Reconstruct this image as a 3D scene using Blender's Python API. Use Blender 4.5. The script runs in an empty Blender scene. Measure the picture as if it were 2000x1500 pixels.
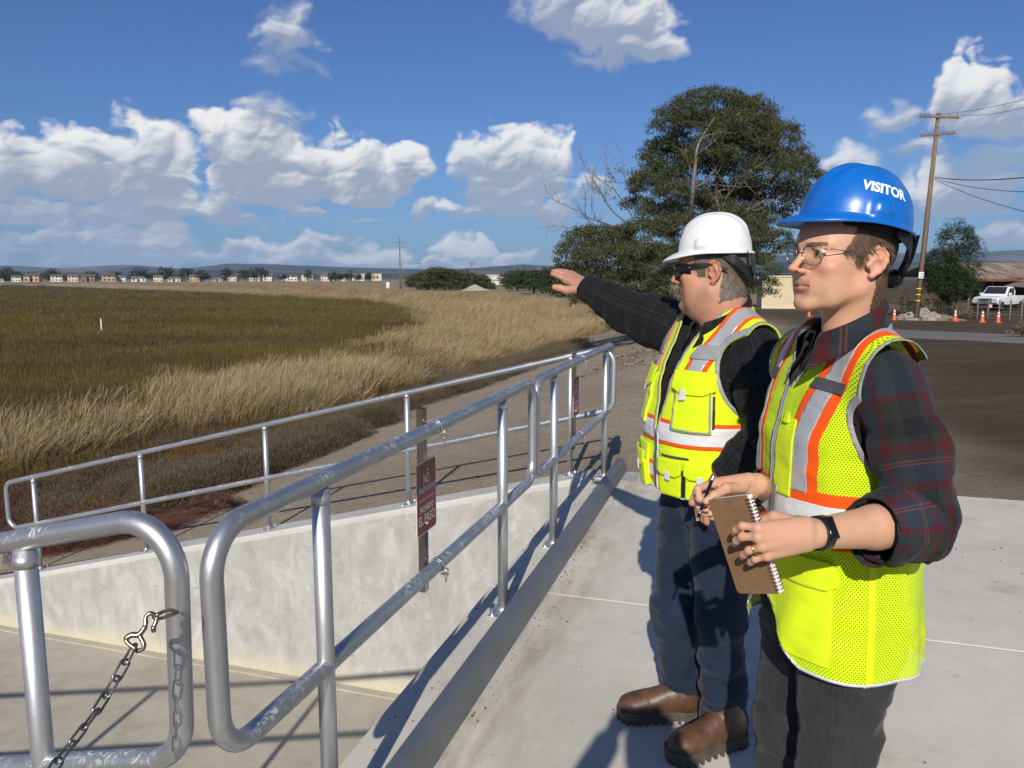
import bpy, bmesh, math, random
import numpy as np
from mathutils import Vector, Matrix, Euler
scn = bpy.context.scene
COL = scn.collection
R_ = math.radians
random.seed(7)
rng = np.random.default_rng(11)

# ---------------------------------------------------------------- camera, sky, sun, exposure
CAM_H = 1.55
FPX = 1503.0 / 2000.0            # focal length over picture width
PITCH = R_(7.77)
cam_d = bpy.data.cameras.new('camera')
cam_d.sensor_width = 36.0
cam_d.sensor_fit = 'HORIZONTAL'
cam_d.lens = 36.0 * FPX
cam_d.clip_start = 0.05
cam_d.clip_end = 40000.0
cam = bpy.data.objects.new('camera', cam_d)
COL.objects.link(cam)
cam.location = (0, 0, CAM_H)
cam.rotation_euler = (R_(90) - PITCH, 0, 0)
scn.camera = cam

SUN_EL = 30.5
SUN_AZ = 190.0                   # compass bearing of the sun, clockwise from +Y (behind the camera, a little left)
sun_d = bpy.data.lights.new('sun', 'SUN')
sun_d.energy = 5.0
sun_d.angle = R_(0.53)
sun_d.color = (1.0, 0.93, 0.82)
sun = bpy.data.objects.new('sun', sun_d)
COL.objects.link(sun)
_to = Vector((math.sin(R_(SUN_AZ)) * math.cos(R_(SUN_EL)), math.cos(R_(SUN_AZ)) * math.cos(R_(SUN_EL)), math.sin(R_(SUN_EL))))
sun.rotation_euler = _to.to_track_quat('Z', 'Y').to_euler()
sun.location = (-3, -8, 12)

scn.view_settings.view_transform = 'Standard'
scn.view_settings.look = 'None'
scn.view_settings.gamma = 1.0
scn.view_settings.use_curve_mapping = False
scn.view_settings.exposure = 0.0
scn.render.engine = 'CYCLES'
scn.cycles.max_bounces = 6
scn.cycles.transparent_max_bounces = 10
scn.cycles.volume_bounces = 0
scn.cycles.use_denoising = True

def pix(px, py):
    """direction of a photograph pixel (2000 x 1500) in world space, forward component 1"""
    x = (px - 1000) / 1503.0
    y = -(py - 750) / 1503.0
    return np.array([x, math.cos(PITCH) + y * math.sin(PITCH), -math.sin(PITCH) + y * math.cos(PITCH)])
def pD(px, py, D):
    return np.array([0, 0, CAM_H]) + pix(px, py) * D
def pZ(px, py, z):
    d = pix(px, py)
    return np.array([0, 0, CAM_H]) + d * ((z - CAM_H) / d[2])
def azel(px, py):
    d = pix(px, py)
    d = d / np.linalg.norm(d)
    return math.degrees(math.atan2(d[0], d[1])), math.degrees(math.asin(d[2]))

# ---------------------------------------------------------------- node helper
class NT:
    def __init__(s, tree):
        s.t = tree
        s.n = tree.nodes
    def link(s, a, b):
        s.t.links.new(a, b)
    def node(s, kind, ins=None, out=0, **props):
        nd = s.n.new(kind)
        for k, v in props.items():
            setattr(nd, k, v)
        for k, v in (ins or {}).items():
            sock = nd.inputs[k]
            if isinstance(v, bpy.types.NodeSocket):
                s.link(v, sock)
            elif v is not None:
                sock.default_value = v
        return nd.outputs[out] if out is not None else nd
    def math(s, op, a, b=None, c=None, clamp=False):
        return s.node('ShaderNodeMath', {0: a, 1: b, 2: c} if c is not None else ({0: a, 1: b} if b is not None else {0: a}), operation=op, use_clamp=clamp)
    def vmath(s, op, a, b=None, c=None, out=0):
        ins = {0: a}
        if b is not None: ins[1] = b
        if c is not None: ins[2] = c
        return s.node('ShaderNodeVectorMath', ins, operation=op, out=out)
    def mix(s, f, a, b, kind='RGBA', blend='MIX'):
        nd = s.n.new('ShaderNodeMix')
        nd.data_type = kind
        if kind == 'RGBA': nd.blend_type = blend
        ids = {'RGBA': (0, 6, 7, 2), 'FLOAT': (0, 2, 3, 0), 'VECTOR': (0, 4, 5, 1)}[kind]
        for i, v in zip(ids[:3], (f, a, b)):
            if isinstance(v, bpy.types.NodeSocket): s.link(v, nd.inputs[i])
            else:
                if kind == 'RGBA' and i != 0 and len(v) == 3: v = (*v, 1)
                nd.inputs[i].default_value = v
        return nd.outputs[ids[3]]
    def ramp(s, f, stops, interp='LINEAR'):
        nd = s.n.new('ShaderNodeValToRGB')
        cr = nd.color_ramp
        cr.interpolation = interp
        while len(cr.elements) < len(stops): cr.elements.new(0.5)
        for e, (p, c) in zip(cr.elements, stops):
            e.position = p
            e.color = (*c, 1) if len(c) == 3 else c
        s.link(f, nd.inputs[0])
        return nd.outputs[0]
    def fmap(s, f, a, b, c=0.0, d=1.0, smooth=False):
        nd = s.n.new('ShaderNodeMapRange')
        if smooth: nd.interpolation_type = 'SMOOTHSTEP'
        s.link(f, nd.inputs[0])
        for i, v in zip((1, 2, 3, 4), (a, b, c, d)): nd.inputs[i].default_value = v
        return nd.outputs[0]
    def noise(s, vec, scale, detail=4, rough=0.55, out=0, dist=0.0):
        return s.node('ShaderNodeTexNoise', {'Vector': vec, 'Scale': scale, 'Detail': detail, 'Roughness': rough, 'Distortion': dist}, out=out)
    def voro(s, vec, scale, feature='F1', out=0, **kw):
        ins = {'Vector': vec, 'Scale': scale}
        ins.update(kw)
        return s.node('ShaderNodeTexVoronoi', ins, out=out, feature=feature)
    def attr(s, name, out='Fac', kind='GEOMETRY'):
        nd = s.n.new('ShaderNodeAttribute')
        nd.attribute_name = name
        nd.attribute_type = kind
        return nd.outputs[out]
    def xyz(s, v):
        nd = s.n.new('ShaderNodeSeparateXYZ')
        s.link(v, nd.inputs[0])
        return nd.outputs
    def comb(s, x, y, z):
        return s.node('ShaderNodeCombineXYZ', {0: x, 1: y, 2: z})
    def obj(s):
        return s.node('ShaderNodeTexCoord', out='Object')
    def bump(s, h, strength=0.3, dist=0.01, normal=None):
        return s.node('ShaderNodeBump', {'Height': h, 'Strength': strength, 'Distance': dist, 'Normal': normal})

def new_mat(name):
    m = bpy.data.materials.new(name)
    m.use_nodes = True
    nt = NT(m.node_tree)
    nt.n.clear()
    o = nt.n.new('ShaderNodeOutputMaterial')
    return m, nt, o
def bsdf(nt, out, base, rough=0.6, metal=0.0, normal=None, spec=None, **kw):
    p = nt.n.new('ShaderNodeBsdfPrincipled')
    def put(k, v):
        if v is None: return
        if isinstance(v, bpy.types.NodeSocket): nt.link(v, p.inputs[k])
        else:
            if isinstance(v, tuple) and len(v) == 3 and p.inputs[k].type == 'RGBA': v = (*v, 1)
            p.inputs[k].default_value = v
    put('Base Color', base); put('Roughness', rough); put('Metallic', metal); put('Normal', normal); put('Specular IOR Level', spec)
    for k, v in kw.items(): put(k, v)
    if out is not None: nt.link(p.outputs[0], out.inputs[0])
    return p
def flat_mat(name, col, rough=0.6, metal=0.0, var=0.12, scale=30.0, bump=0.0, spec=None):
    m, nt, o = new_mat(name)
    v = nt.obj()
    nz = nt.noise(v, scale, 5)
    f = nt.fmap(nz, 0.3, 0.7)
    a = tuple(c * (1 - var) for c in col); b = tuple(min(1, c * (1 + var)) for c in col)
    c = nt.mix(f, a, b)
    nrm = nt.bump(nz, bump, 0.01) if bump else None
    bsdf(nt, o, c, rough, metal, nrm, spec)
    return m

# ---------------------------------------------------------------- mesh helpers
def mesh_data(name, V, Fc, smooth=True, mats=(), mi=None, attrs=None):
    me = bpy.data.meshes.new(name)
    V = np.asarray(V, dtype=np.float32).reshape(-1, 3)
    if isinstance(Fc, np.ndarray) and Fc.ndim == 2:
        nf, k = Fc.shape
        me.vertices.add(len(V)); me.vertices.foreach_set('co', V.ravel())
        me.loops.add(nf * k); me.loops.foreach_set('vertex_index', Fc.astype(np.int32).ravel())
        me.polygons.add(nf)
        me.polygons.foreach_set('loop_start', np.arange(0, nf * k, k, dtype=np.int32))
        me.update(calc_edges=True)
    else:
        me.from_pydata([tuple(map(float, v)) for v in V], [], [tuple(int(i) for i in f) for f in Fc])
        me.update()
    if len(me.polygons):
        me.polygons.foreach_set('use_smooth', np.full(len(me.polygons), bool(smooth)))
    for m in mats: me.materials.append(m)
    if mi is not None: me.polygons.foreach_set('material_index', np.asarray(mi, dtype=np.int32))
    for k, a in (attrs or {}).items():
        a = np.asarray(a, dtype=np.float32)
        if a.ndim == 1:
            at = me.attributes.new(k, 'FLOAT', 'POINT'); at.data.foreach_set('value', a)
        else:
            at = me.attributes.new(k, 'FLOAT_VECTOR', 'POINT'); at.data.foreach_set('vector', a.ravel())
    return me
def tag(o, label=None, cat=None, group=None, kind=None):
    if label: o['label'] = label
    if cat: o['category'] = cat
    if group: o['group'] = group
    if kind: o['kind'] = kind
    return o
def link(name, me, parent=None, **t):
    o = bpy.data.objects.new(name, me)
    COL.objects.link(o)
    if parent is not None: o.parent = parent
    return tag(o, **t)
def empty(name, loc=(0, 0, 0), rz=0.0, **t):
    o = bpy.data.objects.new(name, None)
    o.empty_display_size = 0.1
    COL.objects.link(o)
    o.location = tuple(float(c) for c in loc)
    o.rotation_euler = (0, 0, rz)
    return tag(o, **t)
def copy_tree(o, parent=None):
    c = o.copy(); COL.objects.link(c)
    if parent is not None: c.parent = parent
    for ch in o.children: copy_tree(ch, c)
    return c

class MB:
    """collects shapes into one mesh"""
    def __init__(s):
        s.V = []; s.F = []; s.M = []; s.n = 0
    def add(s, V, F, mi=0):
        V = np.asarray(V, float).reshape(-1, 3)
        s.V.append(V)
        for f in F: s.F.append(tuple(int(i) + s.n for i in f)); s.M.append(mi)
        s.n += len(V)
        return s
    def box(s, c, size, rot=None, bevel=0.0, mi=0):
        hx, hy, hz = [k / 2 for k in size]
        if bevel <= 0:
            V = np.array([(x, y, z) for x in (-hx, hx) for y in (-hy, hy) for z in (-hz, hz)])
            F = [(0, 1, 3, 2), (4, 6, 7, 5), (0, 4, 5, 1), (2, 3, 7, 6), (0, 2, 6, 4), (1, 5, 7, 3)]
        else:
            b = bevel
            bm = bmesh.new()
            bmesh.ops.create_cube(bm, size=1.0)
            for v in bm.verts: v.co = Vector((v.co.x * size[0], v.co.y * size[1], v.co.z * size[2]))
            bmesh.ops.bevel(bm, geom=list(bm.edges), offset=b, segments=2, affect='EDGES', profile=0.5)
            V = np.array([v.co[:] for v in bm.verts]); bm.verts.index_update()
            F = [[v.index for v in f.verts] for f in bm.faces]
            bm.free()
        if rot is not None: V = V @ np.asarray(rot).T
        return s.add(V + np.asarray(c, float), F, mi)
    def tube(s, pts, r, seg=10, caps=True, closed=False, mi=0):
        V, F = tube_geo(pts, r, seg, caps, closed)
        return s.add(V, F, mi)
    def lathe(s, prof, c=(0, 0, 0), seg=16, axis=None, mi=0):
        """prof: list of (r, z)"""
        V = []; F = []
        for r, z in prof:
            for k in range(seg):
                a = 2 * math.pi * k / seg
                V.append((r * math.cos(a), r * math.sin(a), z))
        for i in range(len(prof) - 1):
            for k in range(seg):
                F.append((i * seg + k, i * seg + (k + 1) % seg, (i + 1) * seg + (k + 1) % seg, (i + 1) * seg + k))
        F.append(tuple(range(seg - 1, -1, -1)))
        F.append(tuple((len(prof) - 1) * seg + k for k in range(seg)))
        V = np.array(V)
        if axis is not None: V = V @ rot_to(axis).T
        return s.add(V + np.asarray(c, float), F, mi)
    def build(s, name, mat, parent=None, smooth=False, **t):
        V = np.concatenate(s.V) if s.V else np.zeros((0, 3))
        mats = mat if isinstance(mat, (list, tuple)) else [mat]
        me = mesh_data(name, V, s.F, smooth, mats, s.M)
        return link(name, me, parent, **t)
def rot_to(axis):
    z = np.asarray(axis, float); z = z / np.linalg.norm(z)
    up = np.array([0, 0, 1.0]) if abs(z[2]) < 0.9 else np.array([1.0, 0, 0])
    x = np.cross(up, z); x /= np.linalg.norm(x)
    return np.stack([x, np.cross(z, x), z], 1)
def rz(a):
    c, s = math.cos(a), math.sin(a)
    return np.array([[c, -s, 0], [s, c, 0], [0, 0, 1.0]])
def tube_geo(pts, r, seg=10, caps=True, closed=False):
    P = np.asarray(pts, float); n = len(P)
    rr = np.full(n, r, float) if np.isscalar(r) else np.asarray(r, float)
    T = np.zeros_like(P)
    if closed:
        T = np.roll(P, -1, 0) - np.roll(P, 1, 0)
    else:
        T[1:-1] = P[2:] - P[:-2]; T[0] = P[1] - P[0]; T[-1] = P[-1] - P[-2]
    T /= np.linalg.norm(T, axis=1)[:, None] + 1e-12
    up = np.array([0.13, 0.07, 0.99]) if abs(T[0][2]) < 0.9 else np.array([1.0, 0.1, 0])
    N = np.cross(T[0], up); N /= np.linalg.norm(N)
    V = []
    ang = np.arange(seg) * 2 * math.pi / seg
    for i in range(n):
        if i:
            N = N - T[i] * (N @ T[i]); N /= np.linalg.norm(N) + 1e-12
        B = np.cross(T[i], N)
        V.append(P[i] + rr[i] * (np.cos(ang)[:, None] * N + np.sin(ang)[:, None] * B))
    V = np.concatenate(V); F = []
    for i in range(n if closed else n - 1):
        j = (i + 1) % n
        for k in range(seg):
            F.append((i * seg + k, i * seg + (k + 1) % seg, j * seg + (k + 1) % seg, j * seg + k))
    if caps and not closed:
        F.append(tuple(range(seg - 1, -1, -1))); F.append(tuple((n - 1) * seg + k for k in range(seg)))
    return V, F
def fillet(pts, rad, n=8, closed=False):
    """polyline with rounded corners"""
    P = [np.asarray(p, float) for p in pts]; out = []; N = len(P)
    for i in range(N):
        if not closed and i in (0, N - 1):
            out.append(P[i]); continue
        a, b, c = P[i - 1], P[i], P[(i + 1) % N]
        u = a - b; v = c - b; lu = np.linalg.norm(u); lv = np.linalg.norm(v); u /= lu; v /= lv
        cosang = np.clip(u @ v, -1, 1); half = math.acos(cosang) / 2
        if half > 1.56: out.append(b); continue
        d = min(rad / math.tan(half), lu * 0.49, lv * 0.49); r = d * math.tan(half)
        bis = (u + v) / np.linalg.norm(u + v); cen = b + bis * (r / math.sin(half))
        s = b + u * d - cen; e = b + v * d - cen
        om = math.acos(np.clip((s @ e) / (r * r), -1, 1))
        for k in range(n + 1):
            t = k / n
            out.append(cen + (math.sin((1 - t) * om) * s + math.sin(t * om) * e) / math.sin(om))
    return np.array(out)
def bez(p, n=12):
    """smooth curve through points (Catmull-Rom)"""
    P = np.asarray(p, float); P = np.vstack([2 * P[0] - P[1], P, 2 * P[-1] - P[-2]]); out = []
    for i in range(1, len(P) - 2):
        for k in range(n):
            t = k / n
            out.append(0.5 * ((2 * P[i]) + (-P[i - 1] + P[i + 1]) * t + (2 * P[i - 1] - 5 * P[i] + 4 * P[i + 1] - P[i + 2]) * t * t + (-P[i - 1] + 3 * P[i] - 3 * P[i + 1] + P[i + 2]) * t ** 3))
    out.append(P[-2])
    return np.array(out)
def fbm(P, scale, seed=0, octv=4):
    """cheap smooth value noise on points (N,3), about -1..1"""
    P = np.asarray(P, float) * scale + seed * 17.31
    tot = np.zeros(len(P)); amp = 1.0; nrm = 0
    for o in range(octv):
        I = np.floor(P).astype(np.int64); Fr = P - I; Fr = Fr * Fr * (3 - 2 * Fr)
        acc = np.zeros(len(P))
        for dx in (0, 1):
            for dy in (0, 1):
                for dz in (0, 1):
                    h = ((I[:, 0] + dx) * 374761393 + (I[:, 1] + dy) * 668265263 + (I[:, 2] + dz) * 2147483647 + o * 974711) & 0xffffffff
                    h = ((h ^ (h >> 13)) * 1274126177) & 0xffffffff
                    h = (h ^ (h >> 16)) & 0xffff
                    w = (Fr[:, 0] if dx else 1 - Fr[:, 0]) * (Fr[:, 1] if dy else 1 - Fr[:, 1]) * (Fr[:, 2] if dz else 1 - Fr[:, 2])
                    acc += w * (h / 32767.5 - 1)
        tot += amp * acc; nrm += amp; amp *= 0.5; P = P * 2.03 + 5.1
    return tot / nrm
def sstep(x, a, b):
    t = np.clip((x - a) / (b - a), 0, 1)
    return t * t * (3 - 2 * t)

# ---------------------------------------------------------------- signed-distance modelling
class SDF:
    def __init__(s, lo, hi, h):
        s.lo = np.asarray(lo, float); s.h = h
        s.n = np.ceil((np.asarray(hi, float) - s.lo) / h).astype(int) + 1
        s.D = np.full(tuple(s.n), 0.5, np.float32)
        s.ax = [(s.lo[i] + h * np.arange(s.n[i])).astype(np.float32) for i in range(3)]
    def blk(s, lo, hi):
        i0 = np.maximum(0, np.floor((np.asarray(lo) - s.lo) / s.h).astype(int)); i1 = np.minimum(s.n, np.ceil((np.asarray(hi) - s.lo) / s.h).astype(int) + 1)
        if np.any(i1 <= i0): return None
        sl = tuple(slice(a, b) for a, b in zip(i0, i1))
        X = s.ax[0][sl[0]][:, None, None]; Y = s.ax[1][sl[1]][None, :, None]; Z = s.ax[2][sl[2]][None, None, :]
        return sl, X, Y, Z
    def op(s, fn, lo, hi, k, sub=False):
        m = k + 3 * s.h + 0.004
        b = s.blk(np.asarray(lo) - m, np.asarray(hi) + m)
        if b is None: return s
        sl, X, Y, Z = b
        d = fn(X, Y, Z).astype(np.float32); A = s.D[sl]
        if sub: d = -d; s.D[sl] = np.maximum(A, d) + (np.maximum(k - np.abs(A - d), 0) ** 2 / (4 * k) if k > 0 else 0)
        else: s.D[sl] = np.minimum(A, d) - (np.maximum(k - np.abs(A - d), 0) ** 2 / (4 * k) if k > 0 else 0)
        return s
    def cone(s, p, q, r1, r2, k=0.01, sub=False, flat=None):
        p = np.asarray(p, float); q = np.asarray(q, float); u = q - p; L2 = float(u @ u) + 1e-12
        def fn(X, Y, Z):
            t = np.clip(((X - p[0]) * u[0] + (Y - p[1]) * u[1] + (Z - p[2]) * u[2]) / L2, 0, 1)
            dx = X - p[0] - t * u[0]; dy = Y - p[1] - t * u[1]; dz = Z - p[2] - t * u[2]
            if flat is not None:      # squash along a direction: flat=(dir, factor)
                fd, ff = flat; w = dx * fd[0] + dy * fd[1] + dz * fd[2]; e = w * (1 / ff - 1)
                dx = dx + e * fd[0]; dy = dy + e * fd[1]; dz = dz + e * fd[2]
                return (np.sqrt(dx * dx + dy * dy + dz * dz) - (r1 + (r2 - r1) * t)) * min(1, ff)
            return np.sqrt(dx * dx + dy * dy + dz * dz) - (r1 + (r2 - r1) * t)
        rm = max(r1, r2) * (max(1, flat[1]) if flat is not None else 1)
        return s.op(fn, np.minimum(p, q) - rm, np.maximum(p, q) + rm, k, sub)
    def chain(s, pts, rad, k=0.005, sub=False, flat=None):
        for i in range(len(pts) - 1): s.cone(pts[i], pts[i + 1], rad[i], rad[i + 1], k, sub, flat)
        return s
    def ell(s, c, r, k=0.01, rot=None, sub=False):
        c = np.asarray(c, float); r = np.asarray(r, float)
        def fn(X, Y, Z):
            x = X - c[0]; y = Y - c[1]; z = Z - c[2]
            if rot is not None:
                M = np.asarray(rot).T
                x, y, z = M[0, 0] * x + M[0, 1] * y + M[0, 2] * z, M[1, 0] * x + M[1, 1] * y + M[1, 2] * z, M[2, 0] * x + M[2, 1] * y + M[2, 2] * z
            k0 = np.sqrt((x / r[0]) ** 2 + (y / r[1]) ** 2 + (z / r[2]) ** 2) + 1e-6
            k1 = np.sqrt((x / r[0] ** 2) ** 2 + (y / r[1] ** 2) ** 2 + (z / r[2] ** 2) ** 2) + 1e-6
            return k0 * (k0 - 1) / k1
        rm = np.full(3, r.max()) if rot is not None else r
        return s.op(fn, c - rm, c + rm, k, sub)
    def box(s, c, half, rad=0.005, k=0.01, rot=None, sub=False):
        c = np.asarray(c, float); hf = np.asarray(half, float) - rad
        def fn(X, Y, Z):
            x = X - c[0]; y = Y - c[1]; z = Z - c[2]
            if rot is not None:
                M = np.asarray(rot).T
                x, y, z = M[0, 0] * x + M[0, 1] * y + M[0, 2] * z, M[1, 0] * x + M[1, 1] * y + M[1, 2] * z, M[2, 0] * x + M[2, 1] * y + M[2, 2] * z
            qx = np.abs(x) - hf[0]; qy = np.abs(y) - hf[1]; qz = np.abs(z) - hf[2]
            return np.sqrt(np.maximum(qx, 0) ** 2 + np.maximum(qy, 0) ** 2 + np.maximum(qz, 0) ** 2) + np.minimum(np.maximum(qx, np.maximum(qy, qz)), 0) - rad
        rm = np.full(3, np.linalg.norm(half)) if rot is not None else np.asarray(half)
        return s.op(fn, c - rm, c + rm, k, sub)
    def loft(s, rows, k=0.02, infl=0.0, p=2.3):
        """rows: (z, cx, cy, half_width, front_depth, back_depth); front is -y"""
        Rr = np.array(rows, float); zs = Rr[:, 0]; o = np.argsort(zs); Rr = Rr[o]; zs = zs[o]
        def fn(X, Y, Z):
            zf = Z.ravel(); g = [np.interp(zf, zs, Rr[:, i]).astype(np.float32)[None, None, :] for i in range(1, 6)]
            dx = (X - g[0]); dy = Y - g[1]; w = g[2] + infl; dd = np.where(dy < 0, g[3], g[4]) + infl
            e = (np.abs(dx / w) ** p + np.abs(dy / dd) ** p) ** (1 / p)
            r = np.sqrt(dx * dx + dy * dy) + 1e-5
            rb = r / (e + 1e-6)
            d = (r - rb) * np.clip(np.minimum(w, dd) / rb, 0.55, 1.0)
            cap = np.maximum(zs[0] - infl - Z, Z - zs[-1] - infl)
            return np.where(cap > 0, np.sqrt(np.maximum(d, 0) ** 2 + cap ** 2), np.maximum(d, cap))
        w = Rr[:, 3].max() + infl; dpt = max(Rr[:, 4].max(), Rr[:, 5].max()) + infl
        return s.op(fn, (Rr[:, 1].min() - w, Rr[:, 2].min() - dpt, zs[0] - infl), (Rr[:, 1].max() + w, Rr[:, 2].max() + dpt, zs[-1] + infl), k)
    def mesh(s, iso=0.0):
        D = s.D - iso; neg = D < 0
        c = [neg[(slice(None, -1) if not i & 4 else slice(1, None)), (slice(None, -1) if not i & 2 else slice(1, None)), (slice(None, -1) if not i & 1 else slice(1, None))] for i in range(8)]
        cnt = sum(a.astype(np.int8) for a in c)
        act = (cnt > 0) & (cnt < 8)
        I = np.argwhere(act); idm = np.full(act.shape, -1, np.int32); idm[act] = np.arange(len(I))
        off = np.array([[(i >> 2) & 1, (i >> 1) & 1, i & 1] for i in range(8)])
        val = np.stack([D[I[:, 0] + o[0], I[:, 1] + o[1], I[:, 2] + o[2]] for o in off], 1)
        acc = np.zeros((len(I), 3)); n = np.zeros(len(I))
        for a in range(8):
            for b in range(a + 1, 8):
                if bin(a ^ b).count('1') != 1: continue
                m = (val[:, a] < 0) != (val[:, b] < 0)
                t = val[m, a] / (val[m, a] - val[m, b] + 1e-12)
                acc[m] += off[a] + t[:, None] * (off[b] - off[a]); n[m] += 1
        V = s.lo + s.h * (I + acc / n[:, None])
        Fs = []
        for axx in range(3):
            u, v = [(1, 2), (2, 0), (0, 1)][axx]
            sl0 = [slice(None)] * 3; sl1 = [slice(None)] * 3
            sl0[axx] = slice(None, -1); sl1[axx] = slice(1, None)
            ch = neg[tuple(sl0)] != neg[tuple(sl1)]
            E = np.argwhere(ch)
            ok = (E[:, u] > 0) & (E[:, v] > 0) & (E[:, u] < s.n[u] - 1) & (E[:, v] < s.n[v] - 1)
            E = E[ok]
            sg = neg[tuple(E.T)]
            q = []
            for du, dv in ((1, 1), (0, 1), (0, 0), (1, 0)):
                Q = E.copy(); Q[:, u] -= du; Q[:, v] -= dv
                q.append(idm[tuple(Q.T)])
            q = np.stack(q, 1)
            q[~sg] = q[~sg][:, ::-1]
            Fs.append(q)
        return V, np.concatenate(Fs)
def vnormals(V, F):
    F = np.asarray(F)
    a = V[F[:, 0]]; b = V[F[:, 1]]; c = V[F[:, 2]]
    fn = np.cross(b - a, c - a)
    if F.shape[1] == 4: fn = np.cross(V[F[:, 2]] - V[F[:, 0]], V[F[:, 3]] - V[F[:, 1]])
    N = np.zeros_like(V)
    for k in range(F.shape[1]): np.add.at(N, F[:, k], fn)
    return N / (np.linalg.norm(N, axis=1)[:, None] + 1e-12)
def laplace(V, F, it=3, lam=0.5):
    F = np.asarray(F); k = F.shape[1]
    E = np.concatenate([F[:, [i, (i + 1) % k]] for i in range(k)])
    E = np.concatenate([E, E[:, ::-1]])
    n = np.bincount(E[:, 0], minlength=len(V))[:, None] + 1e-9
    V = V.copy()
    for _ in range(it):
        S = np.stack([np.bincount(E[:, 0], weights=V[E[:, 1], i], minlength=len(V)) for i in range(3)], 1)
        V += lam * (S / n - V)
    return V
def tris(F):
    F = np.asarray(F)
    if F.shape[1] == 3: return F
    return np.concatenate([F[:, [0, 1, 2]], F[:, [0, 2, 3]]])
def clip(V, T, f, extra=()):
    """keep the part of a triangle mesh where f > 0, cut exactly along f = 0; extra: per-vertex arrays carried along"""
    T = tris(T); f = np.where(np.abs(f) < 1e-7, 1e-7, f)
    pos = f > 0; c = pos[T].sum(1)
    keep = [T[c == 3]]
    ed = {}
    newV = []; newE = []
    out = []
    base = len(V)
    part = T[(c == 1) | (c == 2)]
    # all cut edges
    E = np.concatenate([part[:, [0, 1]], part[:, [1, 2]], part[:, [2, 0]]])
    E = E[pos[E[:, 0]] != pos[E[:, 1]]]
    if len(E):
        Es = np.unique(np.sort(E, 1), axis=0)
        t = f[Es[:, 0]] / (f[Es[:, 0]] - f[Es[:, 1]])
        nv = V[Es[:, 0]] + t[:, None] * (V[Es[:, 1]] - V[Es[:, 0]])
        key = {(int(a), int(b)): base + i for i, (a, b) in enumerate(Es)}
        nx = [x[Es[:, 0]] + (t[:, None] if x.ndim > 1 else t) * (x[Es[:, 1]] - x[Es[:, 0]]) for x in extra]
        def em(a, b): return key[(a, b) if a < b else (b, a)]
        for tr in part:
            a, b, d = (int(i) for i in tr)
            while True:
                pa, pb, pd = pos[a], pos[b], pos[d]
                if pa and not pb and not pd: out.append((a, em(a, b), em(a, d))); break
                if pa and pb and not pd:
                    e1 = em(b, d); e2 = em(a, d); out.append((a, b, e1)); out.append((a, e1, e2)); break
                a, b, d = b, d, a
        V = np.vstack([V, nv]); extra = [np.concatenate([x, n]) for x, n in zip(extra, nx)]
    T2 = np.concatenate(keep + ([np.array(out)] if out else []))
    used, inv = np.unique(T2, return_inverse=True)
    res = (V[used], inv.reshape(T2.shape))
    ex = [x[used] for x in extra]
    return (*res, ex)
def thicken(V, T, N, th):
    """give an open sheet a back side and a rim; V is the outer side"""
    n = len(V); T = np.asarray(T)
    E = np.concatenate([T[:, [0, 1]], T[:, [1, 2]], T[:, [2, 0]]])
    key = E[:, 0].astype(np.int64) * (n + 1) + E[:, 1]; rkey = E[:, 1].astype(np.int64) * (n + 1) + E[:, 0]
    bd = E[~np.isin(key, rkey)]
    V2 = np.vstack([V, V - N * th])
    F = np.concatenate([T, T[:, ::-1] + n])
    side = np.concatenate([np.stack([bd[:, 1], bd[:, 0], bd[:, 0] + n], 1), np.stack([bd[:, 1], bd[:, 0] + n, bd[:, 1] + n], 1)])
    return V2, np.concatenate([F, side])
class Frame:
    """a local frame: local x = left, -y = forward, z up"""
    def __init__(s, origin, R):
        s.o = np.asarray(origin, float); s.R = np.asarray(R, float)
    def w(s, p): return np.asarray(p, float) @ s.R.T + s.o
    def l(s, p): return (np.asarray(p, float) - s.o) @ s.R
def face_frame(origin, ang, pitch=0.0, roll=0.0):
    """ang: world angle (deg, ccw from +X) the figure faces; pitch: nose up"""
    a = R_(ang) + math.pi / 2
    M = rz(a)
    p = R_(pitch); Mx = np.array([[1, 0, 0], [0, math.cos(-p), -math.sin(-p)], [0, math.sin(-p), math.cos(-p)]])
    r = R_(roll); My = np.array([[math.cos(r), 0, math.sin(r)], [0, 1, 0], [-math.sin(r), 0, math.cos(r)]])
    return Frame(origin, M @ Mx @ My)
def text_mesh(txt, bold=0.0, size=1.0, sub=0):
    cu = bpy.data.curves.new('t', 'FONT'); cu.body = txt; cu.size = size; cu.align_x = 'CENTER'; cu.align_y = 'CENTER'; cu.offset = bold; cu.resolution_u = 3
    o = bpy.data.objects.new('t', cu); COL.objects.link(o)
    dg = bpy.context.evaluated_depsgraph_get()
    me = bpy.data.meshes.new_from_object(o.evaluated_get(dg))
    bm = bmesh.new(); bm.from_mesh(me)
    bmesh.ops.triangulate(bm, faces=list(bm.faces))
    for _ in range(sub): bmesh.ops.subdivide_edges(bm, edges=list(bm.edges), cuts=1); bmesh.ops.triangulate(bm, faces=list(bm.faces))
    V = np.array([v.co[:] for v in bm.verts]); bm.verts.index_update()
    F = [[v.index for v in f.verts] for f in bm.faces]
    bm.free(); bpy.data.objects.remove(o); bpy.data.meshes.remove(me); bpy.data.curves.remove(cu)
    return V, F

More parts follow.
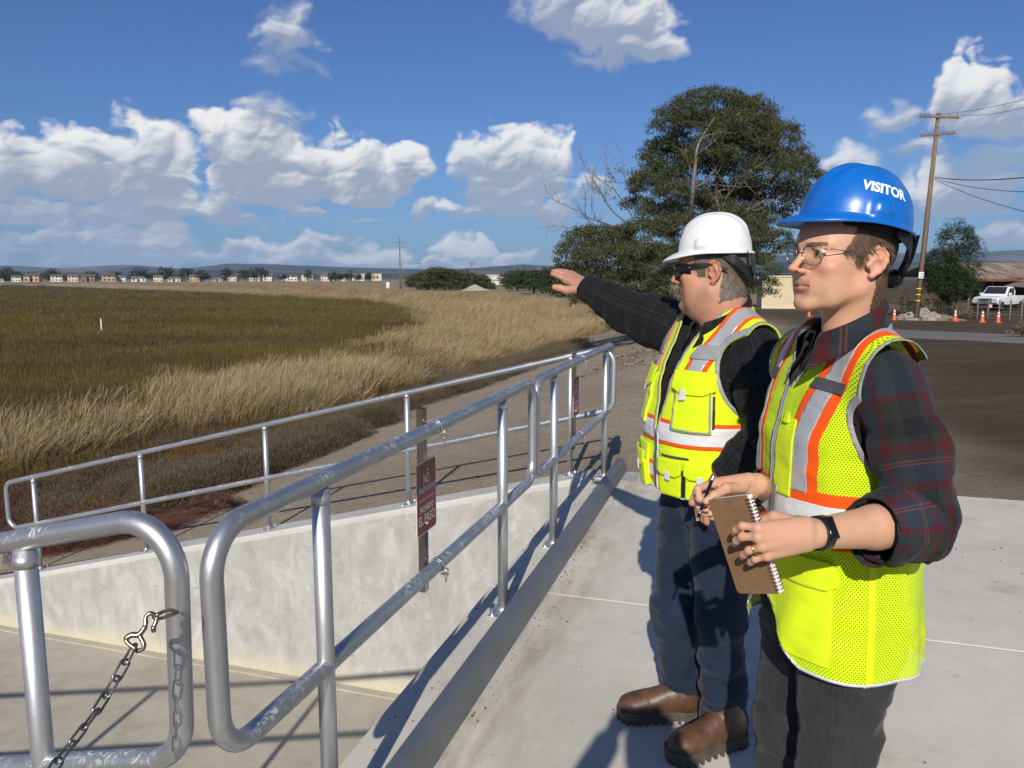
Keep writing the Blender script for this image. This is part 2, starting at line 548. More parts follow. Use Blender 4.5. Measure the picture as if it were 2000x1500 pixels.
# ---------------------------------------------------------------- sky
world = bpy.data.worlds.new('World')
scn.world = world
world.use_nodes = True
SKY_STRENGTH = 0.075
def build_sky():
    nt = NT(world.node_tree); nt.n.clear()
    out = nt.n.new('ShaderNodeOutputWorld')
    sky = nt.n.new('ShaderNodeTexSky')
    sky.sky_type = 'NISHITA'; sky.sun_disc = False
    sky.sun_elevation = R_(SUN_EL); sky.sun_rotation = R_(SUN_AZ)
    sky.altitude = 0; sky.air_density = 1.0; sky.dust_density = 0.6; sky.ozone_density = 2.2
    # cumulus field: computed here in azimuth / elevation, 120 degrees wide, mirrored on round the horizon
    L = [  # pixel centre, radii, flat base, weight
        (40, 330, 110, 62, 392, 1), (165, 318, 95, 72, 398, 1.05), (295, 335, 90, 82, 402, 1.1), (235, 372, 165, 34, 405, 1), (60, 412, 150, 30, 440, .8), (330, 418, 190, 24, 440, .8),
        (425, 262, 50, 46, 330, 1), (505, 312, 112, 80, 402, 1.1), (610, 322, 80, 66, 400, 1), (705, 332, 70, 54, 404, 1), (792, 322, 52, 44, 372, .9), (520, 372, 130, 36, 402, 1), (728, 376, 84, 28, 405, .9),
        (530, 218, 62, 26, 260, .55), (572, 74, 58, 58, 150, .62), (505, 132, 46, 26, 170, .3),
        (1000, 312, 120, 64, 372, .9), (1068, 338, 62, 62, 404, .85), (920, 322, 56, 48, 380, .75), (1000, 382, 120, 34, 412, .85), (1150, 372, 40, 44, 412, .55),
        (1080, 22, 90, 48, 84, .62), (1180, 40, 130, 62, 118, .72), (1275, 76, 56, 44, 118, .7), (1180, 112, 90, 30, 142, .55),
        (822, 416, 40, 22, 438, .8), (905, 416, 80, 20, 436, .75), (1050, 418, 100, 22, 440, .8), (620, 416, 42, 15, 430, .7), (716, 426, 50, 11, 438, .6),
        (110, 474, 130, 32, 506, .85), (275, 478, 115, 32, 512, .9), (490, 482, 100, 28, 512, .85), (620, 490, 90, 26, 516, .85), (710, 494, 80, 22, 520, .8), (905, 492, 74, 26, 520, .85), (990, 500, 60, 16, 522, .75), (650, 464, 64, 11, 474, .6), (250, 508, 300, 18, 526, .7), (620, 514, 220, 14, 528, .7), (880, 516, 160, 12, 528, .7),
        (1890, 190, 80, 56, 250, .85), (1965, 236, 76, 50, 282, .8), (1742, 228, 48, 30, 262, .62), (1880, 372, 120, 52, 420, .75), (1785, 306, 46, 22, 326, .45), (1965, 462, 46, 30, 486, .8), (1655, 322, 54, 24, 352, .7), (1960, 310, 80, 30, 340, .5)]
    PW, PH, SP = 2640, 880, 22.0                      # 22 samples per degree
    r = np.random.default_rng(29)
    az = (np.arange(PW) + 0.5) / SP - 60.0; el = (np.arange(PH) + 0.5) / SP
    AZ, EL = np.meshgrid(az, el)
    AZ = AZ.astype(np.float32); EL = EL.astype(np.float32)
    def vn(x, y, sc):
        """smooth lattice noise, -1..1"""
        x = (x + 90) * sc; y = (y + 20) * sc * 1.12
        G = r.uniform(-1, 1, (int(y.max()) + 3, int(x.max()) + 3)).astype(np.float32)
        i = x.astype(np.int32); j = y.astype(np.int32); fx = x - i; fy = y - j
        fx = fx * fx * fx * (fx * (fx * 6 - 15) + 10); fy = fy * fy * fy * (fy * (fy * 6 - 15) + 10)
        return (G[j, i] * (1 - fx) + G[j, i + 1] * fx) * (1 - fy) + (G[j + 1, i] * (1 - fx) + G[j + 1, i + 1] * fx) * fy
    def fb(x, y, sc, n, bil=False, g=0.52):
        t = 0; am = 1.0; nn = 0
        c, s_ = math.cos(0.6), math.sin(0.6)
        for o in range(n):
            v = vn(x, y, sc)
            t = t + am * ((2 * np.abs(v) - 0.55) if bil else v); nn += am; am *= g; sc *= 1.97
            x, y = x * c - y * s_ * 0.2 + 3.1, y + x * 0.02 + 1.7
        return t / nn
    def blur(a, k):
        for ax in (0, 1):
            c = np.cumsum(np.concatenate([np.repeat(np.take(a, [0], ax), k, ax), a, np.repeat(np.take(a, [-1], ax), k, ax)], ax), ax, dtype=np.float64)
            n_ = a.shape[ax]; a = ((np.take(c, range(2 * k, n_ + 2 * k), ax) - np.take(c, range(0, n_), ax)) / (2 * k)).astype(np.float32)
        return a
    wx = fb(AZ, EL, 0.40, 4); wy = fb(AZ, EL, 0.45, 4)
    AW = AZ + 1.5 * wx; EW = EL + 1.1 * wy
    M = np.full(AZ.shape, -3.0, np.float32); Wt = np.zeros(AZ.shape, np.float32)
    for px, py, rx, ry, base, w in L:
        a, e = azel(px, py); eb = azel(px, base)[1]
        k = 180 / math.pi / 1503
        m = 1 - np.sqrt(((AW - a) / (rx * k * 0.98)) ** 2 + ((EW - e) / (ry * k * 1.02)) ** 2)
        m = np.minimum(m, (EL - eb + 0.25 * wx) / (15 * k) + 0.25)
        up = m > M
        kk = 0.12; hh = np.maximum(kk - np.abs(M - m), 0) / kk
        M = np.maximum(M, m) + hh * hh * kk * 0.25
        Wt = np.where(up, w, Wt)
    side = sstep(np.abs(AZ), 36, 46)
    bgm = (fb(AZ, EL * 1.5, 0.12, 4) - 0.02) * 2.4 * sstep(EL, 1.0, 4.0) * (1 - sstep(EL, 22, 36))
    M = M * (1 - side) + np.minimum(bgm, 0.8) * side; Wt = Wt * (1 - side) + 0.9 * side
    bil = fb(AW, EW, 0.50, 6, True, 0.46); fine = fb(AZ, EL, 2.6, 5, False, 0.60)
    d = M + 0.46 * bil + 0.11 * fine - 0.04
    thin = blur(sstep(0.8 - Wt, 0.0, 0.2), 16)
    al = sstep(d, -0.02, 0.34 + 0.45 * thin) * np.clip(0.25 + 0.80 * blur(Wt, 12), 0, 1)
    ds = M + 0.46 * fb(AW, EW, 0.50, 3, True, 0.45)
    big = blur(np.sqrt(np.maximum(ds, 0) + 0.03), 7) * 2.6 + blur(bil, 3) * 0.42
    gy, gx = np.gradient(big); gx *= SP; gy *= SP
    iz = 2.4
    lam = (gx * 0.26 - gy * 0.62 + iz * 0.74) / np.sqrt(gx * gx + gy * gy + iz * iz)
    gy, gx = np.gradient(bil + 0.25 * fine); det = np.clip((gx * 0.3 - gy * 0.75) * SP * 0.05, -0.10, 0.10)
    occ = np.zeros_like(d)
    for sh, wt in ((10, .7), (24, 1.0), (44, 1.0), (70, .7)):
        S = np.vstack([ds[sh:], np.full((sh, PW), -1, np.float32)]); occ += wt * np.clip(S + 0.05, 0, 0.6)
    occ = blur(occ, 8)
    lit = np.clip(0.16 + 0.98 * lam + det - 0.42 * occ - 0.24 * thin, 0, 1)
    lit = lit * lit * (3 - 2 * lit)
    dark = np.array([3.7, 4.25, 5.3], np.float32); brt = np.array([10.0, 9.85, 9.6], np.float32)
    rgb = dark + (brt - dark) * lit[..., None]
    hz = (1 - sstep(EL, 0.0, 5.0))[..., None] * 0.30
    rgb = rgb * (1 - hz) + np.array([6.9, 7.7, 8.9], np.float32) * hz
    veil = (1 - sstep(EL, 0.0, 4.0)) * (0.20 + 0.25 * fb(AZ * 0.35, EL * 2.2, 0.5, 4))
    a2 = al + (1 - al) * np.clip(veil, 0, 1)
    rgb = (rgb * al[..., None] + np.array([6.1, 7.2, 9.0], np.float32) * ((1 - al) * np.clip(veil, 0, 1))[..., None]) / np.maximum(a2, 1e-4)[..., None]
    img = bpy.data.images.new('cumulus_field', PW, PH, alpha=True, float_buffer=True)
    img.colorspace_settings.name = 'Non-Color'
    img.alpha_mode = 'CHANNEL_PACKED'
    buf = np.concatenate([rgb / 12.0, a2[..., None]], -1).astype(np.float32)
    img.pixels.foreach_set(buf.ravel()); img.update(); img.pack()
    tc = nt.node('ShaderNodeTexCoord', out='Generated')
    D = nt.vmath('NORMALIZE', tc)
    X = nt.xyz(D)
    azn = nt.math('ARCTAN2', X[0], X[1]); eln = nt.math('ARCSINE', X[2])
    u = nt.math('PINGPONG', nt.math('MULTIPLY_ADD', azn, 180 / math.pi / 120.0, 0.5 + 4.0), 1.0)
    v = nt.math('MULTIPLY', eln, 180 / math.pi / 40.0)
    it = nt.n.new('ShaderNodeTexImage'); it.image = img; it.extension = 'EXTEND'; it.interpolation = 'Cubic'
    nt.link(nt.comb(u, v, 0.0), it.inputs[0])
    fade = nt.math('MULTIPLY', nt.fmap(v, 0.85, 0.99, 1, 0), nt.fmap(v, -0.02, 0.0, 0, 1))
    al_n = nt.math('MULTIPLY', it.outputs[1], fade)
    tint = nt.mix(1.0, sky.outputs[0], (0.50, 0.72, 1.14), blend='MULTIPLY')
    cl = nt.vmath('SCALE', it.outputs[0]); cl.node.inputs[3].default_value = 15.4
    c = nt.mix(al_n, tint, cl)
    bgd = nt.node('ShaderNodeBackground', {0: c, 1: SKY_STRENGTH})
    nt.link(bgd, out.inputs[0])
build_sky()

# ---------------------------------------------------------------- plan of the place
K0 = np.array([0.80, 6.15]); DV = np.array([0.2953, 0.9554]); NV = np.array([-0.9554, 0.2953])
DV /= np.linalg.norm(DV); NV /= np.linalg.norm(NV)
def P3(a, b, z): q = K0 + a * DV + b * NV; return np.array([q[0], q[1], z])
RK = np.array([[DV[0], NV[0], 0], [DV[1], NV[1], 0], [0, 0, 1.0]])       # (a, b, z) -> world
def AB(x, y): return (x - K0[0]) * DV[0] + (y - K0[1]) * DV[1], (x - K0[0]) * NV[0] + (y - K0[1]) * NV[1]
MARSH_Z = -2.1
TOE = [tuple(P3(-60, 8.6, 0)[:2]), tuple(P3(0, 8.6, 0)[:2]), tuple(P3(25, 8.8, 0)[:2]), tuple(P3(45, 9.5, 0)[:2]), (1.0, 72), (-6, 97), (-20, 124), (-44, 158), (-100, 232), (-240, 400), (-700, 540), (-1600, 640)]
ROAD = np.array([(15.5, 56), (12.8, 66), (9.0, 80), (1.5, 110), (-11, 138), (-32, 172), (-82, 238), (-215, 395), (-400, 480)], float)
def poly_dist(x, y, P, signed=True):
    best = np.full(x.shape, 1e12); sg = np.ones(x.shape); tt = np.zeros(x.shape); cum = 0
    for i in range(len(P) - 1):
        ax, ay = P[i]; bx, by = P[i + 1]; ux, uy = bx - ax, by - ay; L2 = ux * ux + uy * uy
        t = np.clip(((x - ax) * ux + (y - ay) * uy) / L2, 0, 1)
        dx = x - ax - t * ux; dy = y - ay - t * uy; d = dx * dx + dy * dy
        m = d < best
        best = np.where(m, d, best); sg = np.where(m, np.sign(ux * (y - ay) - uy * (x - ax)), sg); tt = np.where(m, cum + t * math.sqrt(L2), tt); cum += math.sqrt(L2)
    return np.sqrt(best) * (sg if signed else 1), tt
def ground_z(x, y, rough=True):
    x = np.asarray(x, float); y = np.asarray(y, float)
    s, _ = poly_dist(x, y, TOE)
    r = np.hypot(x, y)
    a, b = AB(x, y)
    top = -0.05 - 0.0205 * np.clip(r - 6.5, 0, 36) + 0.0 * r
    far = sstep(r, 150, 420)
    top = top * (1 - far) + (-0.55) * far
    h = np.minimum(top, MARSH_Z - 0.243 * s)
    h = np.maximum(h, MARSH_Z)
    P = np.stack([x.ravel(), y.ravel(), 0 * x.ravel()], 1)
    if rough:
        n = fbm(P, 0.35, 3, 4).reshape(x.shape) * 0.05 + fbm(P, 1.7, 5, 3).reshape(x.shape) * 0.018
        n = n * sstep(np.maximum(a - 0.1, np.maximum(-b - 8.0, -a - 8)), 0.0, 2.5) * (1 - 0.6 * (poly_dist(x, y, ROAD, False)[0] < 5))
        h = h + n
    return h, s

# ---------------------------------------------------------------- ground materials
def soil_mat():
    m, nt, o = new_mat('soil')
    v = nt.obj()
    n1 = nt.noise(v, 0.22, 5, 0.6); n2 = nt.noise(v, 2.6, 6, 0.65); n3 = nt.noise(v, 26, 4, 0.7); n4 = nt.noise(v, 150, 2)
    lot = nt.mix(nt.fmap(n1, 0.35, 0.65), (0.076, 0.054, 0.031), (0.106, 0.078, 0.047))
    lot = nt.mix(nt.fmap(n2, 0.40, 0.7, 0, 0.6), lot, (0.066, 0.049, 0.032))
    # wheel marks along the lot
    X = nt.xyz(nt.node('ShaderNodeMapping', {0: v, 2: (0, 0, R_(-24))}))
    tr = nt.noise(nt.comb(nt.math('MULTIPLY', X[0], 0.10), nt.math('MULTIPLY', X[1], 1.6), 0.0), 1.0, 4, 0.6)
    lot = nt.mix(nt.fmap(tr, 0.50, 0.66, 0, 0.65), lot, (0.140, 0.108, 0.072))
    path = nt.mix(nt.fmap(n2, 0.3, 0.7), (0.390, 0.312, 0.218), (0.490, 0.402, 0.296))
    path = nt.mix(nt.fmap(n1, 0.42, 0.62, 0, 0.6), path, (0.310, 0.240, 0.165))
    path = nt.mix(nt.fmap(n3, 0.52, 0.72, 0, 0.7), path, (0.560, 0.480, 0.375))
    path = nt.mix(nt.fmap(n3, 0.46, 0.32, 0, 0.7), path, (0.200, 0.150, 0.100))
    path = nt.mix(nt.fmap(nt.noise(v, 7, 4, 0.7), 0.56, 0.70, 0, 0.55), path, (0.200, 0.150, 0.100))
    dry = nt.mix(nt.fmap(n2, 0.3, 0.7), (0.270, 0.205, 0.120), (0.360, 0.285, 0.180))
    mud = nt.mix(nt.fmap(n1, 0.38, 0.62), (0.085, 0.062, 0.022), (0.066, 0.044, 0.022))
    mud = nt.mix(nt.fmap(nt.noise(nt.vmath('MULTIPLY', v, (0.012, 0.05, 1)), 1.0, 5, 0.6), 0.42, 0.62, 0, 0.75), mud, (0.105, 0.080, 0.026))
    c = nt.mix(nt.attr('w_path'), lot, path)
    c = nt.mix(nt.attr('w_dry'), c, dry)
    c = nt.mix(nt.attr('w_mud'), c, mud)
    c = nt.mix(nt.fmap(n4, 0.42, 0.7, 0, 0.45), c, (0.05, 0.038, 0.028))
    h = nt.math('ADD', nt.math('ADD', nt.math('MULTIPLY', n2, 1.0), nt.math('MULTIPLY', n3, 0.5)), nt.math('MULTIPLY', n4, 0.2))
    bsdf(nt, o, c, 0.95, 0, nt.bump(h, 0.9, 0.05), 0.15)
    return m
M_soil = soil_mat()
def concrete_mat(name, a, b, stain=(0.25, 0.2, 0.13), stain_amt=0.25, pit=0.6, low=None, form=False):
    m, nt, o = new_mat(name)
    v = nt.obj()
    n1 = nt.noise(v, 1.3, 5, 0.6); n2 = nt.noise(v, 6.5, 6, 0.68); n3 = nt.noise(v, 60, 4, 0.6)
    c = nt.mix(nt.fmap(n2, 0.32, 0.68), a, b)
    c = nt.mix(nt.fmap(n1, 0.40, 0.70, 0, 0.5), c, tuple(k * 0.84 for k in a))
    sp = nt.noise(v, 2.6, 6, 0.7, dist=0.4)
    c = nt.mix(nt.fmap(sp, 0.56, 0.74, 0, stain_amt), c, stain)
    pits = nt.voro(v, 14.0, 'F1', Randomness=1.0)
    pit_f = nt.math('MULTIPLY', nt.fmap(pits, 0.03, 0.075, 1, 0), nt.fmap(nt.noise(v, 3.0, 3), 0.5, 0.6))
    c = nt.mix(nt.math('MULTIPLY', pit_f, pit), c, (0.07, 0.065, 0.06))
    if form:
        blot = nt.noise(nt.vmath('MULTIPLY', v, (1, 1, 0.55)), 4.2, 7, 0.72, dist=0.8)
        c = nt.mix(nt.fmap(blot, 0.50, 0.66, 0, 0.55), c, tuple(min(1, k * 1.30) for k in b))
        c = nt.mix(nt.fmap(blot, 0.47, 0.36, 0, 0.45), c, tuple(k * 0.74 for k in a))
        drip = nt.noise(nt.vmath('MULTIPLY', v, (5.0, 5.0, 0.5)), 1.0, 5, 0.65)
        c = nt.mix(nt.fmap(drip, 0.54, 0.70, 0, 0.30), c, tuple(k * 0.72 for k in a))
        scuff = nt.noise(nt.vmath('MULTIPLY', v, (6, 6, 26)), 1.0, 6, 0.75, dist=1.2)
        c = nt.mix(nt.fmap(scuff, 0.62, 0.68, 0, 0.5), c, (0.13, 0.125, 0.115))
        low_f = nt.fmap(nt.math('ADD', nt.xyz(v)[2], nt.math('MULTIPLY', n1, 0.25)), -2.02, -1.72, 0.85, 0.0, True)
        c = nt.mix(low_f, c, low or a)
    if name == 'deck_concrete':
        M = nt.node('ShaderNodeMapping', {0: v, 2: (0, 0, -math.atan2(DV[1], DV[0]))}); ab = nt.xyz(M)
        bk = nt.math('ADD', ab[1], float(-(K0 @ NV)))
        near = nt.math('MULTIPLY', nt.fmap(bk, -0.55, -0.13, 0, 1), nt.fmap(bk, -0.10, -0.08, 1, 0))
        dn = nt.noise(nt.vmath('MULTIPLY', M, (1.6, 7, 1)), 1.0, 6, 0.7)
        c = nt.mix(nt.math('MULTIPLY', near, nt.fmap(dn, 0.42, 0.66, 0, 0.65)), c, (0.205, 0.150, 0.090))
        rust = nt.noise(v, 4.4, 5, 0.6)
        c = nt.mix(nt.fmap(rust, 0.64, 0.76, 0, 0.5), c, (0.30, 0.215, 0.130))
        dk = nt.noise(v, 0.55, 4, 0.55)
        c = nt.mix(nt.fmap(dk, 0.45, 0.65, 0, 0.35), c, (0.36, 0.355, 0.335))
        c = nt.mix(nt.fmap(nt.noise(v, 45, 3, 0.6), 0.66, 0.72, 0, 0.5), c, (0.16, 0.13, 0.10))
        n3 = nt.noise(nt.vmath('MULTIPLY', M, (10, 320, 1)), 1.0, 3, 0.6)
    h = nt.math('SUBTRACT', nt.math('ADD', nt.math('MULTIPLY', n2, 0.5), nt.math('MULTIPLY', n3, 0.35)), pit_f)
    bsdf(nt, o, c, nt.fmap(n2, 0.3, 0.7, 0.78, 0.92), 0, nt.bump(h, 0.30, 0.006), 0.3)
    return m
M_deck = concrete_mat('deck_concrete', (0.575, 0.545, 0.470), (0.645, 0.615, 0.540), (0.270, 0.205, 0.130), 0.50, 0.25)
M_wall = concrete_mat('wall_concrete', (0.372, 0.372, 0.350), (0.448, 0.448, 0.426), (0.36, 0.33, 0.27), 0.35, 0.8, (0.56, 0.50, 0.36), True)
M_cap = concrete_mat('wall_cap_concrete', (0.50, 0.49, 0.455), (0.56, 0.55, 0.515), (0.5, 0.47, 0.4), 0.2, 0.4)
M_apron = concrete_mat('apron_concrete', (0.375, 0.345, 0.275), (0.455, 0.425, 0.350), (0.300, 0.250, 0.170), 0.55, 0.35)
def asphalt_mat():
    m, nt, o = new_mat('asphalt')
    v = nt.obj(); n = nt.noise(v, 0.5, 5, 0.6); n2 = nt.noise(v, 90, 3); n3 = nt.noise(v, 4, 5, 0.7)
    c = nt.mix(nt.fmap(n, 0.3, 0.7), (0.150, 0.142, 0.130), (0.205, 0.195, 0.180))
    c = nt.mix(nt.fmap(n3, 0.55, 0.75, 0, 0.5), c, (0.20, 0.165, 0.125))
    c = nt.mix(nt.fmap(n2, 0.5, 0.75, 0, 0.4), c, (0.08, 0.075, 0.07))
    bsdf(nt, o, c, 0.93, 0, nt.bump(n2, 0.5, 0.01), 0.2)
    return m
M_asph = asphalt_mat()

# ---------------------------------------------------------------- the ground as one sheet
def build_ground():
    na, nr_ = 420, 330
    az = np.concatenate([np.linspace(-52, 52, na - 60), np.linspace(53.5, 306.5, 60)]) * math.pi / 180
    rr = np.concatenate([[0.4, 1.2], np.geomspace(1.9, 90, 215), np.geomspace(93, 11500, nr_ - 217)])
    A, Rr = np.meshgrid(az, rr, indexing='ij')
    X = Rr * np.sin(A); Y = Rr * np.cos(A)
    Z, s = ground_z(X, Y)
    a, b = AB(X, Y)
    P = np.stack([X.ravel(), Y.ravel(), Z.ravel()], 1)
    n = fbm(P * [1, 1, 0], 0.22, 2, 4).reshape(X.shape)
    r = Rr
    # sandy path on the bank beyond the walls, dry grass soil on the far banks, marsh mud
    w_path = sstep(b + 2.4 * n, -4.2, -0.9) * (1 - sstep(s + 1.5 * n, 0.2, 1.8)) * (1 - sstep(a + 8 * n, 30, 50))
    w_dry = sstep(r + 25 * n, 55, 80) * sstep(b + 6 * n, -18, -2)
    w_mud = sstep(s + 1.5 * n, -0.8, 1.8)
    F = []
    ia = np.arange(na)[:, None] * nr_ + np.arange(nr_)[None, :]
    nx = np.roll(ia, -1, 0)
    Q = np.stack([ia[:, :-1], nx[:, :-1], nx[:, 1:], ia[:, 1:]], -1).reshape(-1, 4)[:, ::-1]
    # leave out the deck and the channel between the wing walls
    fld = np.maximum(np.maximum(a + 0.12, -5.05 - a), np.maximum(-b - 9.6, b - 60.0)).ravel()
    V, T, ex = clip(P, Q, fld, (w_path.ravel(), w_dry.ravel(), w_mud.ravel()))
    link('ground', mesh_data('ground', V, T, True, (M_soil,), attrs={'w_path': ex[0], 'w_dry': ex[1], 'w_mud': ex[2]}), kind='structure')
build_ground()

def ribbon(name, C, width, mat, lift, crown=0.0, n=240, wob=0.0):
    c = bez(np.column_stack([C, np.zeros(len(C))]), max(3, n // len(C)))[:, :2]
    t = np.gradient(c, axis=0); t /= np.linalg.norm(t, axis=1)[:, None]
    nrm = np.stack([-t[:, 1], t[:, 0]], 1)
    offs_ = np.linspace(-1, 1, 7) * width / 2
    V = []
    for i in range(len(c)):
        for o_ in offs_:
            k = o_ * (1 + wob * math.sin(i * 0.9 + o_)); q = c[i] + nrm[i] * k
            V.append((q[0], q[1], 0))
    V = np.array(V)
    zc = ground_z(c[:, 0], c[:, 1], False)[0]
    ze = np.stack([ground_z(*(c + nrm * o_).T, False)[0] for o_ in offs_], 1)
    ze = np.maximum(ze, zc[:, None] - 0.1) + lift; ze[:, 0] -= 0.16; ze[:, -1] -= 0.16; V[:, 2] = ze.ravel()
    F = [(i * 7 + k, (i + 1) * 7 + k, (i + 1) * 7 + k + 1, i * 7 + k + 1) for i in range(len(c) - 1) for k in range(6)]
    return link(name, mesh_data(name, V, F, True, (mat,)), kind='structure')
ribbon('road', ROAD, 7.0, M_asph, 0.075)
ribbon('driveway', np.array([(85, 2), (60, 8.5), (42, 14), (30, 19), (22, 24), (16.5, 29.5), (13.5, 34)], float), 8.0, M_asph, 0.06)

# ---------------------------------------------------------------- concrete deck, walls, apron
def ab_box(mb, a0, a1, b0, b1, z0, z1, bevel=0.0, mi=0):
    mb.box(P3((a0 + a1) / 2, (b0 + b1) / 2, (z0 + z1) / 2), (abs(a1 - a0), abs(b1 - b0), abs(z1 - z0)), RK, bevel, mi)
def build_concrete():
    deck = MB(); ab_box(deck, -6.4, -0.012, 0.15, -9.4, -0.45, -0.14)
    d = deck.build('deck', M_deck, kind='structure')
    M_seal = flat_mat('joint_sealant', (0.40, 0.36, 0.28), 0.9, 0, 0.2, 20)
    aj = float(np.mean([AB(*pZ(1060, 1152, 0)[:2])[0], AB(*pZ(2000, 1280, 0)[:2])[0]]))
    for (a0, a1) in ((-6.4, aj - 0.0035), (aj + 0.0035, -0.01)):
        for (b0, b1) in ((0.157, -4.2), (-4.21, -9.4)):
            s = MB(); ab_box(s, a0, a1, b0, b1, -0.139, 0.0, 0.006); s.build('slab', M_deck, d)
    s = MB(); ab_box(s, aj - 0.0035, aj + 0.0035, 0.157, -9.4, -0.138, -0.003); s.build('joint_strip', M_seal, d)
    # head wall under the deck edge
    hw = MB(); ab_box(hw, -5.3, -0.315, 0.150, -0.25, -2.6, -0.145)
    tag(hw.build('head_wall', M_wall), 'pale concrete head wall dropping from the deck edge to the apron', 'wall')
    def wing(a0, a1, name, label):
        root = empty(name, P3((a0 + a1) / 2, 0, 0), 0, label=label, cat='wall')
        prof = []
        for b in np.linspace(-0.26 if a0 > -1 else 0.0, 9.2, 24): prof.append((b, min(0.0, 0.045 - 0.255 * b)))
        for (z_off0, z_off1, mat, nm, ex) in ((-3.5, -0.05, M_wall, 'wall_body', 0.0), (-0.05, 0.0, M_cap, 'coping', 0.0)):
            V = []; F = []
            ch = 0.018 if nm == 'coping' else 0
            for b, z in prof:
                zb = max(-2.7, z + z_off0) if nm == 'wall_body' else z + z_off0
                zt = z + z_off1
                V += [P3(a0, b, zb), P3(a0, b, zt - ch), P3(a0 + ch, b, zt), P3(a1 - ch, b, zt), P3(a1, b, zt - ch), P3(a1, b, zb)]
            n = len(prof)
            for i in range(n - 1):
                for k in range(6): F.append((i * 6 + k, i * 6 + (k + 1) % 6, (i + 1) * 6 + (k + 1) % 6, (i + 1) * 6 + k))
            F += [tuple(range(5, -1, -1)), tuple((n - 1) * 6 + k for k in range(6))]
            link(nm, mesh_data(nm, np.array(V) - np.array(root.location), F, False, (mat,)), root)
        return root
    wing(-0.312, -0.013, 'wing_wall', 'sloping concrete wing wall running down the bank under the far guard rail')
    wing(-5.08, -4.76, 'wing_wall', 'near sloping concrete wing wall below the chained guard rail')
    ap = MB(); ab_box(ap, -4.9, -0.2, 0.12, 60, -2.4, MARSH_Z)
    ap.build('apron', M_apron, kind='structure')
    # small step strips along the foot of the wall
    st = MB(); ab_box(st, -0.40, -0.313, 0.152, 9.1, -2.42, MARSH_Z + 0.012, 0.004)
    st.build('footing_edge', M_apron, kind='structure')
build_concrete()

# ---------------------------------------------------------------- guard rails
def rail_mat(name, base, streak):
    m, nt, o = new_mat(name)
    v = nt.obj()
    n = nt.noise(v, 14, 5, 0.65); f = nt.noise(v, 130, 3)
    c = nt.mix(nt.fmap(n, 0.32, 0.68), base, tuple(k * 0.80 for k in base))
    sc = nt.noise(nt.vmath('MULTIPLY', v, (34, 34, 16)), 1.0, 4, 0.7, dist=2.2)
    up = nt.xyz(nt.node('ShaderNodeNewGeometry', out='Normal'))[2]
    patch = nt.fmap(nt.noise(v, 4.0, 3), 0.44, 0.60)
    k = nt.math('MULTIPLY', nt.math('MULTIPLY', nt.fmap(sc, 0.52, 0.60), patch), nt.fmap(up, 0.0, 0.45, 0.10, 1.0))
    c = nt.mix(nt.math('MULTIPLY', k, streak), c, (0.60, 0.60, 0.54))
    spk = nt.fmap(nt.voro(v, 30, 'F1'), 0.04, 0.10, 1, 0)
    c = nt.mix(nt.math('MULTIPLY', spk, nt.fmap(nt.noise(v, 9, 2), 0.52, 0.6, 0, 0.5)), c, (0.30, 0.30, 0.29))
    met = nt.mix(nt.math('MULTIPLY', k, streak), 0.85, 0.05, 'FLOAT')
    bsdf(nt, o, c, nt.fmap(n, 0.3, 0.7, 0.36, 0.52), met, nt.bump(f, 0.06, 0.001), 0.5)
    return m
M_rail = rail_mat('galvanised_rail', (0.52, 0.535, 0.55), 0.9)
M_post = rail_mat('galvanised_post', (0.62, 0.63, 0.64), 0.15)
M_kerb = flat_mat('grey_kerb_metal', (0.225, 0.230, 0.240), 0.42, 0.6, 0.12, 5, 0.02)
M_bolt = flat_mat('zinc_bolt', (0.62, 0.61, 0.58), 0.35, 0.9, 0.2)
M_chain = flat_mat('dark_chain', (0.22, 0.21, 0.20), 0.35, 0.95, 0.3, 60)
M_snap = flat_mat('snap_hook_steel', (0.26, 0.24, 0.20), 0.3, 0.95, 0.3, 60)
def guard_rail(loop, posts, label, rad=0.0242, plates=True, along=None):
    base = np.array(posts[0][0]) if posts else np.array(loop[0])
    root = empty('guard_rail', base, 0, label=label, cat='railing')
    mb = MB(); path = fillet(loop, 0.105, 9, closed=True)
    mb.tube(path - base, rad, 20, closed=True)
    mb.build('rail_loop', M_rail, root, True)
    for (lo, hi) in posts:
        lo = np.array(lo); hi = np.array(hi)
        p = MB(); p.tube([lo - base, lo + (hi - lo) * 0.5 - base, hi - base], rad * 0.985, 20)
        po = p.build('post', M_post, root, True)
        c = MB(); c.tube([hi - (0, 0, 0.040) - base, hi - (0, 0, 0.012) - base], rad * 1.04, 20); c.build('weld_collar', M_post, po, True)
        c = MB(); c.tube([lo - base, lo + (0, 0, 0.035) - base], rad * 1.12, 20); c.build('foot_sleeve', M_post, po, True)
        if plates:
            b = MB(); b.box(lo + (0, 0, 0.006) - base, (0.15, 0.105, 0.011), along if along is not None else RK, 0.002)
            pl = b.build('base_plate', M_post, root)
            for da in (-0.055, 0.055):
                for db in (-0.035, 0.035):
                    q = lo + (along if along is not None else RK) @ np.array([da, db, 0.011]) - base
                    k = MB(); k.lathe([(0.0125, 0), (0.0125, 0.003)], q, 12); k.lathe([(0.0095, 0.003), (0.0095, 0.011)], q, 6); k.lathe([(0.005, 0.011), (0.0045, 0.030)], q, 8)
                    k.build('anchor_bolt', M_bolt, pl)
    return root
TOPZ, MIDZ = 1.03, 0.52
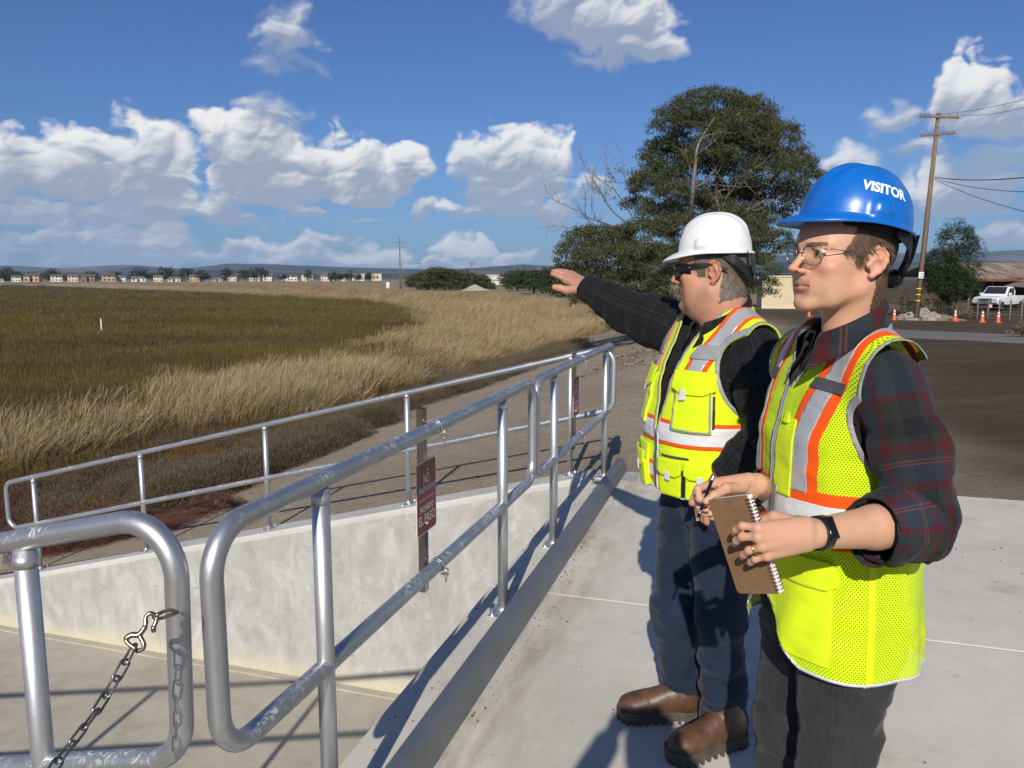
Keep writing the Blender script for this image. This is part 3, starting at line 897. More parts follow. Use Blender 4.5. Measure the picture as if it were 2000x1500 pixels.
def build_rails():
    def lp(a0, a1, b=0.0): return [P3(a0, b, TOPZ), P3(a1, b, TOPZ), P3(a1, b, MIDZ), P3(a0, b, MIDZ)]
    guard_rail(lp(-4.83, -2.352), [(P3(a, 0, 0.0), P3(a, 0, TOPZ - 0.02)) for a in (-4.40, -2.854)], 'silver guard rail with the larger no trespassing sign clamped to it')
    guard_rail(lp(-2.292, 0.0), [(P3(a, 0, 0.0), P3(a, 0, TOPZ - 0.02)) for a in (-1.892, -0.255)], 'silver guard rail ending at the far deck corner')
    zt = lambda b: 0.045 - 0.255 * b
    fb = [0.30, 1.73, 3.16, 4.59, 5.98]
    sl = np.array([[DV[0], NV[0] * 0.969, NV[0] * 0.247], [DV[1], NV[1] * 0.969, NV[1] * 0.247], [0, -0.247, 0.969]])
    guard_rail([P3(-0.16, -0.045, 1.03), P3(-0.16, 6.36, zt(6.36) + 1.0), P3(-0.16, 6.36, zt(6.36) + 0.50), P3(-0.16, -0.045, 0.53)],
               [(P3(-0.16, b, min(0, zt(b))), P3(-0.16, b, zt(b) + 0.98)) for b in fb], 'long silver guard rail sloping down along the far wing wall', along=sl)
    g = guard_rail([P3(-4.88, 0.040, 1.082), P3(-4.88, 5.6, 1.09 - 0.235 * 5.6), P3(-4.88, 5.6, 0.56 - 0.24 * 5.6), P3(-4.88, 0.056, 0.548)],
                   [(P3(-4.88, b, zt(b)), P3(-4.88, b, 1.07 - 0.235 * b)) for b in (0.445, 1.9, 3.4, 4.9)], 'near guard rail sloping out of the picture with a chain hooked to it', along=sl)
    # square kerb bar beside the posts
    root = empty('kerb_bar', P3(-4.6, -0.08, 0), 0, label='long grey square metal kerb bar bolted along the deck edge', cat='kerb bar')
    cuts = [-6.3, -3.62, -1.86, 0.035]
    for a0, a1 in zip(cuts[:-1], cuts[1:]):
        s = MB()
        prof = [(-0.050, 0.0), (-0.050, 0.088), (-0.062, 0.100), (-0.098, 0.100), (-0.112, 0.088), (-0.140, 0.012), (-0.140, 0.0)]
        n = len(prof); V = [P3(a0 + 0.0015, b, z) for b, z in prof] + [P3(a1 - 0.0015, b, z) for b, z in prof]
        F = [(i, (i + 1) % n, n + (i + 1) % n, n + i) for i in range(n)] + [tuple(range(n - 1, -1, -1)), tuple(n + i for i in range(n))]
        s.add(np.array(V) - np.array(root.location), F); s.build('bar_section', M_kerb, root)
    # grit and scraps of leaf washed up along the bar
    mb = MB(); r = random.Random(5)
    for _ in range(110):
        a = r.uniform(-4.2, -0.1) if r.random() < .5 else r.choice([-2.9, -1.9, -1.75, -2.3, -0.9]) + r.gauss(0, 0.10); b = -0.145 - abs(r.gauss(0, 0.045))
        sz = r.choice([.002, .003, .003, .004, .008]); mb.box(P3(a, b, 0.002), (sz, sz * r.uniform(.3, .8), 0.004), rz(r.uniform(0, 3)))
    for _ in range(90):
        a = r.uniform(-3.9, -0.4); b = -r.uniform(0.3, 5.5); sz = r.uniform(0.004, 0.012)
        mb.box(P3(a, b, 0.002), (sz, sz * r.uniform(.25, .6), 0.003), rz(r.uniform(0, 3)))
    for _ in range(60):
        a = r.uniform(-4, -0.4); b = r.uniform(0.03, 0.15); sz = r.uniform(0.003, 0.007)
        mb.box(P3(a, b, 0.002), (sz, sz * 0.6, 0.003), rz(r.uniform(0, 3)))
    mb.build('debris', flat_mat('leaf_debris', (0.09, 0.062, 0.035), 0.9, 0, 0.4, 4), kind='stuff')
    # clod scrap on the kerb of the deck, right side
build_rails()
def build_chain():
    loc = lambda px, py, D: pD(px, py, D)
    eye = P3(-4.88, 0.040, 0.80)
    eye = pD(330, 1196, 1.46)
    pts = bez([pD(262, 1262, 1.43), pD(236, 1310, 1.40), pD(205, 1362, 1.37), pD(180, 1400, 1.34), pD(150, 1440, 1.31), pD(118, 1482, 1.28), pD(78, 1540, 1.24), pD(30, 1600, 1.20)], 60)
    root = empty('safety_chain', eye, 0, label='steel link chain with a snap hook hanging from the near guard rail', cat='chain')
    e = np.array(root.location)
    seg = np.concatenate([[0], np.cumsum(np.linalg.norm(np.diff(pts, axis=0), axis=1))])
    pitch = 0.0305; n = int(seg[-1] / pitch)
    a = np.linspace(0, 2 * math.pi, 22, endpoint=False)
    L, Wd = 0.0200, 0.0078
    loop = np.stack([np.where(np.cos(a) > 0, L - Wd, -(L - Wd)) + Wd * np.cos(a) * 1.0, Wd * np.sin(a), 0 * a], 1)
    V, F = tube_geo(loop, 0.0024, 8, closed=True)
    me = mesh_data('link', V, F, True, (M_chain,))
    for i in range(n):
        s = (i + 0.5) * pitch; p = np.array([np.interp(s, seg, pts[:, k]) for k in range(3)])
        q = np.array([np.interp(s + 0.004, seg, pts[:, k]) for k in range(3)])
        d = (q - p) / np.linalg.norm(q - p); side = np.cross(d, (0.2, -0.9, 0.4)); side /= np.linalg.norm(side); up = np.cross(d, side)
        ang = R_(45 + 90 * (i % 2) + 14 * math.sin(i * 2.1)); y = math.cos(ang) * side + math.sin(ang) * up; z = np.cross(d, y)
        o = link('link', me, root)
        M = Matrix(((d[0], y[0], z[0], p[0] - e[0]), (d[1], y[1], z[1], p[1] - e[1]), (d[2], y[2], z[2], p[2] - e[2]), (0, 0, 0, 1)))
        o.matrix_local = M
    mb = MB()
    mb.tube(np.array(bez([pD(266, 1268, 1.428), pD(250, 1256, 1.43), pD(247, 1247, 1.432), pD(258, 1240, 1.435), pD(272, 1239, 1.437), pD(284, 1222, 1.442), pD(285, 1206, 1.447), pD(293, 1198, 1.45), pD(303, 1202, 1.452), pD(306, 1210, 1.452), pD(300, 1226, 1.447)], 6)) - e, [0.0042] * 12 + [0.0055] * 18 + [0.0042] * 31, 10)
    mb.tube(np.array(bez([pD(272, 1240, 1.437), pD(281, 1258, 1.433), pD(278, 1268, 1.431), pD(266, 1272, 1.43)], 6)) - e, 0.0042, 10)
    mb.lathe([(0.0042, -0.006), (0.005, 0.0), (0.0042, 0.006)], pD(300, 1228, 1.446) - e, 10)
    mb.build('snap_hook', M_snap, root, True)
    mb = MB(); mb.tube(np.array(bez([pD(299, 1206, 1.452), pD(312, 1198, 1.455), pD(330, 1191, 1.49), pD(347, 1196, 1.545), pD(328, 1203, 1.49), pD(312, 1208, 1.455), pD(299, 1206, 1.452)], 6)) - e, 0.0036, 8, closed=True)
    mb.build('eye_ring', M_snap, root, True)
build_chain()

# ---------------------------------------------------------------- no trespassing signs
M_red = flat_mat('sign_red', (0.230, 0.022, 0.032), 0.38, 0, 0.12, 12)
M_signw = flat_mat('sign_white', (0.72, 0.70, 0.68), 0.5, 0, 0.05)
M_strut = flat_mat('chrome_strut', (0.40, 0.39, 0.37), 0.14, 1.0, 0.15, 18)
def build_sign(a, label):
    base = P3(a, 0, MIDZ - 0.05)
    root = empty('warning_sign', base, 0, label=label, cat='sign')
    u3 = np.array([DV[0], DV[1], 0.0]); v3 = np.array([0, 0, 1.0]); n3 = np.array([-NV[0], -NV[1], 0.0])
    Rs = np.stack([u3, v3, n3], 1)
    c = v3 * 0.315 - n3 * 0.0265
    w, h = 0.172, 0.262
    def plate(w_, h_, r, z, th, mat, nm):
        pts = []
        for sx, sy, a0 in ((1, 1, 0), (-1, 1, 1), (-1, -1, 2), (1, -1, 3)):
            for k in range(5):
                t = (a0 + k / 4) * math.pi / 2; pts.append((sx * (w_ / 2 - r) + r * math.cos(t), sy * (h_ / 2 - r) + r * math.sin(t)))
        n = len(pts); V = [(x, y, z + th) for x, y in pts] + [(x, y, z) for x, y in pts]
        F = [tuple(range(n)), tuple(range(2 * n - 1, n - 1, -1))] + [(i, i + n, (i + 1) % n + n, (i + 1) % n) for i in range(n)]
        return link(nm, mesh_data(nm, np.array(V) @ Rs.T + c, F, False, (mat,)), root)
    plate(w, h, 0.013, 0.0, 0.002, M_signw, 'panel')
    face = plate(w - 0.009, h - 0.009, 0.010, 0.0021, 0.0006, M_red, 'red_face')
    mb = MB()
    for txt, yy, cap, fit in (('NO', 0.066, 0.036, 0.052), ('TRESPASSING', 0.030, 0.020, 0.146), ('PROHIBIDO', -0.040, 0.023, 0.118), ('EL PASO', -0.078, 0.036, 0.142)):
        V, F = text_mesh(txt, 0.015, 1.0)
        V[:, :2] -= (V[:, :2].max(0) + V[:, :2].min(0)) / 2
        V[:, 0] *= fit / np.ptp(V[:, 0]); V[:, 1] *= cap / np.ptp(V[:, 1])
        V = np.column_stack([V[:, 0], V[:, 1] + yy, np.full(len(V), 0.0031)])
        mb.add(V @ Rs.T + c, F)
    b = np.array([(-0.068, -0.001), (0.068, -0.001), (0.068, 0.001), (-0.068, 0.001)]); mb.add(np.column_stack([b[:, 0], b[:, 1] - 0.006, np.full(4, 0.0031)]) @ Rs.T + c, [(0, 1, 2, 3)])
    mb.build('lettering', M_signw, face)
    for yy in (0.098, -0.100): mb = MB(); mb.lathe([(0.0065, 0.003), (0.0065, 0.006), (0.003, 0.008)], c + v3 * yy, 8, n3); mb.build('bolt', M_bolt, root)
    H0, H1 = -0.04, 0.63
    wv, dp, t = 0.034, 0.024, 0.0026
    prof = [(-wv / 2, 0), (wv / 2, 0), (wv / 2, -dp), (wv / 2 - 0.009, -dp), (wv / 2 - 0.009, -dp + t), (wv / 2 - t, -dp + t), (wv / 2 - t, -t), (-wv / 2 + t, -t), (-wv / 2 + t, -dp + t), (-wv / 2 + 0.009, -dp + t), (-wv / 2 + 0.009, -dp), (-wv / 2, -dp)]
    V = [x * u3 + (y - 0.0275) * n3 + v3 * H0 for x, y in prof] + [x * u3 + (y - 0.0275) * n3 + v3 * H1 for x, y in prof]; n = len(prof)
    F = [(i, (i + 1) % n, n + (i + 1) % n, n + i) for i in range(n)]
    link('strut_post', mesh_data('strut_post', np.array(V), F, False, (M_strut,)), root)
    for zz in (TOPZ, MIDZ):
        ctr = v3 * (zz - MIDZ + 0.05) + u3 * 0.030
        mb = MB(); A = np.linspace(R_(150), R_(-60), 24)
        V = []
        for t_ in A:
            p = ctr + (n3 * math.cos(t_) + v3 * math.sin(t_)) * 0.0268; V += [p - u3 * 0.009, p + u3 * 0.009]
        F = tris(np.array([(2 * i, 2 * i + 1, 2 * i + 3, 2 * i + 2) for i in range(len(A) - 1)])); V = np.array(V)
        Vt, Ft = thicken(V, F, vnormals(V, F), 0.002); mb.add(Vt, Ft)
        ear = ctr + n3 * 0.030 - v3 * 0.024; Rc = np.stack([u3, n3, v3], 1)
        mb.box(ear - v3 * 0.006, (0.020, 0.026, 0.003), Rc); mb.box(ear + v3 * 0.008, (0.020, 0.026, 0.003), Rc)
        q = ear + n3 * 0.004
        mb.lathe([(0.004, -0.034), (0.004, 0.018)], q, 8); mb.lathe([(0.0085, 0.0095), (0.0085, 0.016)], q, 6); mb.lathe([(0.0085, -0.016), (0.0085, -0.0075)], q, 6)
        mb.build('pipe_clamp', M_bolt, root)
build_sign(-3.66, 'larger looking red no trespassing sign on the nearer guard rail')
build_sign(-1.20, 'small distant red no trespassing sign on the corner guard rail')
# ---------------------------------------------------------------- plant materials
def leaf_mat(name, stops, trans=0.25, rough=0.7, patch=0.0, tip=None, sat=None):
    """stops: colours picked by a per-plant random value and a broad patch noise"""
    m, nt, o = new_mat(name)
    rnd = nt.node('ShaderNodeObjectInfo', out='Random')
    geo = nt.node('ShaderNodeNewGeometry', out='Position')
    v = nt.attr('var')
    f = nt.math('ADD', nt.math('MULTIPLY', rnd, 0.45), nt.math('MULTIPLY', v, 0.55))
    if patch:
        n = nt.noise(nt.vmath('MULTIPLY', geo, (0.6, 1.3, 0.2)), patch, 4, 0.6)
        f = nt.math('ADD', nt.math('MULTIPLY', f, 0.45), nt.math('MULTIPLY', nt.fmap(n, 0.40, 0.60), 0.55))
    k = len(stops) - 1
    c = nt.ramp(f, [(i / k, s) for i, s in enumerate(stops)])
    if tip is not None: c = nt.mix(nt.attr('tip'), c, tip)
    d = nt.node('ShaderNodeBsdfDiffuse', {0: c, 1: 0.3}); t = nt.node('ShaderNodeBsdfTranslucent', {0: c}); g = nt.node('ShaderNodeBsdfGlossy', {0: (0.6, 0.6, 0.6, 1), 1: 0.5})
    mx = nt.node('ShaderNodeMixShader', {0: trans, 1: d, 2: t}); mx = nt.node('ShaderNodeMixShader', {0: 0.03, 1: mx, 2: g})
    nt.link(mx, o.inputs[0])
    return m
M_marsh = leaf_mat('marsh_grass', [(0.085, 0.050, 0.026), (0.120, 0.074, 0.034), (0.150, 0.105, 0.036), (0.165, 0.132, 0.034), (0.120, 0.108, 0.034), (0.150, 0.110, 0.060)], 0.3, patch=0.040)
M_reed = leaf_mat('dry_reed', [(0.300, 0.205, 0.092), (0.400, 0.290, 0.145), (0.470, 0.360, 0.200)], 0.35, tip=(0.50, 0.40, 0.25))
M_reedg = leaf_mat('half_green_reed', [(0.130, 0.120, 0.040), (0.240, 0.190, 0.075), (0.360, 0.280, 0.140)], 0.35, tip=(0.46, 0.37, 0.22))
M_pickle = leaf_mat('pickleweed_green', [(0.062, 0.066, 0.030), (0.105, 0.104, 0.052), (0.130, 0.104, 0.062), (0.165, 0.090, 0.072), (0.110, 0.116, 0.058)], 0.2)
M_pickler = leaf_mat('pickleweed_red', [(0.125, 0.048, 0.038), (0.175, 0.060, 0.052), (0.110, 0.066, 0.042), (0.080, 0.060, 0.036)], 0.2)
M_pickleb = leaf_mat('pickleweed_rust', [(0.130, 0.070, 0.026), (0.185, 0.105, 0.040), (0.105, 0.070, 0.034)], 0.2)
M_needle = leaf_mat('dark_foliage', [(0.028, 0.036, 0.016), (0.054, 0.062, 0.026), (0.084, 0.092, 0.038), (0.125, 0.130, 0.056)], 0.28)
M_bush = leaf_mat('green_foliage', [(0.022, 0.036, 0.014), (0.044, 0.062, 0.024), (0.072, 0.085, 0.036)], 0.25)
M_dryb = leaf_mat('dry_brush', [(0.16, 0.125, 0.075), (0.24, 0.19, 0.12), (0.12, 0.10, 0.055)], 0.25)
M_fartree = leaf_mat('far_foliage', [(0.024, 0.034, 0.018), (0.042, 0.054, 0.028), (0.058, 0.066, 0.036)], 0.15)
def bark_mat(name, a, b):
    m, nt, o = new_mat(name)
    v = nt.obj(); n = nt.noise(nt.vmath('MULTIPLY', v, (14, 14, 2.5)), 1.0, 5, 0.65)
    bsdf(nt, o, nt.mix(nt.fmap(n, 0.3, 0.7), a, b), 0.9, 0, nt.bump(n, 0.8, 0.02), 0.2)
    return m
M_bark = bark_mat('bark', (0.060, 0.048, 0.038), (0.150, 0.125, 0.105)); M_deadw = bark_mat('dead_wood', (0.13, 0.112, 0.095), (0.22, 0.195, 0.168))

# ---------------------------------------------------------------- tufts and scatter
def tuft(name, n, h, lean, spread, width, mat, seed, plume=0.0, segs=4, wind=(1, 0.1)):
    r = np.random.default_rng(seed); V = []; F = []; var = []; tipa = []
    for i in range(n):
        a = r.uniform(0, 2 * math.pi); rad = spread * math.sqrt(r.random()); bx, by = rad * math.cos(a), rad * math.sin(a)
        hh = h * r.uniform(0.55, 1.0); la = a + r.normal(0, 0.9); l = lean * hh * r.uniform(0.3, 1.0)
        dx, dy = math.cos(la) * l * 0.55 + wind[0] * l, math.sin(la) * l * 0.55 + wind[1] * l
        fa = r.uniform(0, math.pi); wx, wy = math.cos(fa) * width, math.sin(fa) * width; v0 = r.random(); b = len(V)
        for k in range(segs + 1):
            t = k / segs; p = (bx + dx * t ** 2.0, by + dy * t ** 2.0, hh * (t - 0.28 * lean * t ** 3))
            w = (1 - t ** 1.6) * 0.5 + 0.03
            if plume and t > 0.62: w += plume * math.sin((t - 0.62) / 0.38 * math.pi) 
            V += [(p[0] - wx * w, p[1] - wy * w, p[2]), (p[0] + wx * w, p[1] + wy * w, p[2])]; var += [v0] * 2; tipa += [max(0, (t - 0.55) / 0.45) * (0.8 if plume else 0.3)] * 2
        for k in range(segs): F.append((b + 2 * k, b + 2 * k + 1, b + 2 * k + 3, b + 2 * k + 2))
    me = mesh_data(name, V, np.array(F), False, (mat,), attrs={'var': np.array(var), 'tip': np.array(tipa)})
    return bpy.data.objects.new(name, me)
def sprig_bush(name, n, rad, h, mat, seed, leaf=0.018):
    """a low dome of short upright sprigs"""
    r = np.random.default_rng(seed); V = []; F = []; var = []
    for i in range(n):
        a = r.uniform(0, 2 * math.pi); q = math.sqrt(r.random()); el = r.random() ** 0.7
        top = h * math.sqrt(max(0.02, 1 - (q * 0.96) ** 2)); p = np.array([rad * q * math.cos(a), rad * q * math.sin(a), top * (0.55 + 0.45 * el)])
        d = np.array([math.cos(a) * q * 0.8 + r.normal(0, .3), math.sin(a) * q * 0.8 + r.normal(0, .3), 1.0]); d /= np.linalg.norm(d)
        s = np.cross(d, (r.normal(), r.normal(), 0.2)); s /= np.linalg.norm(s); L = leaf * r.uniform(2.5, 5.5); w = leaf * r.uniform(0.25, 0.5); v0 = r.random()
        for k in range(3):
            t = k / 3; s2 = s * math.cos(k * 2.1) + np.cross(d, s) * math.sin(k * 2.1); q0 = p + d * L * t * 0.8; b = len(V)
            V += [q0 - d * L * 0.2, q0 + s2 * w + d * L * 0.18, q0 + d * L * 0.50 + s2 * w * 0.8]; F.append((b, b + 1, b + 2)); var += [v0] * 3
    me = mesh_data(name, V, np.array(F), False, (mat,), attrs={'var': np.array(var)})
    return bpy.data.objects.new(name, me)
def scatter(name, pts, protos, scl, rot, idx=None, **t):
    """one object: geometry nodes put a tuft on every point"""
    pts = np.asarray(pts, np.float32); n = len(pts)
    me = bpy.data.meshes.new(name); me.vertices.add(n); me.vertices.foreach_set('co', pts.ravel())
    scl = np.asarray(scl, np.float32); scl = np.repeat(scl[:, None], 3, 1) if scl.ndim == 1 else scl
    for nm, arr in (('scl', scl), ('rot', np.asarray(rot, np.float32))):
        at = me.attributes.new(nm, 'FLOAT_VECTOR', 'POINT'); at.data.foreach_set('vector', np.ascontiguousarray(arr).ravel())
    at = me.attributes.new('idx', 'INT', 'POINT'); at.data.foreach_set('value', np.asarray(idx if idx is not None else rng.integers(0, len(protos), n), np.int32))
    o = link(name, me, None, kind='stuff', **t)
    ng = bpy.data.node_groups.new(name, 'GeometryNodeTree')
    ng.interface.new_socket('Geometry', in_out='INPUT', socket_type='NodeSocketGeometry'); ng.interface.new_socket('Geometry', in_out='OUTPUT', socket_type='NodeSocketGeometry')
    N = ng.nodes; gi = N.new('NodeGroupInput'); go = N.new('NodeGroupOutput'); iop = N.new('GeometryNodeInstanceOnPoints'); Lk = ng.links.new
    gti = N.new('GeometryNodeGeometryToInstance')
    for p in reversed(protos):
        oi = N.new('GeometryNodeObjectInfo'); oi.inputs['Object'].default_value = p; oi.inputs['As Instance'].default_value = True; Lk(oi.outputs['Geometry'], gti.inputs[0])
    def na(nm, dt):
        k = N.new('GeometryNodeInputNamedAttribute'); k.data_type = dt; k.inputs[0].default_value = nm; return k.outputs[0]
    j = N.new('GeometryNodeJoinGeometry')
    for l in list(ng.links):
        if l.to_node == gti: ng.links.remove(l)
    for p in [x for x in N if x.bl_idname == 'GeometryNodeObjectInfo']: Lk(p.outputs['Geometry'], j.inputs[0])
    N.remove(gti)
    Lk(gi.outputs[0], iop.inputs['Points']); Lk(j.outputs[0], iop.inputs['Instance']); iop.inputs['Pick Instance'].default_value = True
    Lk(na('idx', 'INT'), iop.inputs['Instance Index']); Lk(na('rot', 'FLOAT_VECTOR'), iop.inputs['Rotation']); Lk(na('scl', 'FLOAT_VECTOR'), iop.inputs['Scale'])
    Lk(iop.outputs[0], go.inputs[0])
    md = o.modifiers.new('scatter', 'NODES'); md.node_group = ng
    return o
def rotz(n, tilt=0.12): return np.column_stack([rng.normal(0, tilt, n), rng.normal(0, tilt, n), rng.uniform(0, 2 * math.pi, n)])
def rotw(n, tilt=0.10, sp=0.5): return np.column_stack([rng.normal(0, tilt, n), rng.normal(0, tilt, n), rng.normal(0, sp, n)])
def fan(n, r0, r1, a0=-38, a1=8, pw=1.0):
    """points spread evenly over the picture: more per square metre near the camera"""
    u = rng.random(n); r = 1 / (1 / r0 + (1 / r1 - 1 / r0) * u ** pw); a = np.radians(rng.uniform(a0, a1, n))
    return r * np.sin(a), r * np.cos(a)
def build_marsh():
    pm = [tuft('marsh_tuft', 30, 0.62, 0.25, 0.30, 0.016, M_marsh, k, wind=(0.25, 0)) for k in range(4)]
    pr = [tuft('reed_clump', 46, 1.25, 0.62, 0.34, 0.0085, M_reed, 10 + k, 0.55, 6, (0.62, 0.05)) for k in range(4)]
    pg = [tuft('green_reed_clump', 40, 1.15, 0.66, 0.30, 0.0085, M_reedg, 20 + k, 0.30, 6, (0.66, 0.05)) for k in range(3)]
    x, y = fan(60000, 11, 330, -40, 8, 0.80); z, s = ground_z(x, y); a, b = AB(x, y)
    n = fbm(np.column_stack([x, y, 0 * x]), 0.09, 4, 3)
    k = (s > 0.8 + 2.6 * n) & ~((b < 9.8) & (a < 2)); x, y, z = x[k], y[k], z[k]
    r = np.hypot(x, y); sc = np.clip(0.72 + r / 70, 0.8, 3.4)
    P = np.column_stack([x, y, z - 0.05]); hs = (0.78 + 0.40 * fbm(P, 0.16, 3, 3) + 0.16 * rng.normal(size=len(x))) * np.clip(1 + r / 500, 1, 1.5)
    scatter('marsh_grass', P, pm, np.column_stack([sc, sc, hs]), rotz(len(x)))
    # golden reeds: a belt along the toe of the bank, thick where the belt widens far off
    x, y = fan(52000, 9.5, 210, -42, 16, 0.85); z, s = ground_z(x, y); a, b = AB(x, y)
    n = fbm(np.column_stack([x, y, 0 * x]), 0.16, 6, 3)
    n2 = fbm(np.column_stack([x, y, 0 * x]), 0.30, 16, 3)
    lo = np.interp(a, [-5, 6, 20, 40, 70, 120, 200], [2.2, 2.0, 1.0, -1.5, -3.0, -3.5, -3.5]); hi = np.interp(a, [-5, 3, 8, 14, 22, 35, 55, 90, 130, 240], [6.0, 6.0, 6.4, 6.6, 7.2, 9.0, 9.5, 6.0, 3.5, 2.5])
    dens = sstep(s + 2.0 * n, lo - 0.6, lo + 1.0) * (1 - sstep(s + 3.6 * n, hi - 2.0, hi + 1.2)) * np.interp(a, [-5, 8, 20, 36, 60], [0.60, 0.60, 0.68, 1, 1]) * np.where(a < 34, sstep(n2, -0.34, 0.14), sstep(n2, -0.8, -0.1))
    k = (rng.random(len(x)) < dens) & ~((b < 9.6) & (a < 1.0)); x, y, z, a, s, n = x[k], y[k], z[k], a[k], s[k], n[k]
    r = np.hypot(x, y); gr = rng.random(len(x)) < np.interp(a, [0, 12, 25, 45], [0.75, 0.55, 0.25, 0.06])
    sc = np.clip(0.62 + r / 62, 0.7, 2.6)
    hs = (0.70 + 0.34 * n + 0.17 * rng.normal(size=len(x))) * np.interp(a, [0, 12, 20, 45, 90], [1.12, 1.10, 0.98, 1.20, 1.25]) * np.clip(1 + r / 220, 1, 1.35)
    P = np.column_stack([x, y, z - 0.04]); S = np.column_stack([sc * 0.92, sc * 0.92, hs]); Rr = rotw(len(x))
    scatter('golden_reeds', P[~gr], pr, S[~gr], Rr[~gr]); scatter('green_gold_reeds', P[gr], pg, S[gr], Rr[gr])
    # dry grass on the far banks and round the road
    x, y = fan(30000, 48, 420, -36, 24, 0.9); z, s = ground_z(x, y); dr = poly_dist(x, y, ROAD, False)[0]
    n = fbm(np.column_stack([x, y, 0 * x]), 0.06, 8, 3); a, b = AB(x, y)
    k = (s < 0.5) & (s > -9 + 4 * n - sstep(np.hypot(x, y), 120, 260) * 30) & (dr > 4.2) & (x < 6 + 0.02 * y) ; x, y, z = x[k], y[k], z[k]
    r = np.hypot(x, y); P = np.column_stack([x, y, z - 0.05]); sc = np.clip(r / 55, 0.9, 4.5)
    scatter('dry_bank_grass', P, pr[:2], np.column_stack([sc, sc, np.clip(0.40 + 0.1 * rng.normal(size=len(x)), 0.2, 0.7)]), rotw(len(x)))
    # low salt-marsh shrubs at the foot of the bank: green, red and rusty
    def shrubs(name, cnt, mat, cond, size, seed, leaf=0.022, ns=420, lim=(7, 40)):
        pp = [sprig_bush(name, ns, 0.42, 0.46, mat, seed + k, leaf) for k in range(3)]
        x, y = fan(cnt, lim[0], lim[1], -44, 14, 0.9); z, s = ground_z(x, y); a, b = AB(x, y); n = fbm(np.column_stack([x, y, 0 * x]), 0.30, seed, 3)
        k = cond(a, b, s, n) & (a > 0.42); x, y, z = x[k], y[k], z[k]
        sc = rng.uniform(0.55, 1.15, len(x)) * size
        scatter(name, np.column_stack([x, y, z - 0.06]), pp, np.column_stack([sc, sc, sc * rng.uniform(0.7, 1.15, len(x))]), rotz(len(x)))
    edge = lambda a: np.interp(a, [0, 1.5, 3, 5, 7, 8.6, 9.6, 13, 20, 27, 32], [5.2, 5.5, 5.9, 6.0, 6.3, 6.2, 7.0, 6.0, 5.0, 5.5, 9])
    out = lambda a: np.interp(a, [0, 5, 10, 18, 28, 34], [9.6, 10.2, 11.6, 11.8, 10.8, 10])
    shrubs('green_shrubs', 15000, M_pickle, lambda a, b, s, n: (b > edge(a) + 0.5 * n) & (b < out(a) + n) & (a > 2.6 + 3 * n) & (a < 31) & (n > -0.32), 1.0, 31)
    shrubs('red_shrubs', 9000, M_pickler, lambda a, b, s, n: (b > edge(a) + 0.8 + 0.4 * n) & (b < out(a) + 0.8) & (a < 27) & ((n < -0.16) | ((a < 4.0) & (n < 0.0)) | ((b > out(a) - 1.6) & (n < 0.25))), 0.82, 41)
    shrubs('rust_shrubs', 9000, M_pickleb, lambda a, b, s, n: (b > edge(a) + 0.15) & (b < edge(a) + 3.0) & (a < 6.2) & (a > 1.2) & (n > -0.12), 0.95, 51)
    shrubs('foot_shrubs', 5000, M_pickler, lambda a, b, s, n: (b > 4.9) & (b < 8.0) & (a < 1.7) & (n > -0.22), 0.50, 61)
    # sparse weeds and clods on the sandy bank
    x, y = fan(7000, 6.2, 30, -40, 16, 1.0); z, s = ground_z(x, y); a, b = AB(x, y); k = (a > 0.3) & (s < -0.5) & ((b > -1.0) | ((b > -16) & (rng.random(len(a)) < 0.4))); x, y, z = x[k], y[k], z[k]
    mb = bmesh.new(); bmesh.ops.create_icosphere(mb, subdivisions=1, radius=0.5); me = bpy.data.meshes.new('clod'); mb.to_mesh(me); mb.free(); me.materials.append(flat_mat('clod_soil', (0.20, 0.155, 0.105), 0.95, 0, 0.3, 4))
    clod = bpy.data.objects.new('clod', me); sc = 0.011 * rng.lognormal(0, 0.55, len(x))
    scatter('clods', np.column_stack([x, y, z]), [clod], np.column_stack([sc, sc * 0.8, sc * 0.6]), rotz(len(x), 0.5))
build_marsh()

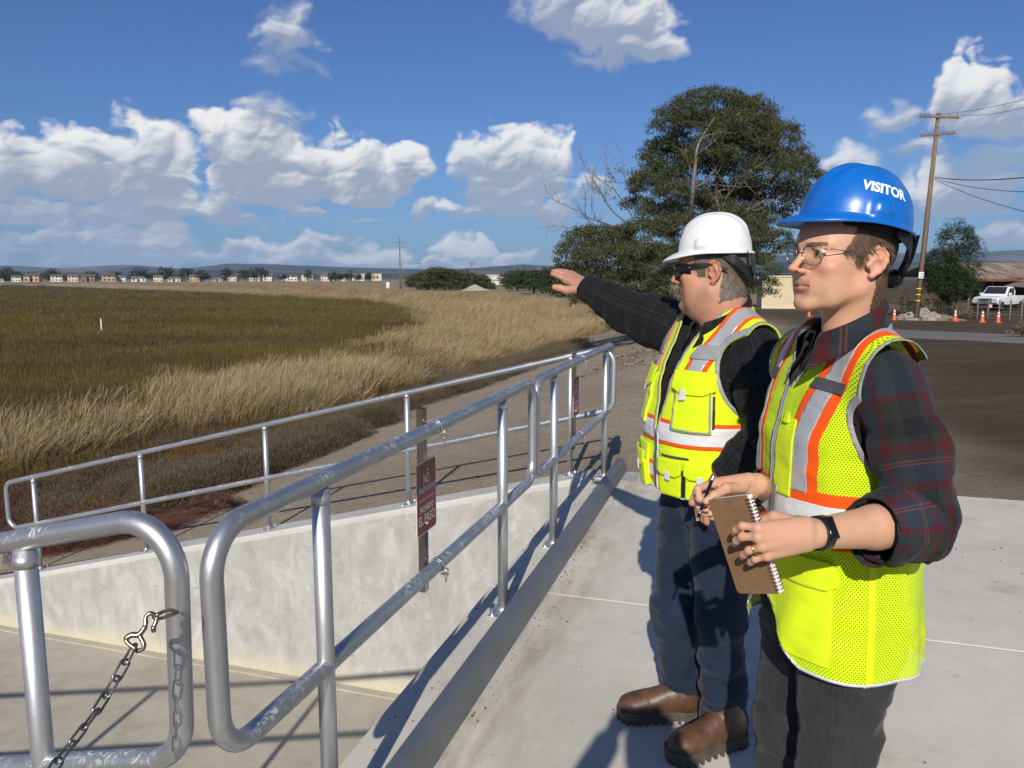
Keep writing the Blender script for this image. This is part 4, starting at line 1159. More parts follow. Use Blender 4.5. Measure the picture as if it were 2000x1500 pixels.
# ---------------------------------------------------------------- trees
def clump_template(seed, n, rad, leaf, asp=0.3):
    r = np.random.default_rng(seed); V = []
    for i in range(n):
        d = r.normal(size=3); d /= np.linalg.norm(d); p = d * rad * r.random() ** 0.45 * np.array([1, 1, 0.62])
        u = d * 0.7 + r.normal(size=3) * 0.55 + np.array([0, 0, 0.15]); u /= np.linalg.norm(u); s = np.cross(u, r.normal(size=3)); s /= np.linalg.norm(s); L = leaf * r.uniform(0.6, 1.3)
        V += [p - u * L * 0.5 - s * L * asp * 0.5, p - u * L * 0.5 + s * L * asp * 0.5, p + u * L * 0.5]
    return np.array(V)
def crown_mesh(lobes, per, leaf, nleaf, seed, crad=0.22, fill=0.25, gap=-0.36):
    """lobes: (x, y, z, rx, ry, rz); leaf clumps on the lobes' outer parts"""
    r = np.random.default_rng(seed); T = [clump_template(seed + k, nleaf, crad, leaf) for k in range(5)]
    out = []; var = []
    tot = sum((l[3] * l[5]) for l in lobes)
    for l in lobes:
        n = max(6, int(per * (l[3] * l[5] + l[3] * l[4]) / 2))
        d = r.normal(size=(n, 3)); d /= np.linalg.norm(d, axis=1)[:, None]
        d[:, 2] = np.where(d[:, 2] < -0.35, -d[:, 2], d[:, 2])
        q = 1 - fill * r.random(n) ** 1.6
        nz = fbm(d * 1.6 + l[0], 1.0, seed, 3)
        P = np.array(l[:3]) + d * np.array(l[3:]) * (q * (1 + 0.26 * nz))[:, None]
        k = nz > gap; P = P[k]; nz = nz[k]
        for i, p in enumerate(P):
            a = r.uniform(0, 6.283); c, s = math.cos(a), math.sin(a); t = T[r.integers(0, 5)] * r.uniform(0.75, 1.25)
            out.append(np.column_stack([t[:, 0] * c - t[:, 1] * s, t[:, 0] * s + t[:, 1] * c, t[:, 2]]) + p)
            var.append(np.full(len(t), np.clip(0.5 + 0.5 * nz[i] + 0.18 * r.normal(), 0, 1)))
    V = np.concatenate(out); return V, np.arange(len(V)).reshape(-1, 3), np.concatenate(var)
def branch(mb, p, d, L, r0, depth, r, spread=0.6, up=0.15):
    n = 5; pts = [np.array(p, float)]; d = np.array(d, float)
    for k in range(n):
        d = d + r.normal(size=3) * 0.16 + np.array([0, 0, up * 0.25]); d /= np.linalg.norm(d); pts.append(pts[-1] + d * L / n)
    mb.tube(pts, np.linspace(r0, r0 * 0.45, n + 1), 6)
    if depth > 0:
        for k in range(2, n + 1):
            for _ in range(1 if depth > 1 else 2):
                dd = d + r.normal(size=3) * spread; dd /= np.linalg.norm(dd)
                branch(mb, pts[k], dd, L * r.uniform(0.42, 0.7), r0 * 0.42, depth - 1, r, spread, up)
def build_big_tree():
    D = 27.0; g = float(ground_z(np.array([7.4]), np.array([26.5]))[0][0])
    base = np.array([pD(1395, 640, D)[0], pD(1395, 640, D)[1], g])
    root = empty('cypress_tree', base, 0, label='tall spreading dark evergreen tree behind the white hard hat', cat='tree')
    r = np.random.default_rng(5)
    S = D / 1503
    L = []
    def lob(px, py, rx, ry, dy=0.0, rd=None):
        c = pD(px, py, D) - base; L.append((c[0], c[1] + dy, c[2], rx * S, (rd or max(rx, ry) * 0.95) * S, ry * S))
    for t in [(1392, 222, 84, 46, 0), (1330, 248, 66, 46, -.6), (1468, 236, 66, 52, .5), (1512, 292, 52, 60, 0), (1428, 288, 84, 54, -1.0), (1300, 300, 52, 34, .4), (1545, 322, 36, 38, -.4), (1368, 330, 66, 34, -1.2), (1492, 352, 62, 40, -1), (1574, 330, 34, 26, .4), (1590, 350, 26, 20, 0),
              (1288, 338, 44, 24, .2), (1262, 366, 42, 24, -.5), (1318, 384, 58, 26, -.9), (1410, 392, 52, 24, .8), (1552, 392, 46, 40, -.2), (1528, 424, 36, 26, .8), (1252, 400, 34, 20, .6), (1440, 428, 60, 26, -.2),
              (1400, 260, 90, 60, 1.8), (1480, 300, 80, 60, 1.8), (1330, 300, 60, 40, 1.6)]: lob(*t)
    for t in [(1330, 452, 72, 34, -1.4), (1252, 466, 66, 32, -.8), (1190, 470, 56, 34, 0), (1142, 470, 40, 30, .4), (1114, 500, 36, 30, 0), (1176, 510, 66, 32, -1.2), (1262, 514, 84, 38, -2.0), (1350, 508, 76, 40, -2.0), (1108, 532, 30, 22, .5), (1160, 542, 60, 24, -.6), (1230, 556, 66, 28, -1.6), (1310, 566, 70, 36, -2), (1420, 470, 62, 44, -1.0), (1452, 520, 50, 40, -.6), (1480, 566, 44, 30, .2), (1510, 470, 24, 20, -.8), (1522, 492, 20, 22, -.8), (1420, 570, 60, 40, 1.0), (1250, 590, 70, 30, .6),
              (1176, 606, 30, 24, -1.4), (1206, 626, 36, 26, -1.8), (1246, 648, 40, 22, -1.6), (1290, 628, 46, 30, -1.2)]: lob(*t)
    for t in [(1360, 410, 80, 40, .6), (1450, 395, 70, 44, 1.2), (1300, 425, 60, 34, .4), (1400, 345, 90, 60, 1.4), (1520, 385, 60, 50, 1.0), (1290, 360, 50, 36, 1.0), (1390, 520, 90, 60, 1.5), (1300, 530, 80, 50, 1.2), (1200, 500, 70, 40, 1.0), (1480, 470, 50, 44, .8), (1340, 620, 70, 40, 1.5), (1400, 610, 60, 40, 1.8), (1150, 585, 40, 22, -.4)]: lob(*t)
    V, F, var = crown_mesh(L, 330, 0.105, 16, 3, 0.20, 0.42, -0.20)
    link('crown', mesh_data('crown', V, F, False, (M_needle,), attrs={'var': var}), root)
    at = lambda px, py, dy=0.0: pD(px, py, D) - base + np.array([0, dy, 0])
    mb = MB()
    mb.tube(bez([(0.1, 0, -0.2), at(1392, 560), at(1388, 470), at(1400, 380), at(1410, 280)], 5), np.linspace(0.30, 0.08, 21), 10)
    mb.tube(bez([at(1390, 500), at(1440, 440, .3), at(1480, 380), at(1530, 330)], 5), np.linspace(0.16, 0.05, 16), 8)
    mb.tube(bez([at(1392, 540), at(1340, 500), at(1260, 480, -.4), at(1150, 500)], 5), np.linspace(0.17, 0.05, 16), 8)
    mb.tube(bez([at(1392, 560), at(1440, 530, -.3), at(1490, 500, -.4), at(1520, 480, -.6)], 5), np.linspace(0.13, 0.03, 16), 8)
    trunk = mb.build('trunk', M_bark, root, True)
    mb = MB()
    mb.tube(bez([at(1335, 430, -1.0), at(1330, 392, -1.7), at(1333, 340, -1.9), at(1340, 300, -1.8), at(1372, 248, -1.6)], 6), np.linspace(0.085, 0.025, 25), 8)
    for px, py, dx, dz in ((1331, 380, 1, .5), (1333, 350, -1, .6), (1336, 320, 1, .8), (1345, 290, .8, .8)): branch(mb, at(px, py, -1.8), (dx, 0.1, dz), 0.9, 0.022, 1, r)
    for _ in range(10): branch(mb, at(1390 + r.uniform(-20, 60), 400 + r.uniform(-40, 60), -.4), (r.uniform(-1, 1), r.uniform(-.8, .2), r.uniform(-.1, .7)), r.uniform(1.0, 1.9), 0.032, 1, r, 0.7)
    mb.build('dead_limb', M_deadw, root, True)
    mb = MB()
    for px, py, dx, dz in ((1250, 440, -1, .75), (1232, 440, -.8, 1.0), (1220, 450, -1.2, .6), (1262, 420, -.5, 1.0), (1245, 446, -1.2, .2)): branch(mb, at(px, py, .2), (dx, 0.05, dz), 2.0, 0.032, 2, r, 0.55, 0.3)
    mb.build('bare_branches', M_deadw, root, True)
    V, F, var = crown_mesh([tuple(at(1198, 350)) + (0.55, 0.5, 0.45), tuple(at(1215, 335)) + (0.4, 0.4, 0.3), tuple(at(1186, 385)) + (0.5, 0.4, 0.5)], 46, 0.12, 6, 9, 0.2, 0.9)
    link('thin_foliage', mesh_data('thin_foliage', V, F, False, (M_dryb,), attrs={'var': var}), root)
    # fallen litter and a dry heap under the tree
    mb = MB()
    for _ in range(500):
        p = P3(r.uniform(9.5, 16), r.uniform(-1.4, 2.4) , 0); z = float(ground_z(p[0:1], p[1:2], False)[0][0]); sz = r.uniform(0.03, 0.10)
        mb.box((p[0], p[1], z + r.uniform(0.01, 0.10)), (sz, sz * 0.4, 0.012), rz(r.uniform(0, 6)) @ np.array([[1, 0, 0], [0, .8, -.6], [0, .6, .8]]))
    mb.build('leaf_litter', M_dryb, kind='stuff')
build_big_tree()
def simple_tree(name, px, py0, py1, wpx, D, label, mat=None, seed=0, lob=7, per=60, leaf=0.3, group=None, dens=None, trunk=True, squash=1.0):
    """crown between rows py0 and py1 at distance D"""
    b = pD(px, py1, D); g = float(ground_z(b[0:1], b[1:2], False)[0][0]); S = D / 1503
    base = np.array([b[0], b[1], g]); h = (py1 - py0) * S; w = wpx * S; top = b[2] + h - g
    root = empty(name, base, 0, label=label, cat='tree' if 'tree' in name else 'bush', group=group)
    r = np.random.default_rng(seed + 77); L = []
    for k in range(lob):
        a = r.uniform(0, 6.28); q = math.sqrt(r.random()) * 0.62; zz = top - h * (0.22 + 0.60 * r.random()); ww = w * 0.5 * (0.42 + 0.2 * r.random())
        L.append((math.cos(a) * q * w * 0.5, math.sin(a) * q * w * 0.4, zz, ww, ww, min(ww, h * 0.3) * squash))
    L.append((0, 0, top - h * 0.28, w * 0.30, w * 0.3, h * 0.28)); L.append((0, 0, top - h * 0.62, w * 0.44, w * 0.42, h * 0.32))
    V, F, var = crown_mesh(L, per, leaf, 8, seed, leaf * 1.5, 0.4)
    V[:, 2] = np.maximum(V[:, 2], 0.02)
    link('crown' if 'tree' in name else 'foliage', mesh_data('crown', V, F, False, (mat or M_fartree,), attrs={'var': var}), root)
    if trunk:
        mb = MB(); mb.tube([(0, 0, -0.2), (0.02 * w, 0, top * 0.45), (0, 0, top - h * 0.3)], [0.03 * w + 0.05, 0.024 * w + 0.03, 0.03], 8)
        for k in range(3): a = r.uniform(0, 6.28); mb.tube([(0, 0, top * 0.4), (math.cos(a) * w * 0.18, math.sin(a) * w * .18, top * 0.62), (math.cos(a) * w * 0.3, math.sin(a) * w * .3, top * 0.74)], [0.018 * w, 0.012 * w, 0.02], 6)
        mb.build('trunk' if 'tree' in name else 'stems', M_bark, root, True)
    return root
simple_tree('bushy_tree', 1856, 432, 622, 128, 47, 'round dark green bushy tree beyond the rubble beside the utility pole', M_bush, 3, 18, 260, 0.105)
simple_tree('shrub_tree', 1520, 515, 606, 60, 66, 'dark leafy tree behind the beige container', M_bush, 4, 8, 70, 0.20)
# ---------------------------------------------------------------- cloth, skin and gear materials
def skin_mat(name, base, red, stub=None):
    m, nt, o = new_mat(name)
    v = nt.obj()
    n1 = nt.noise(v, 24, 5, 0.6); n2 = nt.noise(v, 180, 4, 0.6); n3 = nt.noise(v, 9, 3)
    c = nt.mix(nt.fmap(n1, 0.32, 0.7), base, red)
    c = nt.mix(nt.fmap(n3, 0.4, 0.75, 0.0, 0.35), c, tuple(k * 0.82 for k in base))
    c = nt.mix(nt.fmap(n2, 0.56, 0.7, 0, 0.30), c, tuple(k * 0.72 for k in base))
    c = nt.mix(nt.attr('blush'), c, tuple(k * s for k, s in zip(red, (1.06, 0.86, 0.84))))
    c = nt.mix(nt.attr('lip'), c, (0.40, 0.150, 0.125))
    if stub is not None:
        sp = nt.noise(v, 420, 2, 0.7)
        c = nt.mix(nt.math('MULTIPLY', nt.attr('stub'), nt.fmap(sp, 0.40, 0.62, 0.25, 1.0)), c, stub)
    h = nt.math('ADD', nt.noise(v, 420, 3), nt.math('MULTIPLY', n2, 1.3))
    bsdf(nt, o, c, nt.fmap(n1, 0.3, 0.7, 0.42, 0.56), 0, nt.bump(h, 0.22, 0.0015), 0.42, **{'Subsurface Weight': 0.10, 'Subsurface Radius': (0.008, 0.003, 0.0015), 'Subsurface Scale': 0.6})
    return m
def plaid_mat(name, ground, bands, thin, period, rough=0.92):
    """bands: (centre, width, colour, strength) as fractions of the period, woven both ways"""
    m, nt, o = new_mat(name)
    uv = nt.attr('cloth', 'Vector', 'GEOMETRY')
    X = nt.xyz(uv)
    fr = [nt.math('FRACT', nt.math('MULTIPLY_ADD', X[i], 1.0 / period[i], 40.13)) for i in (0, 1)]
    weave = nt.noise(uv, 900, 2)
    c = None
    per = []
    for i in (0, 1):
        ci = nt.node('ShaderNodeRGB'); ci.default_value = (*ground, 1)
        for cen, wid, col, st in bands + thin:
            d = nt.math('ABSOLUTE', nt.math('SUBTRACT', fr[i], cen))
            f = nt.fmap(d, wid * 0.5 - 0.006, wid * 0.5 + 0.006, st, 0.0)
            ci = nt.mix(f, ci, col)
        per.append(ci)
    f = nt.fmap(weave, 0.35, 0.65, 0.36, 0.56)
    c = nt.mix(f, per[0], per[1])
    big = nt.noise(uv, 14, 3)
    c = nt.mix(nt.fmap(big, 0.35, 0.7, 0, 0.25), c, tuple(k * 0.7 for k in ground))
    b = nt.bump(weave, 0.25, 0.0012)
    bsdf(nt, o, c, rough, 0, b, 0.25, **{'Sheen Weight': 0.04, 'Sheen Roughness': 0.5})
    return m
HIVIS = (0.70, 0.93, 0.010)
HIVIS_B = (0.74, 0.92, 0.012)
ORANGE = (0.95, 0.105, 0.006)
def hivis_mat(name, col, holes=False, fine=True):
    m, nt, o = new_mat(name)
    uv = nt.attr('cloth', 'Vector', 'GEOMETRY')
    n = nt.noise(uv, 700, 2); n2 = nt.noise(uv, 9, 4)
    c = nt.mix(nt.fmap(n2, 0.35, 0.7, 0, 1), col, tuple(k * 0.88 for k in col))
    c = nt.mix(nt.fmap(nt.noise(uv, 38, 4, 0.7), 0.60, 0.78, 0, 0.10), c, (0.42, 0.40, 0.10))
    h = n
    if holes:
        X = nt.xyz(uv)
        row = nt.math('MULTIPLY', X[1], 1 / 0.0045)
        odd = nt.math('MODULO', nt.math('FLOOR', nt.math('ADD', row, 4000.0)), 2.0)
        fx = nt.math('SUBTRACT', nt.math('FRACT', nt.math('ADD', nt.math('MULTIPLY_ADD', X[0], 1 / 0.0054, 400.0), nt.math('MULTIPLY', odd, 0.5))), 0.5)
        fy = nt.math('SUBTRACT', nt.math('FRACT', nt.math('ADD', row, 4000.0)), 0.5)
        d = nt.math('SQRT', nt.math('ADD', nt.math('POWER', nt.math('MULTIPLY', fx, 1.15), 2.0), nt.math('POWER', nt.math('MULTIPLY', fy, 0.86), 2.0)))
        hole = nt.fmap(d, 0.17, 0.26, 1.0, 0.0)
        h = nt.math('SUBTRACT', nt.fmap(d, 0.15, 0.5), nt.math('MULTIPLY', n, 0.2))
    b = nt.bump(h, 0.25 if holes else 0.12, 0.0015)
    p = bsdf(nt, None, c, 0.78, 0, b, 0.25, **{'Sheen Weight': 0.08})
    tr = nt.node('ShaderNodeBsdfTranslucent', {'Color': (*[k * 0.9 for k in col], 1)})
    mx = nt.node('ShaderNodeMixShader', {0: 0.12, 1: p.outputs[0], 2: tr})
    if holes:
        tp = nt.node('ShaderNodeBsdfTransparent')
        mx = nt.node('ShaderNodeMixShader', {0: hole, 1: mx, 2: tp})
    nt.link(mx, o.inputs[0])
    return m
def tape_mat(name, col=(0.50, 0.51, 0.53), met=0.35):
    m, nt, o = new_mat(name)
    uv = nt.attr('cloth', 'Vector', 'GEOMETRY')
    n = nt.noise(uv, 26, 4, 0.6); cr = nt.noise(nt.vmath('MULTIPLY', uv, (10, 70, 10)), 1.0, 4, 0.6)
    c = nt.mix(nt.fmap(n, 0.3, 0.7), col, tuple(k * 0.84 for k in col))
    c = nt.mix(nt.fmap(cr, 0.55, 0.75, 0, 0.22), c, tuple(k * 0.6 for k in col))
    bsdf(nt, o, c, nt.fmap(n, 0.3, 0.7, 0.36, 0.52), met, nt.bump(nt.math('ADD', n, cr), 0.35, 0.004), 0.5)
    return m
def denim_mat(name, col, fade):
    m, nt, o = new_mat(name)
    uv = nt.obj(); X = nt.xyz(uv)
    tw = nt.noise(uv, 600, 2)
    n = nt.noise(uv, 7, 5, 0.6); n2 = nt.noise(nt.vmath('MULTIPLY', uv, (160, 160, 22)), 1.0, 4, 0.65)
    c = nt.mix(nt.fmap(n, 0.35, 0.75), col, fade)
    c = nt.mix(nt.fmap(n2, 0.42, 0.66, 0, 0.75), c, fade)
    c = nt.mix(nt.math('MULTIPLY', nt.attr('worn'), 0.75), c, tuple(k * 1.5 for k in fade))
    c = nt.mix(nt.fmap(tw, 0.45, 0.7, 0, 0.22), c, tuple(k * 1.6 for k in fade))
    bsdf(nt, o, c, 0.9, 0, nt.bump(nt.math('ADD', n2, nt.math('MULTIPLY', tw, 0.5)), 0.3, 0.0015), 0.2, **{'Sheen Weight': 0.1})
    return m
def hair_mat(name, a, b):
    m, nt, o = new_mat(name)
    uv = nt.attr('strand', 'Vector', 'GEOMETRY')
    n = nt.noise(nt.vmath('MULTIPLY', uv, (420, 420, 34)), 1.0, 4, 0.7); n2 = nt.noise(uv, 40, 3)
    c = nt.mix(nt.fmap(n, 0.32, 0.68), a, b)
    c = nt.mix(nt.fmap(n2, 0.4, 0.7, 0, 0.5), c, a)
    bsdf(nt, o, c, 0.6, 0, nt.bump(n, 0.35, 0.002), 0.3)
    return m
M_skinW = skin_mat('skin_fair', (0.58, 0.350, 0.232), (0.58, 0.295, 0.195))
M_skinM = skin_mat('skin_tan', (0.47, 0.258, 0.165), (0.48, 0.212, 0.138), (0.20, 0.125, 0.09))
M_hairW = hair_mat('hair_brown', (0.075, 0.046, 0.030), (0.21, 0.135, 0.090))
M_hairM = hair_mat('hair_greying', (0.05, 0.038, 0.03), (0.22, 0.175, 0.14))
M_brow = hair_mat('brow_hair', (0.12, 0.07, 0.045), (0.22, 0.13, 0.085))
M_plaidW = plaid_mat('plaid_flannel', (0.020, 0.021, 0.020), [(0.24, 0.30, (0.020, 0.034, 0.052), 0.9), (0.03, 0.11, (0.070, 0.006, 0.012), 0.92), (0.46, 0.13, (0.075, 0.006, 0.012), 0.92), (0.70, 0.20, (0.006, 0.007, 0.010), 0.85)],
                     [(0.285, 0.010, (0.30, 0.055, 0.02), 0.9), (0.325, 0.010, (0.30, 0.055, 0.02), 0.9)], (0.155, 0.165))
M_plaidM = plaid_mat('black_plaid', (0.0050, 0.0050, 0.0062), [(0.3, 0.22, (0.017, 0.017, 0.021), 0.8), (0.75, 0.12, (0.013, 0.013, 0.016), 0.8)],
                     [(0.52, 0.018, (0.085, 0.085, 0.092), 0.7), (0.95, 0.014, (0.06, 0.06, 0.065), 0.65)], (0.066, 0.07))
M_mesh = hivis_mat('hivis_mesh', HIVIS, True); M_hv = hivis_mat('hivis_fabric', HIVIS_B)
M_or = hivis_mat('orange_trim', ORANGE); M_tape = tape_mat('silver_tape'); M_bind = tape_mat('grey_binding', (0.30, 0.305, 0.31), 0.0)
M_tapew = tape_mat('white_tape', (0.72, 0.74, 0.76), 0.1)
M_dkstrap = tape_mat('dark_strap', (0.07, 0.075, 0.08), 0.0)
M_denim = denim_mat('blue_denim', (0.0055, 0.0095, 0.022), (0.014, 0.024, 0.050))
M_dkden = denim_mat('charcoal_denim', (0.016, 0.0165, 0.018), (0.036, 0.037, 0.040))
M_leather = flat_mat('brown_leather', (0.095, 0.048, 0.026), 0.45, 0, 0.35, 22, 0.25)
M_sole = flat_mat('boot_sole', (0.075, 0.062, 0.048), 0.8, 0, 0.3, 30, 0.2)
M_black = flat_mat('black_plastic', (0.012, 0.012, 0.013), 0.42, 0, 0.1)
M_blackg = flat_mat('black_glossy', (0.008, 0.008, 0.010), 0.08, 0, 0.1)
M_thread = flat_mat('stitch_thread', (0.35, 0.25, 0.14), 0.8)
def shell_mat(name, col):
    m, nt, o = new_mat(name)
    v = nt.obj()
    n = nt.noise(v, 26, 5, 0.65); sc = nt.noise(nt.vmath('MULTIPLY', v, (90, 30, 160)), 1.0, 3, 0.75)
    c = nt.mix(nt.fmap(n, 0.5, 0.75, 0, 0.12), col, tuple(k * 0.6 + 0.1 for k in col))
    c = nt.mix(nt.fmap(sc, 0.70, 0.78, 0, 0.16), c, (0.55, 0.55, 0.55))
    bsdf(nt, o, c, nt.fmap(n, 0.3, 0.7, 0.27, 0.40), 0, nt.bump(nt.noise(v, 300, 2), 0.03, 0.001), 0.5, **{'Coat Weight': 0.08, 'Coat Roughness': 0.2})
    return m
M_blue = shell_mat('blue_shell', (0.004, 0.13, 0.50)); M_white = shell_mat('white_shell', (0.72, 0.73, 0.735))
M_print = flat_mat('white_print', (0.82, 0.83, 0.84), 0.5, 0, 0.03)
M_gold = flat_mat('gold', (0.8, 0.55, 0.25), 0.25, 1.0, 0.05)
M_wire = flat_mat('steel_wire', (0.50, 0.44, 0.38), 0.28, 1.0, 0.05)
def lens_mat():
    m, nt, o = new_mat('clear_lens')
    tp = nt.node('ShaderNodeBsdfTransparent', {0: (0.93, 0.94, 0.92, 1)})
    gl = nt.node('ShaderNodeBsdfGlossy', {'Roughness': 0.03})
    mx = nt.node('ShaderNodeMixShader', {0: 0.06, 1: tp, 2: gl})
    nt.link(mx, o.inputs[0]); return m
M_lens = lens_mat()
M_eyew = flat_mat('eye_white', (0.60, 0.56, 0.53), 0.15, 0, 0.05); M_iris = flat_mat('iris', (0.06, 0.05, 0.035), 0.1)
M_card = None
def card_mat():
    m, nt, o = new_mat('kraft_card')
    v = nt.obj(); n = nt.noise(v, 60, 6, 0.7); n2 = nt.noise(v, 9, 4)
    c = nt.mix(nt.fmap(n, 0.3, 0.7), (0.19, 0.108, 0.056), (0.255, 0.152, 0.084))
    c = nt.mix(nt.fmap(n2, 0.45, 0.75, 0, 0.5), c, (0.17, 0.098, 0.05))
    bsdf(nt, o, c, 0.85, 0, nt.bump(n, 0.1, 0.002), 0.2); return m
M_card = card_mat(); M_paper = flat_mat('paper', (0.80, 0.79, 0.74), 0.8, 0, 0.05)

# ---------------------------------------------------------------- bodies
def head_sdf(h=0.0023, female=True):
    S = SDF((-0.105, -0.155, -0.215), (0.105, 0.135, 0.155), h)
    w = 0.95 if female else 1.05
    S.ell((0, 0.008, 0.045), (0.073 * w, 0.097, 0.085), 0.0)
    S.ell((0, -0.040, 0.042), (0.061 * w, 0.055, 0.060), 0.03)
    S.ell((0, -0.040, -0.028), (0.058 * w, 0.048, 0.068), 0.03)
    S.ell((0, 0.030, -0.045), (0.058 * w, 0.055, 0.07), 0.03)
    jr = 0.0165 if female else 0.021
    for s in (1, -1):
        S.ell((s * 0.043 * w, -0.066, -0.012), (0.021, 0.020, 0.017), 0.022)
        S.cone((s * 0.052 * w, 0.000, -0.052), (s * 0.036 * w, -0.050, -0.080), jr, jr * 0.95, 0.022)
        S.cone((s * 0.036 * w, -0.050, -0.080), (s * 0.010, -0.077 if female else -0.078, -0.095), jr * 0.95, jr * 0.75, 0.022)
        S.ell((s * 0.045 * w, -0.045, -0.045), (0.018, 0.030, 0.032), 0.02)
    S.ell((0, -0.0775 if female else -0.080, -0.090), (0.020, 0.0150, 0.0150), 0.018)
    S.ell((0, -0.073, -0.052), (0.036, 0.024, 0.030), 0.02)
    if not female:
        S.ell((0, -0.024, -0.116), (0.048, 0.044, 0.026), 0.03)
        S.ell((0, -0.002, -0.095), (0.062, 0.05, 0.045), 0.035)
    # brow ridge, nose
    for s in (1, -1):
        S.cone((s * 0.010, -0.093, 0.033), (s * 0.045 * w, -0.073, 0.036), 0.008 if female else 0.010, 0.007, 0.014)
    for s in (1, -1):
        S.ell((s * 0.030, -0.102, 0.017), (0.017, 0.017, 0.012), 0.012, sub=True)
    nk = 1.0 if female else 1.28
    S.cone((0, -0.089, 0.028), (0, -0.0995, 0.008), 0.0075 * nk, 0.0080 * nk, 0.010)
    S.cone((0, -0.0995, 0.008), (0, -0.1165, -0.0170), 0.0070 * nk, 0.0080 * nk, 0.006)
    S.ell((0, -0.1170, -0.0185), (0.0078 * nk, 0.0085, 0.0076), 0.004)
    for s in (1, -1):
        S.ell((s * 0.0115 * nk, -0.1025, -0.0225), (0.0056, 0.0105, 0.0066), 0.006)
        S.ell((s * 0.0060, -0.1075, -0.0305), (0.0034, 0.0058, 0.0045), 0.003, sub=True)
    S.cone((0, -0.103, -0.0275), (0, -0.0945, -0.033), 0.0045, 0.005, 0.005)
    # mouth
    S.chain([(-0.027, -0.0755, -0.0545), (-0.010, -0.0892, -0.0500), (0, -0.0918, -0.0505), (0.010, -0.0892, -0.0500), (0.027, -0.0755, -0.0545)], [0.0026, 0.0046, 0.0048, 0.0046, 0.0026], 0.006)
    S.chain([(-0.022, -0.0775, -0.0580), (-0.010, -0.0875, -0.0608), (0, -0.0905, -0.0617), (0.010, -0.0875, -0.0608), (0.022, -0.0775, -0.0580)], [0.0028, 0.0052, 0.0056, 0.0052, 0.0028], 0.006)
    S.chain([(-0.0265, -0.0845, -0.0556), (-0.020, -0.0905, -0.0553), (-0.010, -0.0965, -0.0556), (0, -0.0995, -0.0558), (0.010, -0.0965, -0.0556), (0.020, -0.0905, -0.0553), (0.0265, -0.0845, -0.0556)], [0.0005, 0.0022, 0.0029, 0.0030, 0.0029, 0.0022, 0.0005], 0.0020, sub=True)
    S.ell((0, -0.1000, -0.076), (0.020, 0.0085, 0.006), 0.012, sub=True)
    # lids
    for s in (1, -1):
        S.ell((s * 0.031, -0.0785, 0.0185), (0.0150, 0.0138, 0.0128), 0.004)
        S.ell((s * 0.032, -0.094, 0.0175), (0.0122, 0.010, 0.0037), 0.002, sub=True)
    # ears
    for s in (1, -1):
        e = np.array([s * 0.0715 * w, 0.014, 0.004])
        def E(y, z, x=0.0): return e + np.array([s * (0.004 + 0.36 * y + 0.05 * z + x), y, z])
        S.ell(E(0.004, 0.003, -0.001), (0.0055, 0.0165, 0.027), 0.005, rot=rz(-s * 0.35))
        S.chain([E(-0.006, 0.004), E(-0.0125, 0.013), E(-0.009, 0.025), E(0.000, 0.0335), E(0.0115, 0.0325), E(0.0195, 0.021), E(0.0205, 0.008), E(0.0165, -0.006), E(0.009, -0.017), E(-0.002, -0.026)],
                [0.0034, 0.0036, 0.0040, 0.0042, 0.0043, 0.0042, 0.0040, 0.0036, 0.0042, 0.0068], 0.003)
        S.chain([E(0.001, 0.022, 0.002), E(0.009, 0.010, 0.003), E(0.008, -0.008, 0.002)], [0.0030, 0.0036, 0.0032], 0.003)
        S.ell(E(0.000, -0.003, 0.008), (0.008, 0.0085, 0.0125), 0.003, sub=True)
        S.ell(E(-0.012, -0.004, 0.001), (0.0052, 0.005, 0.007), 0.004)
        S.cone(E(0.0125, 0.020, 0.006), E(0.013, 0.0, 0.006), 0.0022, 0.0022, 0.003, sub=True)
    nr = 0.050 if female else 0.064
    S.cone((0, 0.022, -0.05), (0, 0.046, -0.23), nr, nr * 1.08, 0.03)
    if not female: S.ell((0, 0.05, -0.09), (0.06, 0.045, 0.06), 0.03)
    return S
def head_attrs(V, female):
    x, y, z = V.T
    lip = np.exp(-((z + 0.0475) / 0.0052) ** 2) * sstep(-y, 0.076, 0.085) + np.exp(-((z + 0.0620) / 0.0062) ** 2) * sstep(-y, 0.077, 0.086)
    lip = np.clip(lip, 0, 1) * (1 - sstep(np.abs(x), 0.021, 0.028)) * (0.9 if female else 0.35)
    bl = np.exp(-(((np.abs(x) - 0.045) / 0.022) ** 2 + ((z + 0.012) / 0.022) ** 2)) * sstep(-y, 0.03, 0.06) * 0.55
    bl += np.exp(-((z + 0.02) / 0.014) ** 2) * sstep(-y, 0.103, 0.113) * 0.7
    bl += sstep(np.abs(x), 0.070, 0.078) * (np.abs(z) < 0.05) * 0.55
    st = sstep(-z, 0.028, 0.06) * sstep(-y, -0.03, 0.03) * (1 - sstep(-z, 0.115, 0.14)) * (1 - lip) * 0.55
    gt = np.exp(-((z + 0.052) / 0.016) ** 2) * sstep(-y, 0.07, 0.09) * 0.35 + np.exp(-((z + 0.036) / 0.007) ** 2) * sstep(-y, 0.086, 0.095) * 0.5
    return lip, np.clip(bl, 0, 1), np.clip(st + gt, 0, 1)
def hair_cap(V, Q, N, fld, th, seedn, name, mat, parent, rough=0.0025):
    v, t, (n, ) = clip(V, Q, fld, (N,))
    d = fbm(v * np.array([1, 1, 0.25]), 130, seedn, 3)
    v2 = v + n * (th + rough * d)[:, None]
    strand = v.copy()
    return v2, t, n, strand
def finger(S, pts, r0, r1, k=0.0035):
    n = len(pts); rs = np.linspace(r0, r1, n)
    pts = [np.asarray(p, float) for p in pts]
    for i in range(n - 1):
        S.cone(pts[i], pts[i + 1], rs[i] , rs[i + 1], k)
    for i in range(1, n - 1): S.ell(pts[i], (rs[i] * 1.0,) * 3, k)
